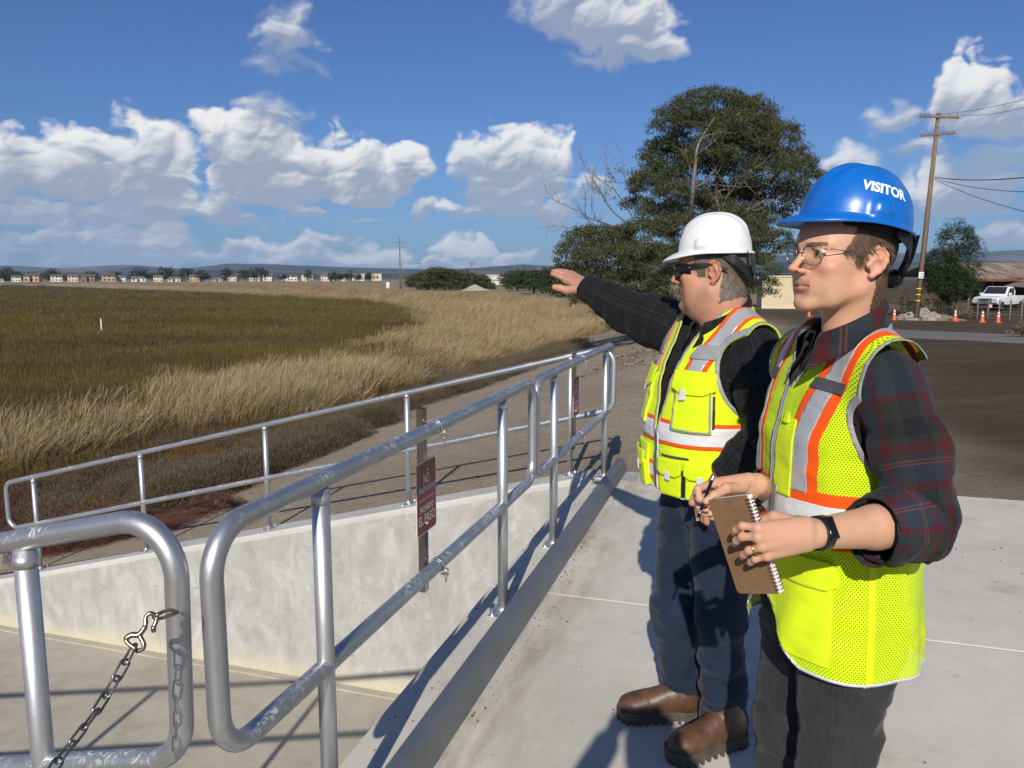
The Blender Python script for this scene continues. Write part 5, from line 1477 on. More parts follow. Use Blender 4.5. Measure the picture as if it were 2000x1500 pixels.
def offs(p, d, k): return np.asarray(p, float) + np.asarray(d, float) * k

def hard_hat(fr, scale, mat, parent, label, black_band=True, tilt=0.0, czv=0.075, yoff=0.0):
    """dome, ridges, lip and visor in head space; fr = head frame"""
    nth, nph = 96, 26
    A, Bf, Bb, Ht = 0.107 * scale, 0.122 * scale, 0.118 * scale, 0.122 * scale
    cz = czv
    def pt(th, u, off=0.0):
        # th 0 = front (-y); u 0 rim .. 1 top
        ph = u * math.pi / 2
        ry = np.where(np.cos(th) > 0, Bf, Bb)
        r = np.cos(ph) ** 0.86; zz = np.sin(ph) ** 0.98
        x = A * r * np.sin(th); y = -ry * r * np.cos(th); z = Ht * zz
        return x, y, z
    th = np.arange(nth) * 2 * math.pi / nth
    rows = []
    for i in range(nph):
        u = i / (nph - 1) * 0.985
        x, y, z = pt(th, u)
        # three crown ridges running front to back
        rd = np.exp(-(x / 0.013) ** 2) * 0.0065 + np.exp(-((np.abs(x) - 0.034) / 0.010) ** 2) * 0.0032
        rd = rd * sstep(np.full_like(x, u), 0.22, 0.5)
        # accessory slots on the sides
        sl = np.exp(-((np.abs(th - 1.35) / 0.17) ** 8)) + np.exp(-((np.abs(th - (2 * math.pi - 1.35)) / 0.17) ** 8))
        sl = sl * math.exp(-(((u - 0.10) / 0.095) ** 8)) * 0.0100
        l = np.sqrt(x * x + y * y + z * z) + 1e-6
        k = 1 + (rd + sl) / l
        rows.append(np.stack([x * k, y * k, z * k + cz], 1))
    # brim rings outwards
    fr_w = np.clip(np.cos(th), 0, 1) ** 2.2
    bb = 0.009 + 0.040 * fr_w
    brim = []
    for t in (0.35, 0.7, 0.93, 1.0):
        x, y, z = pt(th, 0.0)
        nx, ny = np.sin(th), -np.cos(th)
        drop = -0.006 * t - (0.020 * fr_w) * t ** 1.5 + 0.003 * (1 - fr_w) * 0
        lip = -0.0035 if t == 1.0 else 0.0
        brim.append(np.stack([x + nx * bb * t, y + ny * bb * t, np.full_like(x, cz) + drop + lip], 1))
    rings = brim[::-1] + rows
    V = np.concatenate(rings); F = []
    nr = len(rings)
    for i in range(nr - 1):
        for k in range(nth):
            F.append((i * nth + k, i * nth + (k + 1) % nth, (i + 1) * nth + (k + 1) % nth, (i + 1) * nth + k))
    V = np.vstack([V, [[0, 0, V[-nth:, 2].mean() + 0.0005]]]); top = len(V) - 1
    for k in range(nth): F.append(((nr - 1) * nth + k, (nr - 1) * nth + (k + 1) % nth, top, top))
    F = [f if f[2] != f[3] else f[:3] for f in F]
    T = np.array([q for f in F for q in ([f] if len(f) == 3 else [(f[0], f[1], f[2]), (f[0], f[2], f[3])])])
    N = vnormals(V, T)
    if (N * (V - V.mean(0))).sum() < 0: T = T[:, ::-1]; N = -N
    V2, F2 = thicken(V, T, N, 0.0028)
    tl = R_(tilt); Rt = np.array([[1, 0, 0], [0, math.cos(tl), -math.sin(tl)], [0, math.sin(tl), math.cos(tl)]])
    def W(p): return fr.w((np.asarray(p) - (0, 0, cz)) @ Rt.T + (0, 0.004 + yoff, cz + 0.004))
    hat = link('hard_hat', mesh_data('hard_hat', W(V2), F2, True, (mat,)), parent, label=label)
    # suspension
    mb = MB()
    a = np.linspace(0, 2 * math.pi, 40, endpoint=False)
    ring = [W((0.090 * scale * math.sin(t), -0.104 * scale * math.cos(t) + 0.003, cz - 0.006)) for t in a]
    z = np.array(W((0, 0, 1))) - np.array(W((0, 0, 0)))
    Vb = []; Fb = []
    for i, p in enumerate(ring): Vb += [p - z * 0.012, p + z * 0.020]
    nb = len(ring)
    for i in range(nb): j = (i + 1) % nb; Fb.append((2 * i, 2 * j, 2 * j + 1, 2 * i + 1))
    mb.add(Vb, Fb)
    mb.build('sweatband', M_black if black_band else M_bind, hat, True)
    mb = MB()
    for s in (1, -1):
        pts = [W((s * 0.092 * scale, 0.030, cz - 0.004)), W((s * 0.088 * scale, 0.070, cz - 0.030)), W((s * 0.055 * scale, 0.104, cz - 0.066)), W((s * 0.018, 0.114, cz - 0.085))]
        pp = bez(pts, 8)
        V = []; F = []
        for i, p in enumerate(pp): V += [p - z * 0.015, p + z * 0.015]
        for i in range(len(pp) - 1): F.append((2 * i, 2 * i + 2, 2 * i + 3, 2 * i + 1))
        mb.add(V, F)
    for s in (1, -1):
        pts = [W((s * 0.060 * scale, 0.100, cz - 0.002)), W((s * 0.045 * scale, 0.110, cz - 0.045)), W((s * 0.020, 0.118, cz - 0.080))]
        pp = bez(pts, 6); V = []; F = []
        lx = np.array(W((1, 0, 0))) - np.array(W((0, 0, 0)))
        for i, p in enumerate(pp): V += [p - lx * 0.013, p + lx * 0.013]
        for i in range(len(pp) - 1): F.append((2 * i, 2 * i + 2, 2 * i + 3, 2 * i + 1))
        mb.add(V, F)
    mb.build('nape_strap', M_black if black_band else M_bind, hat, True)
    mb = MB()
    ya = np.array(W((0, 1, 0))) - np.array(W((0, 0, 0)))
    mb.lathe([(0.018, -0.008), (0.020, -0.006), (0.020, 0.006), (0.015, 0.010)], W((0, 0.124, cz - 0.085)), 16, ya)
    mb.box(W((0, 0.116, cz - 0.085)), (0.060, 0.012, 0.030), fr.R, 0.004)
    mb.build('ratchet_knob', M_black, hat, True)
    return hat, W, (A, Bf, Bb, Ht, cz)
class Garment:
    """a sheet made from a distance field, with cut-outs and sewn-on patches"""
    def __init__(s, S, frame, smooth=2, fold=0.004, seed=1, foldfn=None):
        V, Q = S.mesh()
        V = laplace(V, Q, smooth)
        N = vnormals(V, Q)
        c = V.mean(0)
        if (N * (V - c)).sum() < 0: Q = Q[:, ::-1]; N = -N
        d = fold * (fbm(V * np.array([1, 1, 0.45]), 11, seed, 3) + 0.6 * fbm(V * np.array([0.5, 0.5, 1.5]), 22, seed + 3, 3))
        if foldfn is not None: d = d + foldfn(V)
        V = V + N * d[:, None]
        s.V, s.Q, s.fr = V, Q, frame
        s.N = vnormals(V, Q)
    def coords(s, V):
        x, y, z = V.T
        return np.stack([np.arctan2(x, -y - 0.0) * 0.155, z, np.zeros_like(x)], 1)
    def patch(s, fld, name, mat, parent, off=0.0, th=0.0025, both=True, uv=None, **t):
        f = fld(s.V) if callable(fld) else fld
        v, tr, (n,) = clip(s.V, s.Q, f, (s.N,))
        n = n / (np.linalg.norm(n, axis=1)[:, None] + 1e-9)
        cl = (uv or s.coords)(v)
        v = v + n * off
        if both:
            V2, F2 = thicken(v, tr, n, th); cl = np.vstack([cl, cl])
        else: V2, F2 = v, tr
        return link(name, mesh_data(name, s.fr.w(V2), F2, True, (mat,), attrs={'cloth': cl}), parent, **t)

def vest_fields(p):
    """cut-out functions of a vest: positive inside the cloth"""
    def neck(V):
        x, y, z = V.T
        ff = np.abs(x) - np.maximum(0, z - p['v']) * p['vs'] - np.maximum(0, z - 1.37) * p['vt']
        fb = p['nape'] - z
        t = sstep(y, -0.015, 0.055)
        return (1 - t) * ff + t * fb
    def arm(V):
        x, y, z = V.T
        e = np.sqrt(((y - p['ay']) / p['ary']) ** 2 + ((z - p['az']) / p['arz']) ** 2) - 1
        return np.minimum((lambda A, B: 0.5 * (A + B + np.sqrt((A - B) ** 2 + 0.028 ** 2)) - 0.004)(e * min(p['ary'], p['arz']), p['ax'] - np.abs(x)), np.maximum(p['tip'] - np.abs(x), (1.30 - z) * 3))
    def hem(V):
        x, y, z = V.T
        return z - (p['hem'] + p['hemf'] * (1 - sstep(np.abs(x), 0.0, p['hemw'])) * (1 - sstep(y, -0.05, 0.02)))
    return neck, arm, hem
# ---------------------------------------------------------------- hills
def hill_mat():
    m, nt, o = new_mat('hillside')
    v = nt.obj()
    n = nt.noise(nt.vmath('MULTIPLY', v, (0.0011, 0.0011, 0.004)), 1.0, 7, 0.62); n2 = nt.noise(nt.vmath('MULTIPLY', v, (0.006, 0.006, 0.02)), 1.0, 5, 0.65)
    c = nt.mix(nt.fmap(n2, 0.35, 0.65), (0.155, 0.118, 0.080), (0.215, 0.165, 0.112))
    f = nt.math('ADD', nt.fmap(n, 0.36, 0.50), nt.fmap(n2, 0.45, 0.7, -0.35, 0.35), clamp=True)
    c = nt.mix(f, c, (0.030, 0.038, 0.026))
    bsdf(nt, o, c, 0.95, 0, None, 0.1)
    return m
M_hill = hill_mat()
def build_hills():
    def ridge(name, prof, D0, D1, seed, rough):
        """prof: picture columns and rows of the crest, at distance about D0..D1"""
        prof = np.array(prof, float)
        pxs = np.arange(prof[0, 0], prof[-1, 0] + 1, 7.0)
        az = np.arctan((pxs - 1000) / 1503); n = len(pxs); m = 16
        row = np.interp(pxs, prof[:, 0], prof[:, 1])
        V = []
        for i in range(n):
            Dc = D0 + (D1 - D0) * (0.5 + 0.5 * math.sin(pxs[i] * 0.004 + seed))
            d = pix(pxs[i], row[i]); hc = CAM_H + d[2] / d[1] * Dc
            for j in range(m):
                t = j / (m - 1); front = t < 0.72; q = t / 0.72 if front else (1 - t) / 0.28
                Y = Dc * (0.72 + 0.28 * t / 0.72) if front else Dc * (1 + 0.4 * (t - 0.72) / 0.28)
                V.append((math.tan(az[i]) * Y, Y, -4 + (hc + 4) * (q ** 1.25)))
        V = np.array(V); q = (V[:, 2] + 4) / (V[:, 2].max() + 4)
        V[:, 2] += rough * q * (1 - 0.5 * q) * fbm(V * [1, 1, 0], 1 / 700.0, seed, 4) * 1.4 + rough * 0.25 * q * fbm(V * [1, 1, 0], 1 / 160.0, seed + 2, 3)
        F = [(i * m + j, (i + 1) * m + j, (i + 1) * m + j + 1, i * m + j + 1) for i in range(n - 1) for j in range(m - 1)]
        link(name, mesh_data(name, V, F, True, (M_hill,)), kind='structure')
    ridge('hills', [(-500, 515), (0, 516), (60, 518), (130, 522), (220, 515), (270, 514), (330, 521), (370, 523), (450, 512), (520, 513), (600, 517), (680, 520), (760, 522), (860, 524), (960, 518), (1020, 513), (1060, 516), (1150, 518), (1400, 520), (1480, 498), (1560, 494), (1650, 492), (1800, 490), (1880, 488), (1960, 485), (2100, 480), (2300, 478), (2600, 500)], 6200, 7000, 1, 22)
    ridge('foothills', [(-400, 532), (0, 531), (100, 527), (200, 532), (350, 529), (480, 525), (620, 530), (800, 531), (930, 526), (1040, 521), (1100, 524), (1200, 528), (1450, 512), (1600, 508), (1750, 512), (1900, 507), (2000, 510), (2200, 505), (2500, 515)], 3600, 4200, 4, 16)
build_hills()

# ---------------------------------------------------------------- far houses along the marsh
def wall_m(name, col): return flat_mat(name, col, 0.85, 0, 0.08, 0.4)
M_hw = [wall_m('house_white', (0.62, 0.60, 0.56)), wall_m('house_cream', (0.55, 0.47, 0.36)), wall_m('house_tan', (0.40, 0.31, 0.22)), wall_m('house_brick', (0.26, 0.14, 0.10))]
M_rf = [flat_mat('roof_grey', (0.14, 0.13, 0.125), 0.9, 0, 0.15, 0.5), flat_mat('roof_brown', (0.13, 0.095, 0.07), 0.9, 0, 0.15, 0.5)]
M_win = flat_mat('window_dark', (0.03, 0.035, 0.045), 0.15)
def nth(n):
    a = 'first second third fourth fifth sixth seventh eighth ninth tenth eleventh twelfth thirteenth fourteenth fifteenth sixteenth seventeenth eighteenth nineteenth'.split()
    return a[n - 1] if n < 20 else ({20: 'twentieth', 30: 'thirtieth'}[n] if n % 10 == 0 else ('twenty-', 'thirty-')[n // 10 - 2] + a[n % 10 - 1])
def build_houses():
    r = random.Random(12)
    xs = []
    px = -6
    while px < 690:
        xs.append(px); px += r.choice([26, 30, 34, 38, 44])
    def meshes(w, d, h, seed):
        """wall, roof and window meshes of one pattern house"""
        rr = random.Random(seed)
        wall = MB(); wall.box((0, 0, h / 2), (w, d, h)); roofm = MB()
        def gable(m, cx, cy, z, w_, d_, rise, ov=0.5, along_x=True):
            a, b = w_ / 2 + ov, d_ / 2 + ov
            if along_x: V = [(cx - a, cy - b, z), (cx + a, cy - b, z), (cx + a, cy + b, z), (cx - a, cy + b, z), (cx - a + rr.choice([0, a * .5]), cy, z + rise), (cx + a - rr.choice([0, a * .5]), cy, z + rise)]; F = [(0, 1, 5, 4), (2, 3, 4, 5), (0, 4, 3), (1, 2, 5), (3, 2, 1, 0)]
            else: V = [(cx - a, cy - b, z), (cx + a, cy - b, z), (cx + a, cy + b, z), (cx - a, cy + b, z), (cx, cy - b, z + rise), (cx, cy + b, z + rise)]; F = [(0, 4, 5, 3), (1, 2, 5, 4), (0, 1, 4), (2, 3, 5), (3, 2, 1, 0)]
            m.add(V, F)
        gable(roofm, 0, 0, h + 0.02, w, d, 1.7)
        ww = w * 0.42; sx = rr.choice([-1, 1]) * (w - ww) / 2
        wall.box((sx, -d / 2 - 1.2, h * 0.42), (ww, 2.4, h * 0.84)); gable(roofm, sx, -d / 2 - 1.0, h * 0.84 + 0.02, ww, 2.8, 1.3, 0.4, False)
        wins = []
        for zz in ((1.5, 4.3) if h > 4 else (1.5,)):
            for k in range(3):
                x = -w / 2 + w * (k + 0.5) / 3; on = abs(x - sx) < ww / 2
                wins.append(((x, -d / 2 - (2.44 if on and zz < h * 0.8 else 0.04), zz), (w * 0.15, 0.08, 1.25)))
        wmesh = MB(); wmesh.box((0, 0, 0), (1, 1, 1))
        return wall, roofm, wins
    pats = [meshes(9, 8, 5.0, 1), meshes(10, 8, 4.8, 2), meshes(8.5, 8, 5.2, 3), meshes(11, 9, 2.9, 4)]
    cache = {}
    cols = ['white', 'cream', 'tan', 'brick']
    winme = None
    for i, px in enumerate(xs):
        D = 560 + 0.16 * px + r.uniform(-25, 25) + (70 if px > 430 else 0)
        ci = r.choice([0, 0, 0, 1, 1, 2]); ri = r.choice([0, 0, 1]); pi = r.choice([0, 1, 2, 2, 3])
        if abs(px - 180) < 16: ci, ri, pi = 3, 1, 1
        p = pD(px, 549, D); z = float(ground_z(p[0:1], p[1:2], False)[0][0])
        root = empty('house', (p[0], p[1], z), r.uniform(-0.35, 0.1) + math.atan2(-p[0], p[1]), cat='house', group='houses in a row beyond the marsh',
                     label='%s %s house with %s roof, %s from the left in the far row' % (('low', 'two storey')[pi < 3], cols[ci], ('grey', 'brown')[ri], nth(i + 1)))
        wb, rb, wins = pats[pi]
        root.scale = (r.uniform(0.68, 0.98),) * 3
        if (pi, ci) not in cache: cache[(pi, ci)] = mesh_data('wall', np.concatenate(wb.V), wb.F, False, (M_hw[ci],))
        if (pi, 'r', ri) not in cache: cache[(pi, 'r', ri)] = mesh_data('roof', np.concatenate(rb.V), rb.F, False, (M_rf[ri],))
        link('wall', cache[(pi, ci)], root); link('roof', cache[(pi, 'r', ri)], root)
        if winme is None:
            b = MB(); b.box((0, 0, 0), (1, 1, 1)); winme = mesh_data('window', np.concatenate(b.V), b.F, False, (M_win,))
        for c, s in wins:
            o = link('window', winme, root); o.location = c; o.scale = s
    # low white sheds and sheds on the hill slope far behind
    k = 0
    for px, py, w, h, D, col in ((700, 541, 14, 4, 900, 0), (735, 541, 12, 4, 900, 1), (972, 550, 8.5, 2.6, 330, 0), (980, 560, 6.5, 2.6, 300, 0), (1210, 521, 60, 16, 3300, 0), (1195, 522, 40, 12, 3350, 0), (640, 543, 16, 4, 950, 0), (600, 543, 14, 4, 950, 1), (560, 543, 14, 4, 950, 0), (520, 543, 14, 4.5, 900, 0)):
        p = pD(px, py, D); g = float(ground_z(p[0:1], p[1:2], False)[0][0]) if D < 2000 else p[2] - h
        if D >= 2000: g = p[2] - h * 2
        lab = {0: 'white', 1: 'cream'}[col]
        root = empty('shed', (p[0], p[1], g), math.atan2(-p[0], p[1]), cat='building',
                     label={2: 'white flat roofed warehouse between the dark trees and the pointing hand', 3: 'lower white shed in front of the white warehouse', 4: 'larger white building on the hillside over the pointing hand', 5: 'smaller white building beside the hillside one'}.get(k, 'small pale %s building among far trees, %s of six counted leftwards from the tall pole' % (lab, nth({1: 1, 0: 2, 6: 3, 7: 4, 8: 5, 9: 6}.get(k, 1)))), group=None if 2 <= k <= 5 else 'pale buildings among far trees')
        b = MB(); hh = (p[2] + h - g) if D < 2000 else h * 2; b.box((0, 0, hh / 2), (w, 10, hh)); b.build('wall', M_hw[col], root)
        b = MB(); b.box((0, 0, hh + 0.15), (w + 1, 11, 0.3)); b.build('roof', M_rf[0] if k not in (2, 3) else M_hw[0], root)
        b = MB(); b.box((w * 0.1, -5.05, hh * 0.5), (w * 0.16, 0.08, hh * 0.4)); b.build('door', M_win, root)
        k += 1
    # white tank by the pole
    p = pD(758, 556, 190); g = float(ground_z(p[0:1], p[1:2], False)[0][0])
    root = empty('water_tank', (p[0], p[1], g), 0, label='small white upright tank left of the tall far pole', cat='tank')
    mb = MB(); mb.lathe([(0.48, 0), (0.50, 0.05), (0.50, 1.35), (0.40, 1.55), (0.12, 1.62)], (0, 0, 0), 18); mb.build('body', M_hw[0], root, True)
    mb = MB(); mb.lathe([(0.14, 1.60), (0.14, 1.72)], (0, 0, 0), 12); mb.build('lid', M_black, root, True)
    # trees among the houses
    tp = sorted(r.uniform(-6, 700) for _ in range(34))
    for i in range(34):
        px = tp[i]; D = r.uniform(600, 760); hgt = r.choice([12, 14, 17, 20, 24]); wd = hgt * r.uniform(0.8, 1.7)
        simple_tree('tree', px, 549 - hgt * 1.05, 550, wd, D, 'dark rounded tree among the far houses, %s tree from the left' % nth(i + 1), None, i, 4, 0.8, 2.2, 'dark trees among the far houses', trunk=True)
    for i, (px, t, w) in enumerate(((648, 533, 14), (664, 531, 12), (676, 535, 12), (700, 536, 14), (722, 533, 18))):
        simple_tree('tree', px, t, 552, w, 420, 'narrow dark tree past the far houses, %s of five from the left' % nth(i + 1), None, 60 + i, 4, 2.0, 1.2, 'narrow dark trees at the end of the houses')
build_houses()
mid = [(822, 534, 566, 60, 165, 'wind bent dark tree nearest the tall pole'), (868, 526, 566, 74, 160, 'broad dome shaped dark tree right of the tall pole'), (912, 536, 566, 50, 170, 'smaller dark tree behind the pale gravel heap'), (938, 540, 566, 52, 175, 'dark tree left of the white warehouse'),
       (1010, 530, 566, 50, 150, 'grey green tree right of the white warehouse'), (1042, 530, 570, 56, 120, 'dense shrub tree below the pointing hand'), (1078, 526, 572, 56, 105, 'bushy tree left of the tall evergreen'), (1112, 545, 575, 60, 95, 'dark low tree under the outstretched sleeve'), (1160, 548, 578, 70, 85, 'wide dark tree below the evergreen branches')]
for i, (px, t, b, w, D, lab) in enumerate(mid): simple_tree('shade_tree', px, t, b + 4, w * 1.35, D, lab, M_bush if i > 3 else M_needle, 90 + i, 16, 14.0, 0.5, 'trees along the far side of the road')
for i, (px, t, b, w, D) in enumerate(((1500, 530, 604, 40, 80), (1560, 545, 606, 46, 70))):
    simple_tree('bush', px, t, b, w, D, ('tall bush left of the beige container', 'leafy bush right of the beige container')[i], M_bush, 120 + i, 7, 26, 0.26, trunk=True)
for i, (px, t, b, w, D, mt, lab) in enumerate(((1800, 575, 622, 50, 45, M_dryb, 'straw coloured dry bush behind the rubble'), (1838, 588, 624, 60, 46, M_bush, 'low green bush right of the rubble'), (1878, 592, 628, 56, 46, M_dryb, 'dry brush along the fence left of the truck'), (1760, 560, 618, 40, 50, M_dryb, 'dry grassy bush left of the utility pole'), (1905, 598, 630, 44, 47, M_bush, 'green scrub beside the white truck'), (1996, 625, 668, 40, 28, M_dryb, 'rusty dry shrub at the right edge of the asphalt'))):
    simple_tree('bush', px, t, b, w, D, lab, mt, 140 + i, 6, 80, 0.13, trunk=True)

# ---------------------------------------------------------------- poles and wires
M_pole = bark_mat('pole_wood', (0.14, 0.098, 0.062), (0.24, 0.175, 0.115)); M_poleg = bark_mat('grey_pole_wood', (0.13, 0.115, 0.10), (0.21, 0.19, 0.165))
M_ins = flat_mat('insulator', (0.35, 0.36, 0.38), 0.3); M_cable = flat_mat('cable', (0.02, 0.02, 0.022), 0.6); M_yel = flat_mat('yellow_band', (0.75, 0.52, 0.03), 0.5)
def pole(px, top, bot, D, label, arms, mat, lean=0.0, w=0.15, group=None):
    b = pD(px, bot, D); g = float(ground_z(b[0:1], b[1:2], False)[0][0]); t = pD(px, top, D)
    root = empty('utility_pole', (b[0], b[1], g), 0, label=label, cat='pole', group=group)
    h = t[2] - g
    mb = MB(); mb.tube([(0, 0, -0.3), (lean * 0.5, 0, h * 0.5), (lean, 0, h)], [w, w * 0.85, w * 0.66], 12); mb.build('pole', mat, root, True)
    for (row, half, rz_) in arms:
        z = pD(px, row, D)[2] - g; x0 = lean * z / h
        mb = MB(); M = rz(rz_); mb.box((x0, -0.12, z), (half * 2, 0.10, 0.12), M); a = mb.build('crossarm', mat, root)
        for s in (-1, -0.55, 0.55, 1):
            q = np.array([x0, -0.12, z]) + M @ np.array([s * half * 0.94, 0, 0.06]); k = MB(); k.lathe([(0.015, 0), (0.015, 0.08), (0.05, 0.09), (0.055, 0.14), (0.035, 0.18)], q, 10); k.build('insulator', M_ins, a, True)
        if half > 0.6:
            for s in (-1, 1):
                k = MB(); k.tube([np.array([x0, -0.13, z - 0.55]), np.array([x0, -0.13, z]) + M @ np.array([s * half * 0.5, 0, -0.05])], 0.015, 6); k.build('brace', M_ins, root)
    return root, np.array([b[0], b[1], g]), h
rp, rb_, rh = pole(1789, 232, 622, 44, 'tall brown utility pole with two crossarms behind the blue hard hat', [(240, 1.15, 0.12), (272, 0.85, -0.5)], M_pole, 0.45, 0.155)
for zz in (1.75, 1.42, 1.08):
    mb = MB(); mb.lathe([(0.162, zz), (0.162, zz + 0.07)], (0.05, 0, 0), 16); mb.build('yellow_band', M_yel, rp, True)
mb = MB(); mb.box((0.02, -0.22, 2.55), (0.30, 0.015, 0.36)); pl = mb.build('notice_plate', M_signw, rp)
mb = MB(); mb.add([(-0.03, -0.2295, 2.58), (0.09, -0.2295, 2.58), (0.03, -0.2295, 2.67)], [(0, 1, 2)]); mb.box((0.02, -0.229, 2.47), (0.2, 0.003, 0.03)); mb.build('print', M_black, pl)
pole(782, 464, 562, 178, 'tallest bare wooden pole with one crossarm out past the marsh', [(474, 1.6, 0.05)], M_poleg, 0.0, 0.19)
pole(786, 512, 562, 182, 'thin grey stub pole standing just right of the tallest far pole', [], M_poleg, 0.0, 0.10)
pole(820, 512, 562, 190, 'far pole with a small crossarm above the wind bent tree', [(515, 0.8, 0.1)], M_poleg, 0.0, 0.12)
pole(847, 524, 564, 168, 'slim grey pole between the two dark trees', [], M_poleg, 0.0, 0.12)
pole(922, 512, 564, 165, 'pole with a short crossarm above the pale gravel heap', [(514, 0.75, 0)], M_poleg, 0.0, 0.13)
pole(1935, 530, 606, 70, 'white topped slender pole behind the rusty roof', [], M_ins, 0.0, 0.07)
def wire(a, b, sag, r=0.014, label=None, mat=None):
    a = np.array(a); b = np.array(b); t = np.linspace(0, 1, 22)[:, None]; p = a + (b - a) * t; p[:, 2] -= sag * 4 * (t * (1 - t))[:, 0]
    mb = MB(); mb.tube(p - a, r, 5); o = mb.build('power_line', mat or M_cable, None, True, label=label, cat='cable'); o.location = tuple(float(c) for c in a)
wl = ['power line from the left end of the upper crossarm', 'power line from the right end of the upper crossarm', 'thick lower line from the pole towards the right edge', 'second lower line just under the thick one', 'third lower line with the most sag']
top_l = rb_ + (0.45 - 0.9, -0.1, pD(1789, 236, 44)[2] - rb_[2]); top_r = rb_ + (0.45 + 1.05, -0.1, pD(1789, 236, 44)[2] - rb_[2])
wire(top_l, pD(2100, 165, 26), 0.25, 0.010, wl[0]); wire(top_r, pD(2120, 170, 24), 0.3, 0.010, wl[1])
wire(rb_ + (0.40, -0.2, pD(1800, 352, 44)[2] - rb_[2]), pD(2120, 330, 27), 0.25, 0.022, wl[2]); wire(rb_ + (0.40, -0.2, pD(1800, 354, 44)[2] - rb_[2]), pD(2120, 372, 27), 0.3, 0.014, wl[3]); wire(rb_ + (0.40, -0.2, pD(1800, 356, 44)[2] - rb_[2]), pD(2120, 438, 27), 0.25, 0.014, wl[4])
wire(pD(1925, 530, 70), pD(2080, 545, 60), 0.3, 0.030, 'black cable sagging over the rusty roof')

# ---------------------------------------------------------------- container, cones, rubble, gravel heap
M_cont = flat_mat('container_beige', (0.56, 0.47, 0.31), 0.6, 0, 0.06, 2.0)
def build_container():
    p = pZ(1520, 604, -0.83); g = float(ground_z(p[0:1], p[1:2], False)[0][0]); p[2] = g
    root = empty('shipping_container', p, R_(-14) , label='beige corrugated shipping container beyond the dirt lot', cat='container')
    W_, L_, H_ = 2.44, 6.06, 2.6
    def corr(p0, u, length, name):
        n = int(length / 0.28); V = []; F = []; nv = np.array([u[1], -u[0], 0.0])
        xs = []
        for i in range(n):
            x = length * i / n; w = length / n
            xs += [(x, 0), (x + 0.32 * w, 0), (x + 0.5 * w, -0.036), (x + 0.82 * w, -0.036)]
        xs.append((length, 0))
        for x, o_ in xs:
            q = np.array(p0) + np.array(u) * x + nv * o_; V += [q + (0, 0, 0.14), q + (0, 0, H_ - 0.10)]
        F = [(2 * i, 2 * i + 2, 2 * i + 3, 2 * i + 1) for i in range(len(xs) - 1)]
        link(name, mesh_data(name, V, F, False, (M_cont,)), root)
    corr((-W_ / 2, 0, 0), (1, 0, 0), W_, 'end_wall'); corr((-W_ / 2, L_, 0), (0, -1, 0), L_, 'side_wall'); corr((W_ / 2, 0, 0), (0, 1, 0), L_, 'side_wall'); corr((W_ / 2, L_, 0), (-1, 0, 0), W_, 'end_wall')
    mb = MB()
    for x in (-W_ / 2, W_ / 2):
        for y in (0, L_): mb.box((x, y, H_ / 2), (0.12, 0.12, H_))
    for z, h in ((0.08, 0.15), (H_ - 0.06, 0.12)):
        for y in (0, L_): mb.box((0, y, z), (W_ - 0.12, 0.10, h))
        for x in (-W_ / 2, W_ / 2): mb.box((x, L_ / 2, z), (0.10, L_ - 0.12, h))
    mb.build('corner_frame', M_cont, root)
    mb = MB(); mb.box((0, L_ / 2, H_ - 0.02), (W_ - 0.06, L_ - 0.06, 0.03)); mb.build('roof', M_cont, root)
build_container()
M_cone = flat_mat('cone_orange', (0.62, 0.10, 0.03), 0.5, 0, 0.12, 8); M_band = flat_mat('cone_band', (0.75, 0.75, 0.74), 0.4)
def build_cones():
    proto = None
    for px, py, lab in ((1580, 619, 'orange traffic cone alone on the dirt lot'), (1746, 626, 'orange cone at the foot of the utility pole'), (1865, 628, 'orange cone right of the rubble heap'), (1918, 630, 'orange cone left of the white truck'), (1949, 631, 'orange cone in front of the white truck')):
        p = pZ(px, py, -0.85); g = float(ground_z(p[0:1], p[1:2], False)[0][0]); p = pZ(px, py, g)
        s = 1.0
        if proto is None:
            root = empty('traffic_cone', p, 0.3); proto = root; root.scale = (0.86, 0.86, 0.86)
            mb = MB(); mb.box((0, 0, 0.025), (0.40, 0.40, 0.05), None, 0.012); mb.build('base', M_cone, root)
            mb = MB(); mb.lathe([(0.150, 0.05), (0.135, 0.08), (0.035, 0.74), (0.028, 0.76)], (0, 0, 0), 18); mb.build('body', M_cone, root, True)
            for z0, z1 in ((0.38, 0.48), (0.54, 0.69)):
                f = lambda z: 0.135 + (0.035 - 0.135) * (z - 0.08) / 0.66 + 0.004
                mb = MB(); mb.lathe([(f(z0), z0), (f(z1), z1)], (0, 0, 0), 18); mb.build('reflective_collar', M_band, root, True)
        else:
            root = copy_tree(proto); root.location = tuple(float(c) for c in p); root.rotation_euler = (0, 0, px * 0.37)
        tag(root, lab, 'cone', 'traffic cones on the lot')
build_cones()
def rock(r, s):
    bm = bmesh.new(); bmesh.ops.create_icosphere(bm, subdivisions=1, radius=0.5)
    sx, sy, sz = s
    for v in bm.verts: v.co = Vector((v.co.x * sx * r.uniform(.7, 1.15), v.co.y * sy * r.uniform(.7, 1.15), v.co.z * sz * r.uniform(.7, 1.15)))
    V = np.array([v.co[:] for v in bm.verts]); bm.verts.index_update(); F = [[v.index for v in f.verts] for f in bm.faces]; bm.free(); return V, F
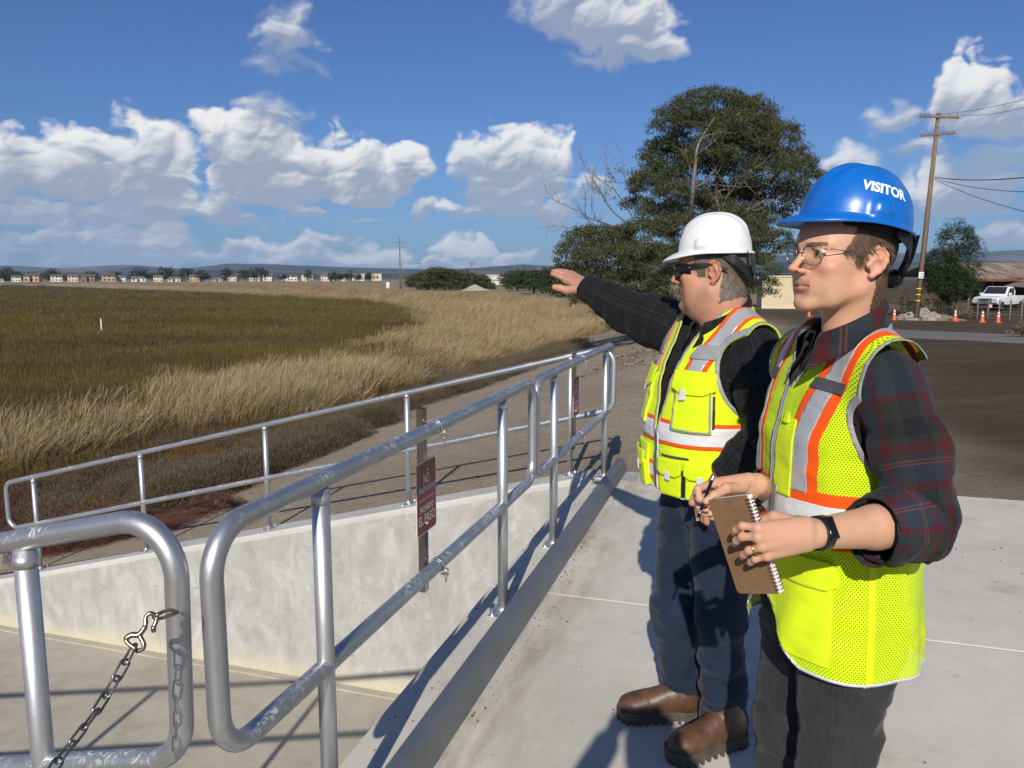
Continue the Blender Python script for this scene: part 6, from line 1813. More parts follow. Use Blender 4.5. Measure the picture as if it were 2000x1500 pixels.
def build_heaps():
    r = random.Random(3)
    M_rub = flat_mat('broken_concrete', (0.30, 0.27, 0.235), 0.95, 0, 0.25, 2.0); M_dirt = flat_mat('heap_soil', (0.20, 0.155, 0.11), 0.95, 0, 0.25, 1.5, 0.4); M_grav = flat_mat('pale_gravel', (0.40, 0.355, 0.285), 0.95, 0, 0.15, 1.0, 0.3)
    def mound(name, px, py, D, w, d, h, mat, label, rocks=0, cat='heap'):
        p = pD(px, py, D); g = float(ground_z(p[0:1], p[1:2], False)[0][0])
        root = empty(name, (p[0], p[1], g), 0, label=label, cat=cat)
        V = []; n, m = 40, 10
        for j in range(m):
            q = j / (m - 1)
            for i in range(n):
                a = 2 * math.pi * i / n; V.append((math.cos(a) * w * q, math.sin(a) * d * q, h * (1 - q) ** 0.9 * (1 - 0.35 * q) - 0.06 * (q > 0.99)))
        V = np.array(V); V[:, 2] += 0.14 * h * fbm(V, 1.6 / max(w, 1) * 2, 3, 3) * (V[:, 2] > 0.02)
        F = [(j * n + i, (j + 1) * n + i, (j + 1) * n + (i + 1) % n, j * n + (i + 1) % n) for j in range(m - 1) for i in range(n)]
        link('mound', mesh_data('mound', V, F, True, (mat,)), root)
        protos = [mesh_data('chunk', *rock(r, (1, r.uniform(.5, .9), r.uniform(.35, .7))), False, (M_rub,)) for _ in range(6)] if rocks else []
        for _ in range(rocks):
            a = r.uniform(0, 6.28); q = math.sqrt(r.random()) * 0.92; o = link('chunk', r.choice(protos), root); s = r.uniform(0.16, 0.5)
            o.location = (math.cos(a) * w * q, math.sin(a) * d * q, h * (1 - q) ** 0.9 * (1 - 0.35 * q) + s * 0.12); o.scale = (s, s, s); o.rotation_euler = (r.uniform(-.6, .6), r.uniform(-.6, .6), r.uniform(0, 6))
    mound('rubble_heap', 1800, 622, 44.5, 1.5, 1.2, 0.62, M_rub, 'low heap of broken pale concrete right of the utility pole', 110)
    mound('dirt_heap', 1845, 626, 44.0, 1.3, 0.9, 0.34, M_dirt, 'low brown dirt heap between the rubble and a cone')
    mound('gravel_heap', 928, 563, 158, 3.3, 3.0, 1.25, M_grav, 'pale gravel heap beside the far road')
build_heaps()

# ---------------------------------------------------------------- barn, fence and truck at the right
def build_right():
    p = pD(1978, 618, 67); g = float(ground_z(p[0:1], p[1:2], False)[0][0]); r = random.Random(8)
    M_rust = None
    m, nt, o = new_mat('rusty_metal_roof'); v = nt.obj(); n = nt.noise(nt.vmath('MULTIPLY', v, (1.2, 0.35, 1)), 1.3, 6, 0.65)
    c = nt.ramp(n, [(0.35, (0.36, 0.31, 0.25)), (0.52, (0.26, 0.185, 0.125)), (0.66, (0.15, 0.075, 0.042))]); bsdf(nt, o, c, 0.7, 0.2)
    root = empty('barn', (p[0], p[1], g), R_(8), label='old open barn with a rusty corrugated roof at the right edge', cat='barn')
    W2, D2 = 5.2, 9.0; z0, z1 = 2.3, 3.8
    V = []; F = []; n = 46
    for i in range(n + 1):
        x = -W2 + 2 * W2 * i / n; zz = 0.045 * (i % 2)
        V += [(x, -1.2, z0 + zz), (x, 4.2, z1 + zz), (x, 9.5, z0 + 0.2 + zz)]
    for i in range(n): F += [(3 * i, 3 * i + 3, 3 * i + 4, 3 * i + 1), (3 * i + 1, 3 * i + 4, 3 * i + 5, 3 * i + 2)]
    link('roof', mesh_data('roof', V, F, False, (m,)), root)
    M_bw = bark_mat('barn_boards', (0.045, 0.026, 0.020), (0.11, 0.055, 0.040)); M_red_ = flat_mat('barn_red_trim', (0.17, 0.045, 0.032), 0.8, 0, 0.3, 2)
    bd = MB(); bd.box((0, 9.0, 1.0), (2, 0.06, 2.0))
    x = -W2 + 0.1
    plank = mesh_data('plank', *(lambda b: (np.concatenate(b.V), b.F))(MB().box((0, 0, 0), (0.24, 0.05, 1.0))), False, (M_bw,))
    while x < W2:
        o_ = link('plank', plank, root); o_.location = (x, 4.0, 1.1); o_.scale = (1, 1, r.uniform(2.0, 2.3)); x += 0.27
    for x in (-W2 + 0.2, -1.6, 1.4, W2 - 0.2):
        b = MB(); b.box((x, -0.9, 0.95), (0.16, 0.16, 1.9)); b.build('post', M_bw, root)
    b = MB(); b.tube([(W2 + 0.05, -1.2, z0), (W2 + 0.05, 4.2, z1), (W2 + 0.05, 9.5, z0 + .2)], 0.12, 4); b.box((0, -1.22, z0 - 0.06), (2 * W2, 0.06, 0.2)); b.build('fascia', M_red_, root)
    # second gable running towards the camera at the frame's edge
    p2 = pD(2120, 624, 56); g2 = float(ground_z(p2[0:1], p2[1:2], False)[0][0])
    root2 = empty('shed', (p2[0], p2[1], g2), R_(-12), label='dark red gabled shed cut by the right edge of the picture', cat='shed')
    V = [(-3, 0, 1.75), (0, 0, 2.9), (3, 0, 1.75), (-3, 7, 1.75), (0, 7, 2.9), (3, 7, 1.75)]
    Vn, Fn = thicken(np.array(V, float), np.array([(0, 1, 4), (0, 4, 3), (1, 2, 5), (1, 5, 4)]), np.tile([0, 0, 1.0], (6, 1)), 0.08); link('roof', mesh_data('roof', Vn, Fn, False, (m,)), root2)
    b = MB(); b.tube([(-3.02, -0.03, 1.70), (0, -0.03, 2.86), (3.02, -0.03, 1.70)], 0.10, 4); b.build('fascia', M_red_, root2)
    x = -2.7
    while x < 2.8:
        o_ = link('plank', plank, root2); o_.location = (x, 0.25, 0.5 * (1.75 + 1.1 * (1 - abs(x) / 3))); o_.scale = (1, 1, 1.75 + 1.1 * (1 - abs(x) / 3) - 0.1); x += 0.27
    # wire fence
    a = pD(1868, 630, 47); b_ = pD(2040, 640, 41); root3 = empty('wire_fence', (a[0], a[1], float(ground_z(a[0:1], a[1:2], False)[0][0])), 0, label='low weathered wire fence with wooden posts in front of the barn', cat='fence')
    ga = np.array(root3.location); n = 9; tops = []
    for i in range(n):
        q = a + (b_ - a) * i / (n - 1); q[2] = float(ground_z(q[0:1], q[1:2], False)[0][0]); pb = MB(); pb.tube([q - ga - (0, 0, .2), q - ga + (0.03, 0, 1.15 + 0.1 * r.random())], 0.045, 7); pb.build('post', M_poleg, root3, True); tops.append(q - ga)
    for hz in (0.35, 0.7, 1.05):
        wb = MB(); wb.tube([t + (0, -0.05, hz) for t in tops], 0.012, 4); wb.build('wire', M_ins, root3)
    # white pickup truck, three-quarter front
    p = pD(1947, 628, 58.5); g = float(ground_z(p[0:1], p[1:2], False)[0][0])
    T = empty('pickup_truck', (p[0], p[1], g), R_(218), label='white pickup truck parked in front of the old barn', cat='truck')
    Mw = shell_mat('white_car_paint', (0.72, 0.73, 0.74)); Mg = flat_mat('car_glass', (0.025, 0.03, 0.035), 0.05, 0, 0.1); Mt = flat_mat('tyre_rubber', (0.02, 0.02, 0.02), 0.9); Mc = flat_mat('chrome_trim', (0.5, 0.5, 0.52), 0.25, 1.0)
    T.scale = (0.95, 0.95, 0.95)
    def loft(sec, mat, name, par=T):
        """sections along x: list of (x, [(y, z)...]) closed"""
        V = []; F = []; k = len(sec[0][1])
        for x, pr in sec: V += [(x, y, z) for y, z in pr]
        for i in range(len(sec) - 1):
            for j in range(k): F.append((i * k + j, i * k + (j + 1) % k, (i + 1) * k + (j + 1) % k, (i + 1) * k + j))
        F += [tuple(range(k - 1, -1, -1)), tuple((len(sec) - 1) * k + j for j in range(k))]
        return link(name, mesh_data(name, V, F, False, (mat,)), par)
    def pr(w, z0_, z1_, c=0.06): return [(-w, z0_), (w, z0_), (w, z1_ - c), (w - c, z1_), (-w + c, z1_), (-w, z1_ - c)]
    loft([(-2.75, pr(0.95, 0.55, 1.15)), (-0.75, pr(0.97, 0.5, 1.15)), (0.95, pr(0.97, 0.5, 1.15)), (1.1, pr(0.97, 0.5, 1.16)), (2.45, pr(0.93, 0.52, 1.06, 0.1)), (2.68, pr(0.88, 0.55, 0.98, 0.1))], Mw, 'body')
    loft([(-0.72, pr(0.88, 1.16, 1.62, 0.1)), (-0.55, pr(0.84, 1.16, 1.86, 0.12)), (0.35, pr(0.84, 1.16, 1.88, 0.12)), (1.05, pr(0.90, 1.16, 1.22, 0.02))], Mw, 'cab')
    def quad(pts, mat, name):
        V = np.array(pts, float); N = np.cross(V[1] - V[0], V[2] - V[0]); N /= np.linalg.norm(N); c = V.mean(0) - (0, 0, 1.4)
        if N @ c < 0: V = V[::-1]; N = -N
        link(name, mesh_data(name, np.vstack([V + N * 0.012, V - N * 0.01]), [(0, 1, 2, 3), (7, 6, 5, 4), (0, 4, 5, 1), (1, 5, 6, 2), (2, 6, 7, 3), (3, 7, 4, 0)], False, (mat,)), T)
    quad([(0.98, -0.78, 1.315), (0.98, 0.78, 1.315), (0.42, 0.70, 1.845), (0.42, -0.70, 1.845)], Mg, 'windscreen')
    for s in (1, -1):
        quad([(0.78, s * 0.893, 1.24), (-0.1, s * 0.878, 1.24), (-0.1, s * 0.862, 1.74), (0.36, s * 0.862, 1.74)], Mg, 'side_window')
        quad([(-0.16, s * 0.878, 1.24), (-0.56, s * 0.872, 1.24), (-0.5, s * 0.858, 1.72), (-0.16, s * 0.862, 1.74)], Mg, 'side_window')
        b = MB(); b.box((0.75, s * 1.05, 1.30), (0.12, 0.2, 0.18), None, 0.03); b.build('mirror', Mw, T)
        b = MB(); b.box((2.67, s * 0.68, 0.86), (0.06, 0.30, 0.17), None, 0.02); b.build('headlight', M_ins, T)
        for x in (1.85, -1.75):
            w = MB(); w.lathe([(0.20, -0.12), (0.36, -0.12), (0.385, -0.08), (0.385, 0.08), (0.36, 0.12), (0.20, 0.12)], (x, s * 0.86, 0.385), 22, (0, 1, 0)); wh = w.build('wheel', Mt, T, True)
            w = MB(); w.lathe([(0.21, -0.10), (0.22, 0.0), (0.21, 0.125), (0.08, 0.10)], (x, s * 0.86, 0.385), 16, (0, s, 0)); w.build('rim', Mc, wh, True)
    b = MB(); b.box((2.70, 0, 0.84), (0.05, 1.0, 0.26), None, 0.02); gr = b.build('grille', M_black, T)
    b = MB(); [b.box((2.73, 0, z), (0.03, 0.98, 0.025)) for z in (0.76, 0.84, 0.92)]; b.build('grille_bar', Mc, gr)
    b = MB(); b.box((2.74, 0, 0.60), (0.14, 1.84, 0.16), None, 0.03); b.build('bumper', Mc, T)
    # small red notice on the fence
    q = pD(1933, 598, 47.2); root4 = empty('notice_board', q, 0, label='small pinkish red notice on the fence before the truck', cat='sign'); b = MB(); b.box((0, -0.05, 0), (0.24, 0.012, 0.22), None, 0.004); nb = b.build('panel', flat_mat('pink_notice', (0.65, 0.22, 0.22), 0.5), root4); b = MB(); [b.box((0, -0.0575, z), (0.17, 0.003, 0.018)) for z in (0.05, 0, -0.05)]; b.build('print', M_signw, nb)
build_right()
# white marker stake out in the marsh
p = pD(199, 652, 50); g = float(ground_z(p[0:1], p[1:2], False)[0][0]); st = empty('marker_stake', (p[0], p[1], g), 0, label='small white marker stake standing in the brown marsh', cat='stake')
mb = MB(); mb.tube([(0, 0, -0.1), (0, 0, 1.05)], 0.045, 10); mb.build('pipe', M_hw[0], st, True); mb = MB(); mb.lathe([(0.05, 1.02), (0.05, 1.10), (0.02, 1.12)], (0, 0, 0), 10); mb.build('cap', M_hw[0], st, True)
# a few rocks at the left edge by the wall
r = random.Random(2); M_rk = flat_mat('grey_rock', (0.20, 0.19, 0.18), 0.95, 0, 0.3, 6, 0.5)
for i, (px, py, s, lab) in enumerate(((10, 1092, 0.30, 'larger grey rock at the left edge beside the wall'), (-30, 1080, 0.36, 'grey rock just outside the left edge by the wall'), (18, 1078, 0.18, 'small dark rock behind the larger one at the left edge'))):
    p = pD(px, py, 8.75); g = float(ground_z(p[0:1], p[1:2], False)[0][0]); V, F = rock(r, (1, .8, .7)); o = link('rock', mesh_data('rock', V * s * 1.6, F, False, (M_rk,)), None, label=lab, cat='rock'); o.location = (float(p[0]), float(p[1]), max(g, float(p[2]) - 0.1) + s * 0.3)

# ---------------------------------------------------------------- air
def build_haze():
    m = bpy.data.materials.new('haze_air'); m.use_nodes = True; nt = NT(m.node_tree); nt.n.clear(); o = nt.n.new('ShaderNodeOutputMaterial')
    v = nt.n.new('ShaderNodeVolumePrincipled'); v.inputs['Color'].default_value = (0.40, 0.65, 1.0, 1); v.inputs['Density'].default_value = HAZE; v.inputs['Anisotropy'].default_value = 0.0
    nt.link(v.outputs[0], o.inputs['Volume'])
    mb = MB(); mb.box((0, 0, 208), (24000, 24000, 424)); h = mb.build('haze', m, kind='stuff')
HAZE = 7.0e-5
build_haze()
def recentre(root, base):
    """put the thing's origin at its base"""
    base = np.asarray(base, float)
    def go(o):
        if o.data is not None and not o.data.get('moved'):
            me = o.data; n = len(me.vertices); a = np.empty(n * 3, np.float32); me.vertices.foreach_get('co', a)
            me.vertices.foreach_set('co', (a.reshape(-1, 3) - base.astype(np.float32)).ravel()); me['moved'] = 1; me.update()
        for c in o.children: go(c)
    go(root); root.location = tuple(float(c) for c in base)
def join_shells(parts):
    """[(V, Q, attrs)] -> one mesh"""
    V = []; F = []; A = {}; n = 0
    for v, q, a in parts:
        V.append(v); F.append(tris(q) + n); n += len(v)
        for k in ('lip', 'blush', 'stub'): A.setdefault(k, []).append(a.get(k, np.zeros(len(v))) if a else np.zeros(len(v)))
    return np.concatenate(V), np.concatenate(F), {k: np.concatenate(x) for k, x in A.items()}
def outward(V, Q):
    N = vnormals(V, Q)
    return Q if (N * (V - V.mean(0))).sum() > 0 else np.asarray(Q)[:, ::-1]
def limb_coords(axis_pts):
    """cloth coordinates along and around a limb"""
    A = np.asarray(axis_pts, float)
    seg = A[1:] - A[:-1]; L = np.linalg.norm(seg, axis=1); cum = np.concatenate([[0], np.cumsum(L)])
    def fn(V):
        best = np.full(len(V), 9e9); u = np.zeros(len(V)); v = np.zeros(len(V)); ref = None
        for i in range(len(seg)):
            d = seg[i] / L[i]; r = V - A[i]; t = np.clip(r @ d, 0, L[i])
            pr = r - t[:, None] * d; dist = np.linalg.norm(pr, axis=1)
            ref = np.cross(d, [0.3, 0.2, 1.0]) if ref is None else ref - d * (ref @ d); ref /= np.linalg.norm(ref); r2 = np.cross(d, ref)
            an = np.arctan2(pr @ r2, pr @ ref)
            m = dist < best
            best[m] = dist[m]; u[m] = an[m] * 0.065; v[m] = cum[i] + t[m]
        return np.stack([u, v, np.zeros(len(V))], 1)
    return fn
def wrinkle(V, axis_pts, amp, freq, seed, stretch=3.0):
    """folds that run mostly across a limb"""
    c = limb_coords(axis_pts)(V)
    P = np.stack([c[:, 0] * freq / stretch * 0.8, c[:, 1] * freq, np.zeros(len(V))], 1)
    P2 = np.stack([(c[:, 0] + 0.5 * c[:, 1]) * freq * 0.7, (c[:, 1] - 0.7 * c[:, 0]) * freq * 0.9, np.ones(len(V))], 1)
    a = fbm(P, 1.0, seed, 3); b = fbm(P2, 1.0, seed + 2, 3)
    return amp * (0.65 * (1 - 2.2 * np.abs(a)) + 0.5 * (1 - 2.0 * np.abs(b)) - 0.25)
def stitched(name, S, fr, mat, parent, uvfn=None, smooth=2, disp=None, worn=None, cut=None, th=None, **t):
    V, Q = S.mesh(); V = laplace(V, Q, smooth); Q = outward(V, Q); N = vnormals(V, Q)
    if disp is not None: V = V + N * disp(V)[:, None]; 
    at = {}
    T = tris(Q)
    if cut is not None:
        N = vnormals(V, Q)
        V, T, (N,) = clip(V, T, cut(V), (N,))
        if th: 
            V, T = thicken(V, T, N / (np.linalg.norm(N, axis=1)[:, None] + 1e-9), th)
    if uvfn is not None: at['cloth'] = uvfn(V)
    if worn is not None: at['worn'] = worn(V)
    return link(name, mesh_data(name, fr.w(V) if fr is not None else V, T, True, (mat,), attrs=at), parent, **t)
def collar(fr, rows, mat, parent, name='collar', th=0.0022, label=None):
    """rows: list of rings of points in the frame; open at the front"""
    V = np.concatenate(rows); n = len(rows[0]); F = []
    for i in range(len(rows) - 1):
        for k in range(n - 1): F.append((i * n + k, i * n + k + 1, (i + 1) * n + k + 1, (i + 1) * n + k))
    Q = np.array(F); T = tris(Q); N = vnormals(V, T)
    cl = np.stack([np.arctan2(V[:, 0], V[:, 1]) * 0.09, V[:, 2] * 1.1, 0 * V[:, 2]], 1)
    V2 = V + N * th; Vv, Tt = thicken(V2, T, N, th)
    return link(name, mesh_data(name, fr.w(Vv), Tt, True, (mat,), attrs={'cloth': np.vstack([cl, cl])}), parent, label=label)
def shirt_collar(fr, mat, parent, c, rx, ry, zb, zf, leaf, spread, skew=0.0):
    a = np.linspace(-math.pi + 0.30, math.pi - 0.30, 49)     # 0 at the back
    fb = (1 + np.cos(a)) / 2                                  # 1 back, 0 front
    def ring(rad, dz, pull):
        x = (rx + rad) * np.sin(a); y = (ry + rad) * np.cos(a)
        z = zf + (zb - zf) * fb ** 0.9 + dz
        y = y - pull * (1 - fb) ** 3
        return np.stack([c[0] + x, c[1] + y, z], 1)
    pt = (1 - fb) ** 4
    r0 = ring(0.004, -0.030, 0.006); r1 = ring(0.0, 0.0, 0.0)
    r2 = ring(0.006, 0.003, 0.002); r3 = ring(0.012, -0.012, 0.006)
    r4 = ring(spread * 0.7, -leaf * 0.6, 0.014); r5 = ring(spread, -leaf, 0.022)
    r5[:, 2] -= pt * 0.030; r4[:, 2] -= pt * 0.014; r5[:, 1] -= pt * 0.012
    return collar(fr, [r0, r1, r2, r3, r4, r5], mat, parent)
def sphere(c, r, n=14):
    mb = MB(); prof = [(r * math.sin(math.pi * i / n) + 1e-5, -r * math.cos(math.pi * i / n)) for i in range(n + 1)]
    mb.lathe(prof, c, 18); return mb
def eyes(fr, parent, look, scale=1.0):
    for s in (1, -1):
        mb = MB()
        c = np.array([s * 0.031, -0.0790, 0.0178]) * scale
        prof = [(0.0122 * math.sin(math.pi * i / 14) + 1e-5, -0.0122 * math.cos(math.pi * i / 14)) for i in range(15)]
        ax = np.array(look, float)
        mb.lathe(prof, c, 18, ax)
        mb.lathe([(0.0001, 0.0126), (0.0052, 0.0117), (0.0058, 0.0110)], c, 16, ax, mi=1)
        V = np.concatenate(mb.V)
        me = mesh_data('eye', fr.w(V), mb.F, True, (M_eyew, M_iris), mb.M)
        link('eye', me, parent)

# ======================================================================== the woman in the blue hat
def build_woman():
    fr = face_frame((0.700, 1.645, 0), 186)
    HS = 1.0
    hd = face_frame((0, 0, 0), 197, pitch=5); hd.o = pD(1694, 520, 1.485) - hd.R @ np.array([0.072 * HS * 0.95, 0, 0])
    hfr = Frame(hd.o, hd.R * HS)
    Lw = lambda px, py, D: fr.l(pD(px, py, D))
    # ---- bare body: head and neck, arms and hands, hidden trunk
    S = head_sdf(0.0022, True)
    Vh, Qh = S.mesh(); Vh = laplace(Vh, Qh, 1, 0.4); Qh = outward(Vh, Qh)
    lip, bl, st = head_attrs(Vh, True)
    Vh[:, 2] = np.where(Vh[:, 2] < 0.018, 0.018 + (Vh[:, 2] - 0.018) * 0.88, Vh[:, 2])
    Nh = vnormals(Vh, Qh)
    shells = [(hfr.w(Vh), Qh, {'lip': lip, 'blush': bl})]
    # left (near) forearm and hand, in world space
    el = pD(1782, 1022, 1.43); wr = pD(1592, 1042, 1.335)
    H = SDF(np.minimum(el, wr) - (0.21, 0.13, 0.14), np.maximum(el, wr) + (0.06, 0.14, 0.09), 0.0024)
    mid = el + (wr - el) * 0.4
    H.cone(el, mid, 0.043, 0.039, 0.01); H.cone(mid, wr, 0.039, 0.0258, 0.012)
    kn = [pD(1480, 1030, 1.305), pD(1481, 1049, 1.295), pD(1488, 1068, 1.298), pD(1498, 1086, 1.306)]
    cw = [pD(1572, 1024, 1.325), pD(1570, 1038, 1.318), pD(1570, 1050, 1.318), pD(1572, 1062, 1.325)]
    for a, b, r in zip(cw, kn, (0.0112, 0.0116, 0.0112, 0.0104)): H.cone(a, b, 0.0150, r * 0.78, 0.012)
    for k_, r in zip(kn, (0.0082, 0.0086, 0.0082, 0.0074)): H.ell(k_, (r, r, r), 0.006)
    pip = [pD(1450, 1027, 1.318), pD(1450, 1048, 1.314), pD(1463, 1075, 1.314), pD(1475, 1092, 1.318)]
    tip = [pD(1433, 1041, 1.350), pD(1435, 1062, 1.348), pD(1449, 1088, 1.346), pD(1464, 1101, 1.344)]
    for a, b, c, r in zip(kn, pip, tip, (0.0067, 0.0070, 0.0067, 0.0059)):
        d = b + (c - b) * 0.55 + (b - a) * 0.10
        finger(H, [a, b, d, c], r * 1.08, r * 0.84)
    th0 = pD(1560, 1022, 1.345); th1 = pD(1512, 1010, 1.375); th2 = pD(1478, 1022, 1.393)
    H.cone(pD(1575, 1030, 1.34), th0, 0.016, 0.014, 0.01); finger(H, [th0, th1, th2], 0.0125, 0.0095)
    V, Q = H.mesh(); V = laplace(V, Q, 1, 0.4); Q = outward(V, Q)
    near = np.min([np.linalg.norm(V - np.array(p), axis=1) for p in kn + pip + tip], 0)
    shells.append((V, Q, {'blush': np.clip(1 - near / 0.016, 0, 1) * 0.5}))
    # right hand with the pencil
    el2 = pD(1548, 985, 1.92); wr2 = pD(1478, 946, 1.66)
    H = SDF((min(wr2[0], el2[0]) - 0.20, wr2[1] - 0.16, wr2[2] - 0.13), (el2[0] + 0.05, el2[1] + 0.06, wr2[2] + 0.10), 0.0024)
    H.cone(el2, wr2, 0.036, 0.0250, 0.01)
    kn2 = [pD(1394, 944, 1.600), pD(1388, 958, 1.625), pD(1393, 975, 1.640), pD(1402, 990, 1.650)]
    for a, b, r in zip([pD(1462, 938, 1.645), pD(1460, 947, 1.655), pD(1460, 956, 1.660), pD(1462, 964, 1.665)], kn2, (0.0150, 0.015, 0.0145, 0.0135)): H.cone(a, b, 0.0165, r * 0.75, 0.012)
    finger(H, [kn2[0], pD(1363, 955, 1.585), pD(1366, 974, 1.577), pD(1377, 982, 1.577)], 0.0080, 0.0066)
    finger(H, [kn2[1], pD(1361, 972, 1.615), pD(1366, 990, 1.607), pD(1380, 995, 1.603)], 0.0082, 0.0066)
    finger(H, [kn2[2], pD(1369, 987, 1.630), pD(1376, 1001, 1.623), pD(1391, 1003, 1.621)], 0.0080, 0.0065)
    finger(H, [kn2[3], pD(1384, 1000, 1.640), pD(1392, 1010, 1.633), pD(1404, 1008, 1.631)], 0.0072, 0.0060)
    finger(H, [pD(1450, 952, 1.630), pD(1418, 954, 1.587), pD(1396, 967, 1.572), pD(1379, 979, 1.565)], 0.0125, 0.0076)
    V, Q = H.mesh(); V = laplace(V, Q, 1, 0.4); Q = outward(V, Q)
    near = np.min([np.linalg.norm(V - np.array(p), axis=1) for p in kn2], 0)
    shells.append((V, Q, {'blush': np.clip(1 - near / 0.02, 0, 1) * 0.4}))
    # trunk and legs under the clothes
    B = SDF((-0.26, -0.2, 0.0), (0.26, 0.2, 1.50), 0.011)
    B.loft([(0.80, 0, 0.01, 0.15, 0.09, 0.10), (0.95, 0, 0.005, 0.145, 0.09, 0.095), (1.08, 0, 0, 0.125, 0.085, 0.085), (1.26, 0, 0, 0.135, 0.080, 0.095), (1.36, 0, 0.01, 0.09, 0.040, 0.07)], 0.03)
    for s in (1, -1):
        B.cone((s * 0.085, 0.01, 0.86), (s * 0.085, 0, 0.47), 0.08, 0.052, 0.03); B.cone((s * 0.085, 0, 0.47), (s * 0.085, 0.02, 0.08), 0.05, 0.035, 0.02)
        B.cone((s * 0.085, 0.03, 0.05), (s * 0.09, -0.12, 0.04), 0.035, 0.03, 0.02)
    elL = fr.l(el); elR = fr.l(el2)
    B.cone((0.15, 0.01, 1.335), elL, 0.040, 0.040, 0.03); B.cone((-0.15, 0.01, 1.335), elR, 0.040, 0.036, 0.03)
    V, Q = B.mesh(); Q = outward(V, Q)
    shells.append((fr.w(V), Q, None))
    V, F, A = join_shells(shells)
    root = link('person', mesh_data('person', V, F, True, (M_skinW,), attrs=A), None,
                label='person in blue visitor hard hat and mesh vest holding a notebook and pencil', cat='person')
    eyes(hfr, root, (0.15, -1, 0.02))
    # ---- hair
    x, y, z = Vh.T
    ax = np.abs(x)
    # hair line: temples, round the ears, nape
    fl = np.minimum.reduce([y + 0.040 + 0.55 * np.clip(0.05 - z, -0.06, 0.06), z - 0.020, 0.125 - z])
    side = np.minimum(y - 0.030 , z + 0.078 + 0.1 * y)                # behind the ear down to the nape
    burn = np.minimum.reduce([y + 0.026, -0.006 - y, z - 0.006])
    fld = np.maximum.reduce([fl, np.minimum(side, ax * 0 + 1), burn])
    ear = np.sqrt(((y - 0.014) / 0.024) ** 2 + ((z - 0.004) / 0.037) ** 2) - 1
    fld = np.minimum(fld, np.where(ax > 0.045, ear * 0.03, 1.0))
    fld = fld + 0.0035 * fbm(Vh, 190, 5, 2)
    v, t, n, sd = hair_cap(Vh, Qh, Nh, fld, 0.0035, 3, 'hair', M_hairW, root)
    edge = v
    link('hair', mesh_data('hair', hfr.w(v), t, True, (M_hairW,), attrs={'strand': sd}), root, label='short brown hair')
    # combed strands over the cap so the outline is not a shell
    r = np.random.default_rng(4)
    tt = t[r.integers(0, len(t), 9000)]
    P = sd[tt].mean(1); Nn = n[tt].mean(1)
    keep = (P[:, 2] < 0.075); P = P[keep]; Nn = Nn[keep]
    dirv = np.stack([0 * P[:, 0], 0.75 + 0.4 * r.random(len(P)), -0.75 - 0.3 * r.random(len(P))], 1)
    dirv -= Nn * (dirv * Nn).sum(1)[:, None]; dirv /= np.linalg.norm(dirv, axis=1)[:, None]
    sidev = np.cross(Nn, dirv); ln = 0.012 + 0.012 * r.random(len(P)); w = 0.00022 + 0.00022 * r.random(len(P))
    b0 = P + Nn * 0.003; b1 = P + Nn * 0.0055 + dirv * (ln * 0.5)[:, None]; b2 = P + Nn * 0.0048 + dirv * ln[:, None]
    VV = np.stack([b0 - sidev * w[:, None], b0 + sidev * w[:, None], b1 + sidev * w[:, None], b1 - sidev * w[:, None], b2], 1).reshape(-1, 3)
    base = np.arange(len(P)) * 5
    TT = np.concatenate([np.stack([base, base + 1, base + 2], 1), np.stack([base, base + 2, base + 3], 1), np.stack([base + 3, base + 2, base + 4], 1)])
    link('hair_strands', mesh_data('hair_strands', hfr.w(VV), TT, False, (M_hairW,), attrs={'strand': VV}), root, kind='stuff')
    # eyebrows
    for s in (1, -1):
        f = 0.0034 - np.abs(z - (0.0345 + 0.10 * (ax - 0.030) - 6.0 * np.maximum(0, ax - 0.036) ** 2)) - 0.06 * np.maximum(0, ax - 0.036) 
        f = np.minimum.reduce([f, s * x - 0.012, 0.050 - s * x, -y - 0.03]) + 0.0012 * fbm(Vh, 420, 2, 2)
        v, t, (n,) = clip(Vh, Qh, f, (Nh,))
        link('eyebrow', mesh_data('eyebrow', hfr.w(v + n * 0.0009), t, True, (M_brow,), attrs={'strand': v}), root)
    # ---- glasses
    rim = []
    g = MB()
    for s in (1, -1):
        c = np.array([s * 0.0315, -0.0995, 0.0135])
        a = np.linspace(0, 2 * math.pi, 40, endpoint=False)
        rx = 0.0232; rzz = 0.0215 + 0.0015 * np.sin(a)
        pts = np.stack([c[0] + rx * np.cos(a) * (1 - 0.06 * (np.sin(a) < 0) * np.abs(np.sin(a))), c[1] + 0.006 * (s * np.cos(a)) + 0.003 * np.sin(-a), c[2] + rzz * np.sin(a)], 1)
        rim.append(pts)
        g.tube(hfr.w(pts), 0.00095, 6, closed=True)
        hinge = c + (s * 0.0232, 0.006, 0.010)
        tem = bez([hinge + (-s * 0.001, 0, 0), hinge + (s * 0.011, 0.004, 0.001), (s * 0.0685, -0.060, 0.024), (s * 0.072, -0.010, 0.027), (s * 0.072, 0.020, 0.022), (s * 0.070, 0.034, 0.002)], 7)
        g.tube(hfr.w(tem), 0.00095, 6)
        g.box(hfr.w(hinge + (s * 0.006, 0.002, 0.001)), (0.006, 0.004, 0.003), fr.R, 0.0006)
    g.tube(hfr.w(bez([(0.0095, -0.1020, 0.019), (0.004, -0.1085, 0.0225), (-0.004, -0.1085, 0.0225), (-0.0095, -0.1020, 0.019)], 6)), 0.0010, 6)
    for s in (1, -1): g.tube(hfr.w(bez([(s * 0.0100, -0.101, 0.012), (s * 0.0090, -0.099, 0.010), (s * 0.0090, -0.098, 0.004)], 5)), 0.0006, 5)
    gl = g.build('eyeglasses', M_wire, root, True, label='round wire rimmed glasses')
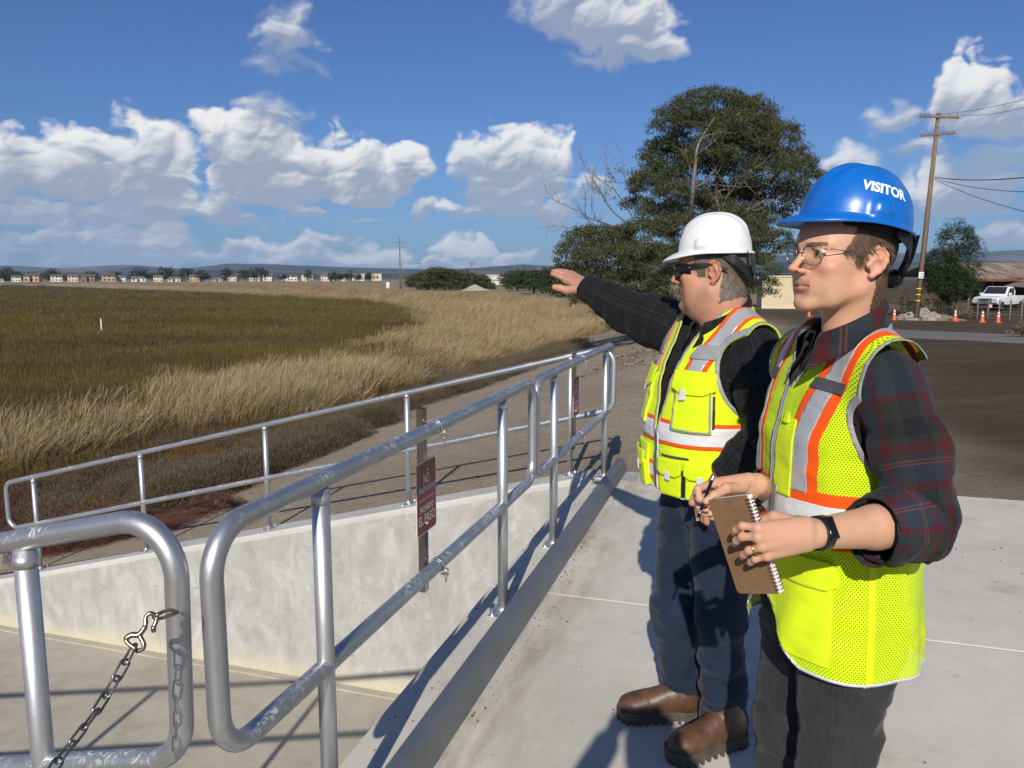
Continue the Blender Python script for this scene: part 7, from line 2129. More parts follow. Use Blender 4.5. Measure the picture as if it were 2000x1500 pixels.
    for pts in rim:
        c = pts.mean(0) - (0, 0.0012, 0)
        V = np.vstack([pts, [c]]); n = len(pts)
        link('lens', mesh_data('lens', hfr.w(V), [(i, (i + 1) % n, n) for i in range(n)], True, (M_lens,)), gl)
    # ---- hard hat with lettering
    hat, W, (A_, Bf, Bb, Ht, cz) = hard_hat(hfr, 0.935, M_blue, root, 'blue visitor hard hat with visor', tilt=-6, czv=0.080, yoff=0.012)
    Vt, Ft = text_mesh('VISITOR', 0.0012, 0.0290, 2)
    def on_dome(V, th0, u0, lift, rot):
        c, s_ = math.cos(rot), math.sin(rot)
        X = V[:, 0] * c - V[:, 1] * s_; Y = V[:, 0] * s_ + V[:, 1] * c
        th = th0 + X / 0.118; u = u0 + Y / (0.118 * 1.45)
        ph = u * math.pi / 2; r = np.cos(ph) ** 0.86; zz = np.sin(ph) ** 0.98
        ry = np.where(np.cos(th) > 0, Bf, Bb)
        p = np.stack([A_ * r * np.sin(th), -ry * r * np.cos(th), Ht * zz], 1)
        l = np.linalg.norm(p, axis=1)[:, None]
        return W(p * (1 + lift / l) + (0, 0, cz))
    link('lettering', mesh_data('lettering', on_dome(Vt, 1.38, 0.325, 0.0016, -0.06), Ft, False, (M_print,)), hat)
    Vq = np.array([(x, y, 0) for y in (-0.004, 0.004) for x in np.linspace(-0.016, 0.016, 9)]); Fq = [(i, i + 1, 10 + i, 9 + i) for i in range(8)]
    link('sticker', mesh_data('sticker', on_dome(Vq, 2.86, 0.10, 0.0022, 0), Fq, False, (flat_mat('green_sticker', (0.12, 0.36, 0.10), 0.5),)), hat)
    # ---- shirt
    Sh = SDF((-0.34, -0.30, 0.86), (0.36, 0.26, 1.50), 0.0062)
    rowsS = [(0.88, 0, 0.005, 0.168, 0.105, 0.115), (1.0, 0, 0, 0.155, 0.10, 0.105), (1.18, 0, 0, 0.155, 0.108, 0.11), (1.24, 0, 0, 0.158, 0.108, 0.112), (1.30, 0, 0, 0.158, 0.092, 0.110), (1.37, 0, 0.005, 0.15, 0.062, 0.095), (1.425, 0, 0.012, 0.095, 0.052, 0.068), (1.46, 0, 0.018, 0.066, 0.055, 0.058)]
    Sh.loft(rowsS, 0.0)
    shL = np.array([0.168, 0.012, 1.342]); shR = np.array([-0.168, 0.012, 1.342])
    wrL = fr.l(wr); wrR = fr.l(wr2)
    e2 = elL + np.array([0.0, 0.012, 0.0])
    uaL = [shL, shL + (e2 - shL) * 0.5 + np.array([0.018, 0.008, 0]), e2]
    Sh.cone((0.10, 0.010, 1.380), shL, 0.046, 0.056, 0.03)
    Sh.chain(uaL, [0.056, 0.063, 0.060], 0.02)
    cu = elL + (wrL - elL) * 0.42
    Sh.chain([e2, elL + (wrL - elL) * 0.16, elL + (wrL - elL) * 0.30], [0.059, 0.058, 0.057], 0.02)
    Sh.cone(elL + (wrL - elL) * 0.24 - (0, 0, 0.004), elL + (wrL - elL) * 0.43 - (0, 0, 0.006), 0.058, 0.0575, 0.006)
    Sh.cone((-0.10, 0.010, 1.395), shR, 0.05, 0.058, 0.03)
    Sh.chain([shR, (shR + elR) / 2, elR], [0.062, 0.060, 0.058], 0.02)
    Sh.chain([elR, elR + (wrR - elR) * 0.86], [0.054, 0.046], 0.02)
    axL = [np.array([0.0, 0.02, 1.44]), shL, e2, cu, wrL]; axR = [shR, elR, wrR]
    fL = limb_coords(axL[1:]); fR_ = limb_coords(axR)
    def uv(V):
        a = np.stack([np.arctan2(V[:, 0], -V[:, 1]) * 0.15, V[:, 2], V[:, 2] * 0], 1)
        m = V[:, 0] > 0.155; m |= (V[:, 2] < 1.16) & (V[:, 0] > 0.145) & (V[:, 1] < -0.10)
        a[m] = fL(V[m]) * np.array([1, -1, 1]) + np.array([0, 0.02, 0])
        m2 = V[:, 0] < -0.155
        a[m2] = fR_(V[m2])
        return a
    def disp(V):
        d = 0.0035 * fbm(V, 14, 8, 3)
        m = V[:, 0] > 0.15
        d[m] += wrinkle(V[m], axL[1:], 0.0120, 13, 3)
        elb = np.linalg.norm(V - e2, axis=1); d += np.exp(-(elb / 0.09) ** 2) * 0.007 * np.sin(60 * (V[:, 2] + 0.6 * V[:, 1]) + 2 * fbm(V, 10, 2, 2))
        return d
    dirC = (wrL - elL) / np.linalg.norm(wrL - elL)
    def cut(V):
        a = 0.43 * np.linalg.norm(wrL - elL) - (V - elL) @ dirC + 0.006 * fbm(V, 30, 4, 2)
        nr = np.linalg.norm((V - elL) - ((V - elL) @ dirC)[:, None] * dirC, axis=1)
        a = np.where(nr < 0.085, a, 1.0)
        dR = (wrR - elR) / np.linalg.norm(wrR - elR)
        b = 0.80 * np.linalg.norm(wrR - elR) - (V - elR) @ dR; nb = np.linalg.norm((V - elR) - ((V - elR) @ dR)[:, None] * dR, axis=1)
        b = np.where(nb < 0.085, b, 1.0)
        return np.minimum(a, b)
    shirt = stitched('flannel_shirt', Sh, fr, M_plaidW, root, uv, 2, disp, cut=cut, th=0.003, label='dark red and blue plaid flannel shirt with rolled sleeves')
    # rolled cuff
    mbp = []
    up = np.array([0, 0, 1.0]); sx = np.cross(dirC, up); sx /= np.linalg.norm(sx); sy = np.cross(sx, dirC)
    rings = []
    Ln = np.linalg.norm(wrL - elL)
    for (tt_, rr_) in ((0.20, 0.0600), (0.235, 0.0655), (0.32, 0.0665), (0.40, 0.0640), (0.425, 0.0615), (0.425, 0.0580), (0.36, 0.0570)):
        a = np.linspace(0, 2 * math.pi, 56, endpoint=False)
        c = elL + dirC * Ln * tt_ + (0, 0, -0.006)
        rad = rr_ * (1 + 0.045 * np.sin(3 * a + 5 * tt_) + 0.03 * np.sin(7 * a + 1 + 9 * tt_))
        rings.append(c + (rad * np.cos(a))[:, None] * sx + (rad * np.sin(a) * 0.96)[:, None] * sy + dirC * (0.006 * np.sin(2 * a + 1))[:, None])
    V = np.concatenate(rings); n = 56; F = [(i * n + k, i * n + (k + 1) % n, (i + 1) * n + (k + 1) % n, (i + 1) * n + k) for i in range(len(rings) - 1) for k in range(n)]
    link('cuff', mesh_data('cuff', fr.w(V), F, True, (M_plaidW,), attrs={'cloth': fL(V) * np.array([1, 1.0, 1]) + np.array([0.03, 0.05, 0])}), shirt)
    nb_ = fr.l(hfr.w((0, 0.036, -0.140)))
    shirt_collar(fr, M_plaidW, shirt, (nb_[0], nb_[1] - 0.004), 0.060, 0.062, 1.512, 1.436, 0.048, 0.014)
    # ---- vest
    p = dict(v=1.315, vs=0.56, vt=0.25, tip=0.198, nape=1.458, ay=0.030, ary=0.088, az=1.290, arz=0.118, ax=0.125, hem=0.746, hemf=0.135, hemw=0.14)
    neck, arm, hem = vest_fields(p)
    Sv = SDF((-0.27, -0.24, 0.68), (0.27, 0.24, 1.54), 0.0062)
    Sv.loft([(0.66, 0, 0.008, 0.212, 0.150, 0.178), (0.80, 0, 0.006, 0.208, 0.152, 0.178), (0.95, 0, 0.004, 0.198, 0.146, 0.172), (1.10, 0, 0.002, 0.188, 0.138, 0.172), (1.22, 0, 0.0, 0.182, 0.138, 0.178), (1.29, 0, 0.002, 0.178, 0.118, 0.170), (1.34, 0, 0.004, 0.170, 0.096, 0.160), (1.40, 0, 0.010, 0.135, 0.066, 0.115), (1.455, 0, 0.018, 0.085, 0.062, 0.07), (1.49, 0, 0.022, 0.075, 0.06, 0.062)], 0.0)
    Sv.loft(rowsS, 0.03, 0.015)
    for s in (1, -1): Sv.cone((s * 0.10, 0.010, 1.380), (s * 0.168, 0.012, 1.342), 0.060, 0.072, 0.03); Sv.cone((s * 0.085, 0.012, 1.410), (s * 0.205, 0.014, 1.372), 0.050, 0.056, 0.035)
    def folds(V):
        x, y, z = V.T
        a = 0.0040 * np.sin(34 * np.arctan2(x, -y) * 0.155 * 2 + 4 * fbm(V, 6, 3, 2)) * sstep(-z, -0.98, -0.80)
        b = 0.0055 * fbm(np.stack([x * 6, y * 6, z * 16], 1), 1.0, 9, 3) * sstep(z, 0.95, 1.2)
        return a + b
    G = Garment(Sv, fr, 2, 0.0060, 2, folds)
    body = lambda V: np.minimum.reduce([neck(V), arm(V), hem(V)])
    vest = G.patch(body, 'safety_vest', M_mesh, root, 0.0, 0.0015, False, label='yellow green mesh safety vest')
    TH = lambda V: np.degrees(np.arctan2(V[:, 0], -V[:, 1]))
    zz_ = lambda V: V[:, 2]
    bd = lambda V, lo, hi: np.minimum(zz_(V) - lo, hi - zz_(V))
    wob = lambda V: 0.0025 * fbm(V, 12, 5, 2)
    for s in (1, -1):
        cx = lambda V, s=s: np.abs(s * V[:, 0] - (0.094 + 0.030 * sstep(V[:, 2], 1.22, 1.41)))
        for (hw, nm, mt, of, lb) in ((0.041, 'orange_band', M_or, 0.0010, None), (0.0205, 'reflective_tape', M_tape, 0.0020, None)):
            G.patch(lambda V: np.minimum.reduce([hw - cx(V) + wob(V), body(V), zz_(V) - 1.118]), nm, mt, vest, of, 0.0012)
        G.patch(lambda V, s=s: np.minimum.reduce([0.0425 - cx(V), 0.0125 - np.abs(zz_(V) - 1.318 + 0.25 * V[:, 1]), -V[:, 1] - 0.02, body(V)]), 'strap_keeper', M_dkstrap, vest, 0.0040, 0.0015)
    G.patch(lambda V: np.minimum.reduce([bd(V, 1.016, 1.126) + wob(V), body(V)]), 'orange_band', M_or, vest, 0.0014, 0.0012)
    G.patch(lambda V: np.minimum.reduce([bd(V, 1.044, 1.100) + wob(V), body(V)]), 'reflective_tape', M_tapew, vest, 0.0026, 0.0012)
    G.patch(lambda V: np.minimum.reduce([0.008 - np.minimum(neck(V), arm(V)), body(V)]), 'edge_binding', M_bind, vest, 0.0022, 0.0022)
    G.patch(lambda V: np.minimum.reduce([0.007 - hem(V), body(V)]), 'hem_binding', M_tapew, vest, 0.0022, 0.0022)
    G.patch(lambda V: np.minimum.reduce([0.0055 - np.abs(V[:, 0]), -V[:, 1], 1.33 - zz_(V), body(V)]), 'zipper', M_bind, vest, 0.0045, 0.002)
    def slab(V, t0, t1, z0, z1, sl=0.0): return np.minimum.reduce([(TH(V) - t0) * 0.0026, (t1 - TH(V)) * 0.0026, zz_(V) - z0 - sl * (TH(V) - t0), z1 - zz_(V) + sl * (TH(V) - t0), body(V)])
    G.patch(lambda V: np.minimum(slab(V, 14, 66, 0.775, 0.985), hem(V) - 0.008), 'pocket', M_hv, vest, 0.0045, 0.003)
    G.patch(lambda V: np.minimum(slab(V, 12, 69, 0.928, 0.992), 0.03 - np.abs(zz_(V) - 0.962) - 0.0022 * np.maximum(0, np.abs(TH(V) - 40.5) - 22)), 'pocket_flap', M_hv, vest, 0.0085, 0.003)
    G.patch(lambda V: slab(V, 7, 31, 1.10, 1.262), 'pen_pocket', M_hv, vest, 0.0045, 0.003)
    G.patch(lambda V: slab(V, 16, 24, 1.25, 1.272), 'pen_loop', M_hv, vest, 0.011, 0.003)
    G.patch(lambda V: slab(V, 84, 88.5, 0.60, 1.02), 'side_seam', M_hv, vest, 0.0018, 0.0015)
    # identification holder by the zip
    G.patch(lambda V: slab(V, 3.5, 15, 1.02, 1.115), 'badge_sleeve', tape_mat('clear_sleeve', (0.36, 0.36, 0.36), 0.5), vest, 0.006, 0.002)
    # ---- trousers and shoes
    J = SDF((-0.24, -0.24, 0.03), (0.24, 0.24, 1.0), 0.0075)
    J.loft([(0.76, 0, 0.012, 0.162, 0.102, 0.125), (0.86, 0, 0.012, 0.162, 0.102, 0.125), (0.95, 0, 0.006, 0.152, 0.100, 0.11)], 0.0)
    kneeL = [(0.090, 0.012, 0.80), (0.098, -0.008, 0.47), (0.100, 0.018, 0.09)]; kneeR = [(-0.090, 0.008, 0.80), (-0.105, -0.018, 0.47), (-0.11, 0.0, 0.09)]
    for kk in (kneeL, kneeR): J.chain(kk, [0.098, 0.068, 0.058], 0.035)
    def dj(V):
        d = 0.003 * fbm(V, 12, 4, 3)
        for sgn, kk in ((1, kneeL), (-1, kneeR)):
            m = V[:, 0] * sgn > 0
            d[m] += wrinkle(V[m], np.array(kk), 0.013, 13, 6 + sgn)
        return d
    jeans = stitched('jeans', J, fr, M_dkden, root, None, 2, dj, label='charcoal jeans')
    for s, kk in ((1, kneeL), (-1, kneeR)):
        X = SDF((-0.26, -0.3, -0.01), (0.26, 0.2, 0.14), 0.006)
        ax_, ay_ = kk[2][0], kk[2][1]
        X.cone((ax_, ay_ + 0.03, 0.05), (ax_ + s * 0.015, ay_ - 0.15, 0.035), 0.042, 0.036, 0.01); X.cone((ax_, ay_ + 0.02, 0.11), (ax_, ay_ + 0.02, 0.05), 0.042, 0.042, 0.02)
        V, Q = X.mesh(); V[:, 2] = np.maximum(V[:, 2], 0.001)
        link('shoe', mesh_data('shoe', fr.w(V), outward(V, Q), True, (M_black,)), root)
    # wrist band and ring
    ax_ = (wr - el) / np.linalg.norm(wr - el); c = wr + (wr - el) * -0.045
    upv = np.array([0, 0, 1.0]); sx = np.cross(ax_, upv); sx /= np.linalg.norm(sx); sy = np.cross(sx, ax_)
    rings = []
    for tt_, rr_ in ((-0.0095, 0.0280), (-0.0095, 0.0302), (0.0095, 0.0296), (0.0095, 0.0272)):
        a = np.linspace(0, 2 * math.pi, 32, endpoint=False)
        rings.append(c + ax_ * tt_ + rr_ * 0.98 * np.cos(a)[:, None] * sx + rr_ * 1.02 * np.sin(a)[:, None] * sy)
    V = np.concatenate(rings); F = [(i * 32 + k, i * 32 + (k + 1) % 32, ((i + 1) % 4) * 32 + (k + 1) % 32, ((i + 1) % 4) * 32 + k) for i in range(4) for k in range(32)]
    wb = link('wrist_band', mesh_data('wrist_band', V, F, True, (M_black,)), root, label='black fitness band')
    face = c - np.cross(ax_, sy) * 0  # screen faces the camera side
    nrm = np.array([0, 0, CAM_H]) - c; nrm -= ax_ * (nrm @ ax_); nrm /= np.linalg.norm(nrm)
    nrm = nrm * 0.93 + sy * 0.25; nrm /= np.linalg.norm(nrm)
    Rw = np.stack([ax_, np.cross(nrm, ax_), nrm], 1)
    mb = MB(); mb.box(c + nrm * 0.0303, (0.0185, 0.040, 0.006), Rw, 0.0022); mb.build('screen', M_blackg, wb, True)
    a = kn[2] + (pip[2] - kn[2]) * 0.45; d = (pip[2] - kn[2]); d /= np.linalg.norm(d); M = rot_to(d)
    an = np.linspace(0, 2 * math.pi, 24, endpoint=False)
    mb = MB(); mb.tube(a + 0.0101 * (np.cos(an)[:, None] * M[:, 0] + np.sin(an)[:, None] * M[:, 1]), 0.0011, 6, closed=True); mb.build('ring', M_gold, root, True)
    recentre(root, fr.o)
    # ---- notebook
    TR, BR, TL, BL = pD(1458, 967, 1.350), pD(1521, 1160, 1.340), pD(1390, 1000, 1.425), pD(1448, 1181, 1.415)
    v_ = BR - TR; hgt = np.linalg.norm(v_); v_ /= hgt; u_ = TL - TR; u_ -= v_ * (u_ @ v_); wid = np.linalg.norm(u_); u_ /= wid; n_ = np.cross(u_, v_)
    if n_ @ (np.array([0, 0, CAM_H]) - TR) < 0: n_ = -n_
    c = TR + v_ * hgt / 2 + u_ * wid / 2
    Rn = np.stack([u_, v_, n_], 1)
    nb = empty('notebook', c, 0, label='small kraft brown spiral notebook held in both hands', cat='notebook')
    def card(zc, th, mat, nm, ins=0.0, x0=0.0):
        w2, h2 = wid / 2 - ins, hgt / 2 - ins; r = 0.006; pts = []
        for (sx_, sy_, a0) in ((1, 1, 0), (-1, 1, 1), (-1, -1, 2), (1, -1, 3)):
            rr = r if sx_ > 0 else 0.0015
            for k in range(5):
                a = (a0 + k / 4) * math.pi / 2; pts.append((sx_ * (w2 - rr) + rr * math.cos(a) + x0, sy_ * (h2 - rr) + rr * math.sin(a)))
        n = len(pts); V = [(x, y, zc + th / 2) for x, y in pts] + [(x, y, zc - th / 2) for x, y in pts]
        F = [tuple(range(n)), tuple(range(2 * n - 1, n - 1, -1))] + [(i, i + n, (i + 1) % n + n, (i + 1) % n) for i in range(n)]
        link(nm, mesh_data(nm, np.array(V) @ Rn.T, F, False, (mat,)), nb)
    card(0.0, 0.0012, M_card, 'back_cover'); card(-0.0060, 0.0095, M_paper, 'page_block', 0.0008, -0.004); card(-0.0122, 0.0012, M_card, 'front_cover')
    mb = MB(); nco = 26
    for i in range(nco):
        yy = -hgt / 2 + 0.008 + (hgt - 0.016) * i / (nco - 1)
        a = np.linspace(0, 2 * math.pi, 14, endpoint=False)
        for dy in (-0.0009, 0.0009):
            pts = np.stack([-wid / 2 + 0.0005 + 0.0078 * np.cos(a), np.full(14, yy + dy), -0.006 + 0.0085 * np.sin(a)], 1)
            mb.tube(pts @ Rn.T, 0.00055, 5, closed=True)
    mb.build('spiral_binding', M_wire, nb, True)
    # pencil
    p0, p1 = pD(1394, 928, 1.585), pD(1357, 1029, 1.560)
    L = np.linalg.norm(p1 - p0); d = (p1 - p0) / L
    pr = empty('pencil', p0, 0, label='black pencil held in the fingertips above the notebook', cat='pencil')
    mb = MB(); mb.lathe([(0.0036, 0.012), (0.0040, 0.013), (0.0040, L)], (0, 0, 0), 6, d); mb.build('barrel', M_blackg, pr)
    mb = MB(); mb.lathe([(0.0039, 0.0), (0.0041, 0.002), (0.0041, 0.011), (0.0038, 0.013)], (0, 0, 0), 12, d); mb.build('ferrule', M_wire, pr, True)
    Vt, Ft = text_mesh('CS', 0.0, 0.0062, 0)
    tocam = np.array([0, 0, CAM_H]) - p0; sd_ = np.cross(d, tocam); sd_ /= np.linalg.norm(sd_); nn = np.cross(sd_, d); nn = nn if nn @ tocam > 0 else -nn
    for q in (0.72, 0.86):
        Vp = d * (L * q) + Vt[:, 0:1] * d + Vt[:, 1:2] * sd_ + nn * 0.0043
        link('print', mesh_data('print', Vp, Ft, False, (M_print,)), pr)
    return root
# ======================================================================== the man in the white hat
def build_man():
    fr = face_frame((0.655, 2.49, 0), 200)
    hd = face_frame(pD(1393, 536, 2.44), 156, pitch=0)
    HS = 1.06
    hfr = Frame(hd.o, hd.R * HS)
    S = head_sdf(0.0030, False)
    Vh, Qh = S.mesh(); Vh = laplace(Vh, Qh, 1, 0.4); Qh = outward(Vh, Qh)
    lip, bl, st = head_attrs(Vh, False)
    Nh = vnormals(Vh, Qh)
    shells = [(hfr.w(Vh), Qh, {'lip': lip, 'blush': bl, 'stub': st})]
    # pointing hand
    wr = pD(1146, 560, 2.98)
    H = SDF(wr - (0.17, 0.10, 0.11), wr + (0.09, 0.30, 0.11), 0.0034)
    sh_w = fr.w((-0.215, 0.0, 1.375))
    elR = sh_w + (wr - sh_w) * 0.53 + np.array([0, 0, -0.018])
    H.cone(wr + (elR - wr) * 0.25, wr, 0.034, 0.030, 0.01)
    kn = [pD(1106, 548, 3.055), pD(1108, 541, 3.075), pD(1112, 537, 3.095), pD(1116, 535, 3.115)]
    for i, (k_, r) in enumerate(zip(kn, (0.0165, 0.0165, 0.016, 0.015))): H.cone(wr + np.array([0.0, 0.012 * i - 0.012, 0.004 * i - 0.004]), k_, 0.021, r, 0.012)
    tips = [pD(1079, 535, 3.09), pD(1081, 530, 3.115), pD(1086, 529, 3.125), pD(1093, 530, 3.13)]
    for k_, t_, r in zip(kn, tips, (0.0118, 0.0122, 0.0116, 0.0105)): finger(H, [k_, k_ + (t_ - k_) * 0.42 + (0, 0, 0.004), k_ + (t_ - k_) * 0.74 + (0, 0, 0.003), t_], r, r * 0.80)
    finger(H, [pD(1130, 564, 2.99), pD(1108, 567, 3.01), pD(1094, 563, 3.015), pD(1084, 561, 3.02)], 0.0185, 0.0125)
    V, Q = H.mesh(); V = laplace(V, Q, 1, 0.4); Q = outward(V, Q)
    near = np.min([np.linalg.norm(V - np.array(p), axis=1) for p in kn + tips], 0)
    shells.append((V, Q, {'blush': np.clip(1 - near / 0.02, 0, 1) * 0.6}))
    # left hand at the pocket
    wl = pD(1408, 938, 2.30); H = SDF(wl - (0.16, 0.10, 0.18), wl + (0.12, 0.12, 0.10), 0.0042)
    H.cone(pD(1430, 930, 2.28), wl, 0.034, 0.031, 0.01)
    for i in range(4):
        a = wl + np.array([-0.035 - 0.004 * i, -0.020 + 0.018 * i, -0.045]); b = a + np.array([-0.012, 0.0, -0.05]); c = b + np.array([0.004, 0.0, -0.03])
        H.cone(wl, a, 0.024, 0.014, 0.012); finger(H, [a, b, c], 0.0115, 0.009)
    finger(H, [pD(1382, 950, 2.27), pD(1362, 962, 2.26), pD(1352, 982, 2.26)], 0.016, 0.0115)
    V, Q = H.mesh(); shells.append((V, outward(V, Q), None))
    elL = fr.l(pD(1512, 850, 2.24)); wlL = fr.l(wl)
    B = SDF((-0.4, -0.5, 0.0), (0.4, 0.3, 1.50), 0.012)
    B.loft([(0.80, 0, 0.01, 0.165, 0.10, 0.11), (0.95, 0, 0.0, 0.17, 0.13, 0.11), (1.10, 0, -0.01, 0.17, 0.145, 0.105), (1.26, 0, 0, 0.16, 0.10, 0.10), (1.36, 0, 0.01, 0.11, 0.05, 0.07)], 0.03)
    hipL, kneL, ankL = fr.l(pD(1408, 1010, 2.45)), fr.l(pD(1408, 1200, 2.50)), fr.l(pD(1412, 1385, 2.60))
    hipR, kneR, ankR = fr.l(pD(1345, 1010, 2.60)), fr.l(pD(1318, 1190, 2.66)), fr.l(pD(1336, 1352, 2.78))
    for a, b, c in ((hipL, kneL, ankL), (hipR, kneR, ankR)): B.chain([a, b, c], [0.085, 0.055, 0.04], 0.02)
    B.chain([(0.18, 0.01, 1.31), elL, wlL], [0.04, 0.04, 0.032], 0.02)
    B.chain([(-0.18, 0.01, 1.335), fr.l(elR)], [0.045, 0.042], 0.02)
    V, Q = B.mesh(); shells.append((fr.w(V), outward(V, Q), None))
    V, F, A = join_shells(shells)
    root = link('person', mesh_data('person', V, F, True, (M_skinM,), attrs=A), None,
                label='person in white hard hat and sunglasses pointing over the marsh with outstretched arm', cat='person')
    eyes(hfr, root, (0, -1, 0))
    # hair: short, greying
    x, y, z = Vh.T; ax = np.abs(x)
    fl = np.minimum(y + 0.040 + 0.1 * z, z - 0.012)
    side = np.minimum(y - 0.034, z + 0.072 - 0.25 * (y - 0.06))
    burn = np.minimum.reduce([y + 0.034, -0.008 - y, z + 0.006])
    fld = np.maximum.reduce([fl, side, burn])
    ear = np.sqrt(((y - 0.014) / 0.025) ** 2 + ((z - 0.004) / 0.038) ** 2) - 1
    fld = np.minimum(fld, np.where(ax > 0.045, ear * 0.03, 1.0)) + (0.003 + 0.006 * sstep(-z, 0.0, 0.05)) * fbm(Vh, 150, 6, 2)
    v, t, n, sd = hair_cap(Vh, Qh, Nh, fld, 0.0022, 5, 'hair', M_hairM, root, 0.0012)
    link('hair', mesh_data('hair', hfr.w(v), t, True, (M_hairM,), attrs={'strand': sd}), root, label='short greying hair')
    # goatee
    f = np.minimum.reduce([0.019 - ax, -y - 0.076, -0.071 - z, z + 0.108]); f2 = np.minimum.reduce([0.0045 - np.abs(z + 0.0395 + 0.25 * ax), 0.024 - ax, -y - 0.080])
    f = np.maximum(f, f2) + 0.003 * fbm(Vh, 200, 4, 2)
    v, t, n, sd = hair_cap(Vh, Qh, Nh, f, 0.0010, 6, 'goatee', M_hairM, root, 0.0008)
    link('goatee', mesh_data('goatee', hfr.w(v), t, True, (M_hairM,), attrs={'strand': sd}), root)
    # sunglasses: wrapped shield and thick arms
    a = np.linspace(-1.12, 1.12, 41)
    def band(r, z0, z1, off):
        top = []; bot = []
        for t_ in a:
            xx = 0.076 * math.sin(t_) * 1.0; yy = -0.010 - 0.105 * math.cos(t_) - off
            q = abs(t_) / 1.12; zt = z1 - 0.004 * q; zb = z0 + 0.010 * q ** 2 + 0.012 * max(0, 1 - abs(t_) / 0.16)
            top.append((xx * (1 + off * 6), yy, zt)); bot.append((xx * (1 + off * 6), yy + 0.004, zb))
        return top, bot
    top, bot = band(0, -0.008, 0.034, 0.0)
    V = np.array(top + bot); nA = len(a)
    T = tris(np.array([(i, i + 1, nA + i + 1, nA + i) for i in range(nA - 1)])); N = vnormals(V, T)
    V2, T2 = thicken(V, T, N, 0.003)
    sg = link('sunglasses', mesh_data('sunglasses', hfr.w(V2), T2, True, (M_blackg,)), root, label='black wrap-around sunglasses')
    for s in (1, -1):
        pts = bez([(s * 0.067, -0.056, 0.024), (s * 0.0765, -0.030, 0.026), (s * 0.0785, 0.005, 0.028), (s * 0.080, 0.032, 0.022), (s * 0.079, 0.055, 0.014)], 6)
        V = []; F = []
        for i, p in enumerate(pts):
            h = 0.0105 * (1 - 0.72 * min(1, i / (len(pts) * 0.55))); V += [p + (0, 0, -h), p + (0, 0, h * 0.8), p + (s * 0.003, 0, h * 0.8), p + (s * 0.003, 0, -h)]
        for i in range(len(pts) - 1):
            for k in range(4): F.append((i * 4 + k, i * 4 + (k + 1) % 4, (i + 1) * 4 + (k + 1) % 4, (i + 1) * 4 + k))
        F += [(0, 1, 2, 3), tuple(len(V) - 4 + k for k in (3, 2, 1, 0))]
        link('temple', mesh_data('temple', hfr.w(V), F, False, (M_black,)), sg)
    hard_hat(hfr, 0.89, M_white, root, 'white hard hat with visor', black_band=True, tilt=1, czv=0.064)
    # ---- shirt
    lo = np.minimum.reduce([fr.l(wr), np.array([-0.35, -0.35, 0.86])]) - 0.09
    Sh = SDF(lo, (0.40, 0.30, 1.66), 0.0075)
    rowsS = [(0.88, 0, 0.0, 0.185, 0.150, 0.125), (1.0, 0, -0.01, 0.188, 0.165, 0.118), (1.15, 0, -0.01, 0.188, 0.155, 0.118), (1.28, 0, 0, 0.186, 0.130, 0.120), (1.37, 0, 0.008, 0.17, 0.095, 0.105), (1.425, 0, 0.014, 0.11, 0.070, 0.078), (1.47, 0, 0.02, 0.078, 0.066, 0.068)]
    Sh.loft(rowsS, 0.0)
    shL = np.array([0.200, 0.012, 1.325]); shR = np.array([-0.205, 0.0, 1.372])
    eR = fr.l(elR); wR = fr.l(wr)
    Sh.cone((0.11, 0.01, 1.375), shL, 0.055, 0.062, 0.03); Sh.chain([shL, (shL + elL) / 2 + (0.008, 0.0, 0), elL], [0.068, 0.080, 0.068], 0.025)
    cuL = elL + (wlL - elL) * 0.88
    Sh.chain([elL, elL + (wlL - elL) * 0.5, cuL], [0.070, 0.060, 0.052], 0.025)
    cuR = wR + (eR - wR) * 0.05
    Sh.cone((-0.11, 0.005, 1.395), shR, 0.06, 0.072, 0.03); Sh.chain([shR, (shR + eR) / 2, eR, (eR + cuR) / 2, cuR], [0.088, 0.085, 0.073, 0.060, 0.050], 0.025)
    axL = [shL, elL, wlL]; axR = [shR, eR, wR]
    fL = limb_coords(axL); fR = limb_coords(axR)
    def uv(V):
        a = np.stack([np.arctan2(V[:, 0], -V[:, 1]) * 0.17, V[:, 2], V[:, 2] * 0], 1)
        m = V[:, 0] > 0.165; a[m] = fL(V[m]); m = V[:, 0] < -0.165; a[m] = fR(V[m]); return a
    def disp(V):
        d = 0.004 * fbm(V, 12, 8, 3)
        m = V[:, 0] > 0.17; d[m] += wrinkle(V[m], axL, 0.012, 12, 3)
        m = V[:, 0] < -0.17; d[m] += wrinkle(V[m], axR, 0.010, 14, 5)
        return d
    dR = (wR - eR) / np.linalg.norm(wR - eR); dL = (wlL - elL) / np.linalg.norm(wlL - elL)
    def cut(V):
        def cc(e, d, L):
            t_ = (V - e) @ d; nr = np.linalg.norm((V - e) - t_[:, None] * d, axis=1)
            return np.where(nr < 0.09, L - t_, 1.0)
        return np.minimum(cc(eR, dR, np.linalg.norm(cuR - eR) + 0.012), cc(elL, dL, np.linalg.norm(cuL - elL) + 0.012))
    shirt = stitched('plaid_shirt', Sh, fr, M_plaidM, root, uv, 2, disp, cut=cut, th=0.003, label='black plaid long sleeved shirt')
    nb_ = fr.l(hfr.w((0, 0.034, -0.150)))
    shirt_collar(fr, M_plaidM, shirt, (nb_[0], nb_[1] - 0.006), 0.076, 0.078, 1.498, 1.408, 0.046, 0.016)
    mb = MB()
    for zz in (1.345, 1.26, 1.175): mb.lathe([(0.0055, 0), (0.0055, 0.0025), (0.003, 0.003)], fr.w((0.004, -0.120 - 0.028 * (1.36 - zz) / 0.1 - 0.010, zz)), 10, fr.w((0, -1, 0.1)) - fr.w((0, 0, 0)))
    mb.build('buttons', M_black, shirt)
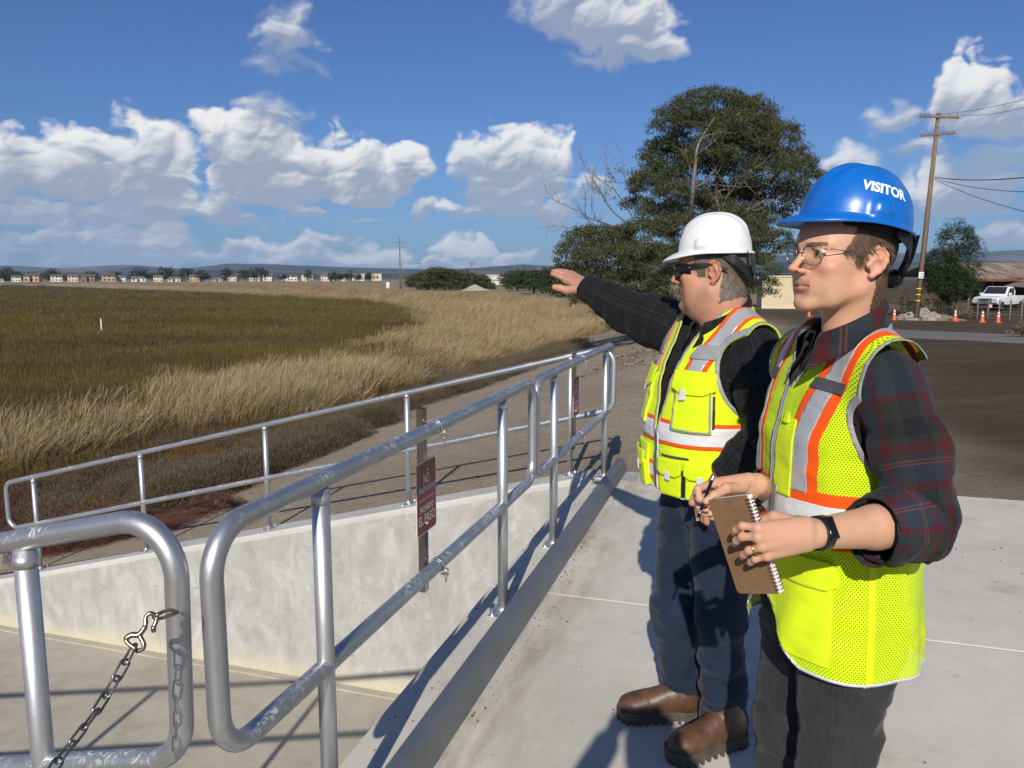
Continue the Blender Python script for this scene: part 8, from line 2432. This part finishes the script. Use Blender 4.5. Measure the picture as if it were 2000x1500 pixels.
    # ---- vest
    p = dict(v=1.055, vs=0.165, vt=0.45, tip=0.228, nape=1.462, ay=0.010, ary=0.110, az=1.268, arz=0.132, ax=0.140, hem=0.872, hemf=0.012, hemw=0.10)
    neck, arm, hem = vest_fields(p)
    Sv = SDF((-0.30, -0.27, 0.82), (0.30, 0.25, 1.55), 0.0070)
    Sv.loft([(0.80, 0, 0.0, 0.208, 0.185, 0.150), (0.95, 0, -0.008, 0.208, 0.198, 0.145), (1.08, 0, -0.010, 0.206, 0.195, 0.142), (1.22, 0, -0.004, 0.204, 0.172, 0.142), (1.33, 0, 0.004, 0.195, 0.132, 0.132), (1.40, 0, 0.012, 0.150, 0.092, 0.105), (1.455, 0, 0.020, 0.104, 0.078, 0.086), (1.50, 0, 0.024, 0.094, 0.076, 0.078)], 0.0)
    Sv.loft(rowsS, 0.03, 0.016)
    for s in (1, -1): Sv.cone((s * 0.11, 0.01, 1.375), (s * 0.200, 0.012, 1.325), 0.070, 0.078, 0.03); Sv.cone((s * 0.11, 0.014, 1.400), (s * 0.225, 0.016, 1.352), 0.056, 0.062, 0.035)
    def folds(V):
        x, y, z = V.T
        return 0.006 * fbm(np.stack([x * 5, y * 5, z * 13], 1), 1.0, 9, 3) + 0.003 * np.sin(40 * (z + 0.4 * x)) * sstep(-z, -1.25, -1.0) * fbm(V, 5, 2, 2)
    G = Garment(Sv, fr, 2, 0.004, 12, folds)
    body = lambda V: np.minimum.reduce([neck(V), arm(V), hem(V)])
    vest = G.patch(body, 'safety_vest', M_hv, root, 0.0, 0.004, label='bright yellow green surveyor safety vest with many pockets')
    TH = lambda V: np.degrees(np.arctan2(V[:, 0], -V[:, 1])); zz_ = lambda V: V[:, 2]
    bd = lambda V, lo, hi: np.minimum(zz_(V) - lo, hi - zz_(V)); wob = lambda V: 0.003 * fbm(V, 10, 5, 2)
    def slab(V, t0, t1, z0, z1, sl=0.0): return np.minimum.reduce([(TH(V) - t0) * 0.0034, (t1 - TH(V)) * 0.0034, zz_(V) - z0 - sl * (TH(V) - t0), z1 - zz_(V) + sl * (TH(V) - t0), body(V)])
    for s in (1, -1):
        cx = lambda V, s=s: np.abs(s * V[:, 0] - (0.110 + 0.046 * sstep(V[:, 2], 1.26, 1.42)))
        for hw, nm, mt, of in ((0.037, 'orange_band', M_or, 0.0010), (0.0235, 'reflective_tape', M_tape, 0.0022)):
            G.patch(lambda V: np.minimum.reduce([hw - cx(V) + wob(V) * 0.5, body(V), np.where(V[:, 1] < 0.02, zz_(V) - 1.255, 1)]), nm, mt, vest, of, 0.0014)
        G.patch(lambda V: np.minimum.reduce([0.040 - cx(V), 0.021 - np.abs(zz_(V) - 1.327), -V[:, 1] - 0.02, body(V)]), 'radio_strap', M_bind, vest, 0.006, 0.003)
    for lo_, hi_ in ((1.035, 1.115), (0.905, 0.972)):
        far = (lambda V: np.maximum((TH(V) - 76) * 0.003, (5 - TH(V)) * 0.003)) if lo_ < 1 else (lambda V: np.full(len(V), 1.0))
        G.patch(lambda V: np.minimum.reduce([bd(V, lo_, hi_) + wob(V), body(V), far(V)]), 'orange_band', M_or, vest, 0.0012, 0.0014)
        G.patch(lambda V: np.minimum.reduce([bd(V, lo_ + 0.013, hi_ - 0.013) + wob(V), body(V), far(V)]), 'reflective_tape', M_tapew, vest, 0.0026, 0.0014)
    G.patch(lambda V: np.minimum.reduce([0.009 - np.minimum(neck(V), arm(V)), body(V), 1.452 - zz_(V) + 10 * (V[:, 1] < 0.01)]), 'edge_binding', M_bind, vest, 0.0030, 0.003)
    G.patch(lambda V: np.minimum.reduce([0.007 - hem(V), body(V)]), 'hem_binding', M_tapew, vest, 0.003, 0.003)
    G.patch(lambda V: np.minimum.reduce([0.0045 - np.abs(V[:, 0] - 0.004), -V[:, 1], 1.065 - zz_(V), body(V)]), 'zipper', M_dkstrap, vest, 0.004, 0.002)
    G.patch(lambda V: np.minimum.reduce([0.004 - np.abs(V[:, 0] - 0.014), -V[:, 1], 1.065 - zz_(V), body(V)]), 'zipper_piping', M_tapew, vest, 0.004, 0.002)
    # near chest pocket: pouch, grey border, flap, tab
    for s in (1, -1):
        if s > 0: a0, a1 = 21, 56
        else: a0, a1 = -56, -21
        G.patch(lambda V: slab(V, a0, a1, 1.085, 1.25), 'pocket', M_hv, vest, 0.010, 0.010)
        G.patch(lambda V: np.minimum(slab(V, a0 + 1, a1 - 1, 1.088, 1.235), 0.006 - np.minimum(slab(V, a0 + 1, a1 - 1, 1.088, 1.40), 0.1)), 'pocket_binding', M_bind, vest, 0.0125, 0.002)
        G.patch(lambda V: np.minimum(slab(V, a1 - 3 if s > 0 else a0 - 1, a1 + 2 if s > 0 else a0 + 4, 1.10, 1.20), body(V)), 'pocket_gusset', M_black, vest, 0.008, 0.008)
        G.patch(lambda V: np.minimum.reduce([slab(V, a0 - 3, a1 + 3, 1.195, 1.268), 0.062 - np.abs(zz_(V) - 1.262) - 0.0016 * np.maximum(0, np.abs(TH(V) - (a0 + a1) / 2) - 10)]), 'pocket_flap', M_hv, vest, 0.016, 0.004)
        G.patch(lambda V: slab(V, (a0 + a1) / 2 - 10, (a0 + a1) / 2 - 4, 1.178, 1.215), 'pocket_tab', M_tapew, vest, 0.019, 0.003)
        # lower double pocket with two flaps
        q0, q1 = (10, 62) if s > 0 else (-62, -10)
        G.patch(lambda V: slab(V, q0, q1, 0.885, 1.022), 'lower_pocket', M_hv, vest, 0.011, 0.011)
        m = (q0 + q1) / 2
        for (b0, b1) in ((q0 + 2, m - 2), (m + 2, q1 - 2)):
            G.patch(lambda V: slab(V, b0, b1, 0.880, 0.965), 'pouch', M_hv, vest, 0.017, 0.008)
            G.patch(lambda V: np.minimum.reduce([slab(V, b0 - 1, b1 + 1, 0.945, 0.998), 0.045 - np.abs(zz_(V) - 0.988) - 0.0022 * np.maximum(0, np.abs(TH(V) - (b0 + b1) / 2) - 6)]), 'pouch_flap', M_hv, vest, 0.023, 0.004)
            G.patch(lambda V: slab(V, (b0 + b1) / 2 - 2.5, (b0 + b1) / 2 + 2.5, 0.930, 0.958), 'pocket_tab', M_tapew, vest, 0.026, 0.003)
        G.patch(lambda V: slab(V, m - 2, m + 2, 0.885, 0.97), 'pocket_gusset', M_black, vest, 0.0125, 0.003)
        G.patch(lambda V: np.minimum.reduce([slab(V, q0 + 3, q1 - 22, 1.000, 1.008)]), 'pocket_zip', M_dkstrap, vest, 0.0135, 0.002)
    # ---- jeans
    allp = np.array([hipL, kneL, ankL, hipR, kneR, ankR])
    J = SDF(np.minimum(allp.min(0) - 0.13, (-0.24, -0.24, 0.02)), np.maximum(allp.max(0) + 0.13, (0.24, 0.24, 0.98)), 0.0075)
    J.loft([(0.80, 0, 0.005, 0.175, 0.125, 0.125), (0.90, 0, 0.0, 0.178, 0.142, 0.12), (0.96, 0, 0.0, 0.178, 0.145, 0.12)], 0.0)
    lgs = []
    for hp, kn_, an in ((hipL, kneL, ankL), (hipR, kneR, ankR)):
        foot = an + (an - kn_) / np.linalg.norm(an - kn_) * 0.045
        J.chain([hp, kn_, foot], [0.100, 0.073, 0.068], 0.04); lgs.append((hp, kn_, foot))
    def dj(V):
        d = 0.003 * fbm(V, 12, 4, 3); 
        dd = [np.linalg.norm(V - (np.clip(((V - l[1]) @ (l[2] - l[1])) / ((l[2] - l[1]) @ (l[2] - l[1])), -1, 1)[:, None] * (l[2] - l[1]) + l[1]), axis=1) for l in lgs]
        m = dd[0] < dd[1]
        d[m] += wrinkle(V[m], lgs[0], 0.012, 12, 7) * (1 + 0.6 * sstep(-V[m, 2], -0.5, -0.15)); d[~m] += wrinkle(V[~m], lgs[1], 0.012, 12, 9) * (1 + 0.6 * sstep(-V[~m, 2], -0.5, -0.15)); return d
    def cutj(V):
        f = np.full(len(V), 1.0)
        for hp, kn_, an in lgs:
            d = (an - kn_) / np.linalg.norm(an - kn_); t_ = (V - kn_) @ d; nr = np.linalg.norm((V - kn_) - t_[:, None] * d, axis=1)
            f = np.where(nr < 0.11, np.minimum(f, np.linalg.norm(an - kn_) + 0.035 - t_), f)
        return f
    def worn(V):
        w = np.zeros(len(V))
        for hp, kn_, an in lgs: w += np.exp(-(((V - kn_) / (0.09, 0.12, 0.16)) ** 2).sum(1)) * 0.5
        return np.clip(w + 0.4 * fbm(V, 16, 3, 2), 0, 1)
    jeans = stitched('jeans', J, fr, M_denim, root, None, 2, dj, worn, cutj, 0.004, label='dark blue denim jeans')
    # side seam stitches on the near leg and hems
    for hp, kn_, an in lgs:
        d = (an - kn_) / np.linalg.norm(an - kn_); M = rot_to(d); a = np.linspace(0, 2 * math.pi, 40, endpoint=False)
    # ---- boots
    for toe, heel, ank, s in ((pZ(1226, 1402, 0.0), pZ(1372, 1402, 0.0), fr.w(ankR), -1), (pZ(1322, 1486, 0), pZ(1450, 1446, 0), fr.w(ankL), 1)):
        toe = toe.copy(); heel = heel.copy(); u = toe - heel; L = np.linalg.norm(u); u /= L; L = 0.300
        c0 = heel
        Rb = np.stack([np.cross(u, (0, 0, 1.0)), -u, np.array([0, 0, 1.0])], 1)    # local -y to the toe
        bf = Frame(c0, Rb)
        X = SDF((-0.08, -0.34, 0.0), (0.08, 0.06, 0.26), 0.0042)
        X.cone((0, -0.06, 0.060), (0, -0.20, 0.056), 0.043, 0.044, 0.02); X.ell((0, -0.235, 0.052), (0.050, 0.066, 0.042), 0.025)
        X.ell((0, -0.045, 0.065), (0.041, 0.050, 0.055), 0.02)
        aa = bf.l(ank)
        X.cone((0, -0.075, 0.10), (aa[0] * 0.5, -0.06, 0.20), 0.047, 0.052, 0.04)
        X.cone((0, -0.13, 0.088), (0, -0.19, 0.068), 0.040, 0.036, 0.02)
        V, Q = X.mesh(); V = laplace(V, Q, 2); V[:, 2] = np.maximum(V[:, 2], 0.026)
        N = vnormals(V, outward(V, Q)); V = V + N * (0.0022 * fbm(V, 24, 3, 3))[:, None]
        bo = link('boot', mesh_data('boot', bf.w(V), outward(V, Q), True, (M_leather,)), root, label='brown leather work boot')
        # welt and lugged sole following the outline
        a = np.linspace(0, 2 * math.pi, 64, endpoint=False)
        yc = -0.150 - 0.155 * np.cos(a); ww = np.interp(-yc, [-0.01, 0.03, 0.09, 0.16, 0.235, 0.285, 0.31], [0.03, 0.044, 0.042, 0.045, 0.055, 0.046, 0.012])
        ww = np.where(np.abs(np.sin(a)) < 0.999, ww * np.sign(np.sin(a)) * np.minimum(1, np.abs(np.sin(a)) * 2.4), ww * np.sign(np.sin(a)))
        def ring(k, zz): return np.stack([ww * k, -0.15 + (yc + 0.15) * (1 + (k - 1) * 0.35), np.full(64, zz)], 1)
        rings = [ring(0.90, 0.046), ring(1.04, 0.044), ring(1.06, 0.036), ring(1.03, 0.034), ring(1.04, 0.014), ring(0.98, 0.012)]
        V = np.concatenate(rings); F = [(i * 64 + k, i * 64 + (k + 1) % 64, (i + 1) * 64 + (k + 1) % 64, (i + 1) * 64 + k) for i in range(5) for k in range(64)] + [tuple(range(63, -1, -1)), tuple(5 * 64 + k for k in range(64))]
        mb = MB(); mb.add(bf.w(V), F)
        for k in range(0, 64, 2):
            q = rings[5][k] * (0.94, 0.985, 1); q[2] = 0.0075
            mb.box(bf.w(q), (0.013, 0.010, 0.0148), bf.R, 0)
        mb.box(bf.w((0, -0.035, 0.0075)), (0.07, 0.07, 0.0149), bf.R, 0.002)
        mb.build('sole', M_sole, bo)
    recentre(root, (fr.o[0], fr.o[1], 0))
    return root
build_man()
build_woman()
# ======================================================================== the photographer, out of frame, whose shadow falls on the deck
def build_photographer():
    fr = face_frame((-0.02, -0.36, 0), 90)
    def shell(prims, h, lo, hi, k=0.03):
        S = SDF(lo, hi, h)
        for p, q, a, b in prims: S.cone(p, q, a, b, k)
        V, Q = S.mesh(); return fr.w(V), outward(V, Q)
    hd = [((0, 0, 1.60), (0, 0.01, 1.66), 0.085, 0.092), ((0, 0.03, 1.42), (0, 0.02, 1.56), 0.055, 0.055)]
    arm = []
    for s in (1, -1):
        hand = (s * 0.055, -0.325, 1.535)
        arm += [((s * 0.19, 0.02, 1.40), (s * 0.33, -0.10, 1.20), 0.045, 0.040), ((s * 0.33, -0.10, 1.20), hand, 0.038, 0.026), (hand, (s * 0.035, -0.345, 1.57), 0.026, 0.014)]
    leg = [((s * 0.09, 0.02, 0.9), (s * 0.10, 0.02, 0.08), 0.085, 0.045) for s in (1, -1)] + [((0, 0.02, 0.9), (0, 0.02, 1.38), 0.14, 0.12)]
    V1, Q1 = shell(hd + arm + leg, 0.011, (-0.45, -0.42, 0.0), (0.45, 0.2, 1.80)); 
    root = link('person', mesh_data('person', V1, tris(Q1), True, (M_skinM,), attrs={'lip': np.zeros(len(V1)), 'blush': np.zeros(len(V1)), 'stub': np.zeros(len(V1))}), None, label='person behind the camera holding up a phone, shown only by a shadow', cat='person')
    V, Q = shell([((0, 0.02, 0.92), (0, 0.02, 1.34), 0.17, 0.165)] + [((s * 0.10, 0.02, 1.36), (s * 0.20, 0.02, 1.38), 0.075, 0.075) for s in (1, -1)] + [((s * 0.20, 0.02, 1.38), (s * 0.33, -0.10, 1.20), 0.068, 0.060) for s in (1, -1)] + [((s * 0.33, -0.10, 1.20), (s * 0.10, -0.285, 1.48), 0.060, 0.045) for s in (1, -1)], 0.010, (-0.45, -0.42, 0.7), (0.45, 0.25, 1.55))
    link('jacket', mesh_data('jacket', V, tris(Q), True, (M_dkden,)), root)
    V, Q = shell([((0, 0.02, 0.86), (0, 0.02, 0.98), 0.155, 0.15)] + [((s * 0.09, 0.02, 0.86), (s * 0.11, 0.02, 0.07), 0.105, 0.068) for s in (1, -1)], 0.010, (-0.3, -0.2, 0.03), (0.3, 0.25, 1.15))
    link('trousers', mesh_data('trousers', V, tris(Q), True, (M_denim,)), root)
    V, Q = shell([((s * 0.11, 0.04, 0.045), (s * 0.12, -0.16, 0.04), 0.044, 0.036) for s in (1, -1)], 0.008, (-0.25, -0.28, 0.0), (0.25, 0.15, 0.12), 0.005)
    link('shoes', mesh_data('shoes', V, tris(Q), True, (M_black,)), root)
    V, Q = shell([((0, 0.02, 1.66), (0, 0.03, 1.69), 0.092, 0.092)], 0.008, (-0.13, -0.12, 1.63), (0.13, 0.16, 1.82))
    link('hair', mesh_data('hair', V, tris(Q), True, (M_hairM,), attrs={'strand': V}), root)
    recentre(root, fr.o)
    mb = MB(); mb.box((0, 0, 0), (0.148, 0.008, 0.072), None, 0.003); ph = empty('phone', (0, -0.022, 1.55), 0, label='phone held up at eye height by the person behind the camera', cat='phone'); mb.build('case', M_black, ph); b = MB(); b.box((0, -0.0045, 0), (0.140, 0.001, 0.066)); b.build('screen', M_blackg, ph)
build_photographer()
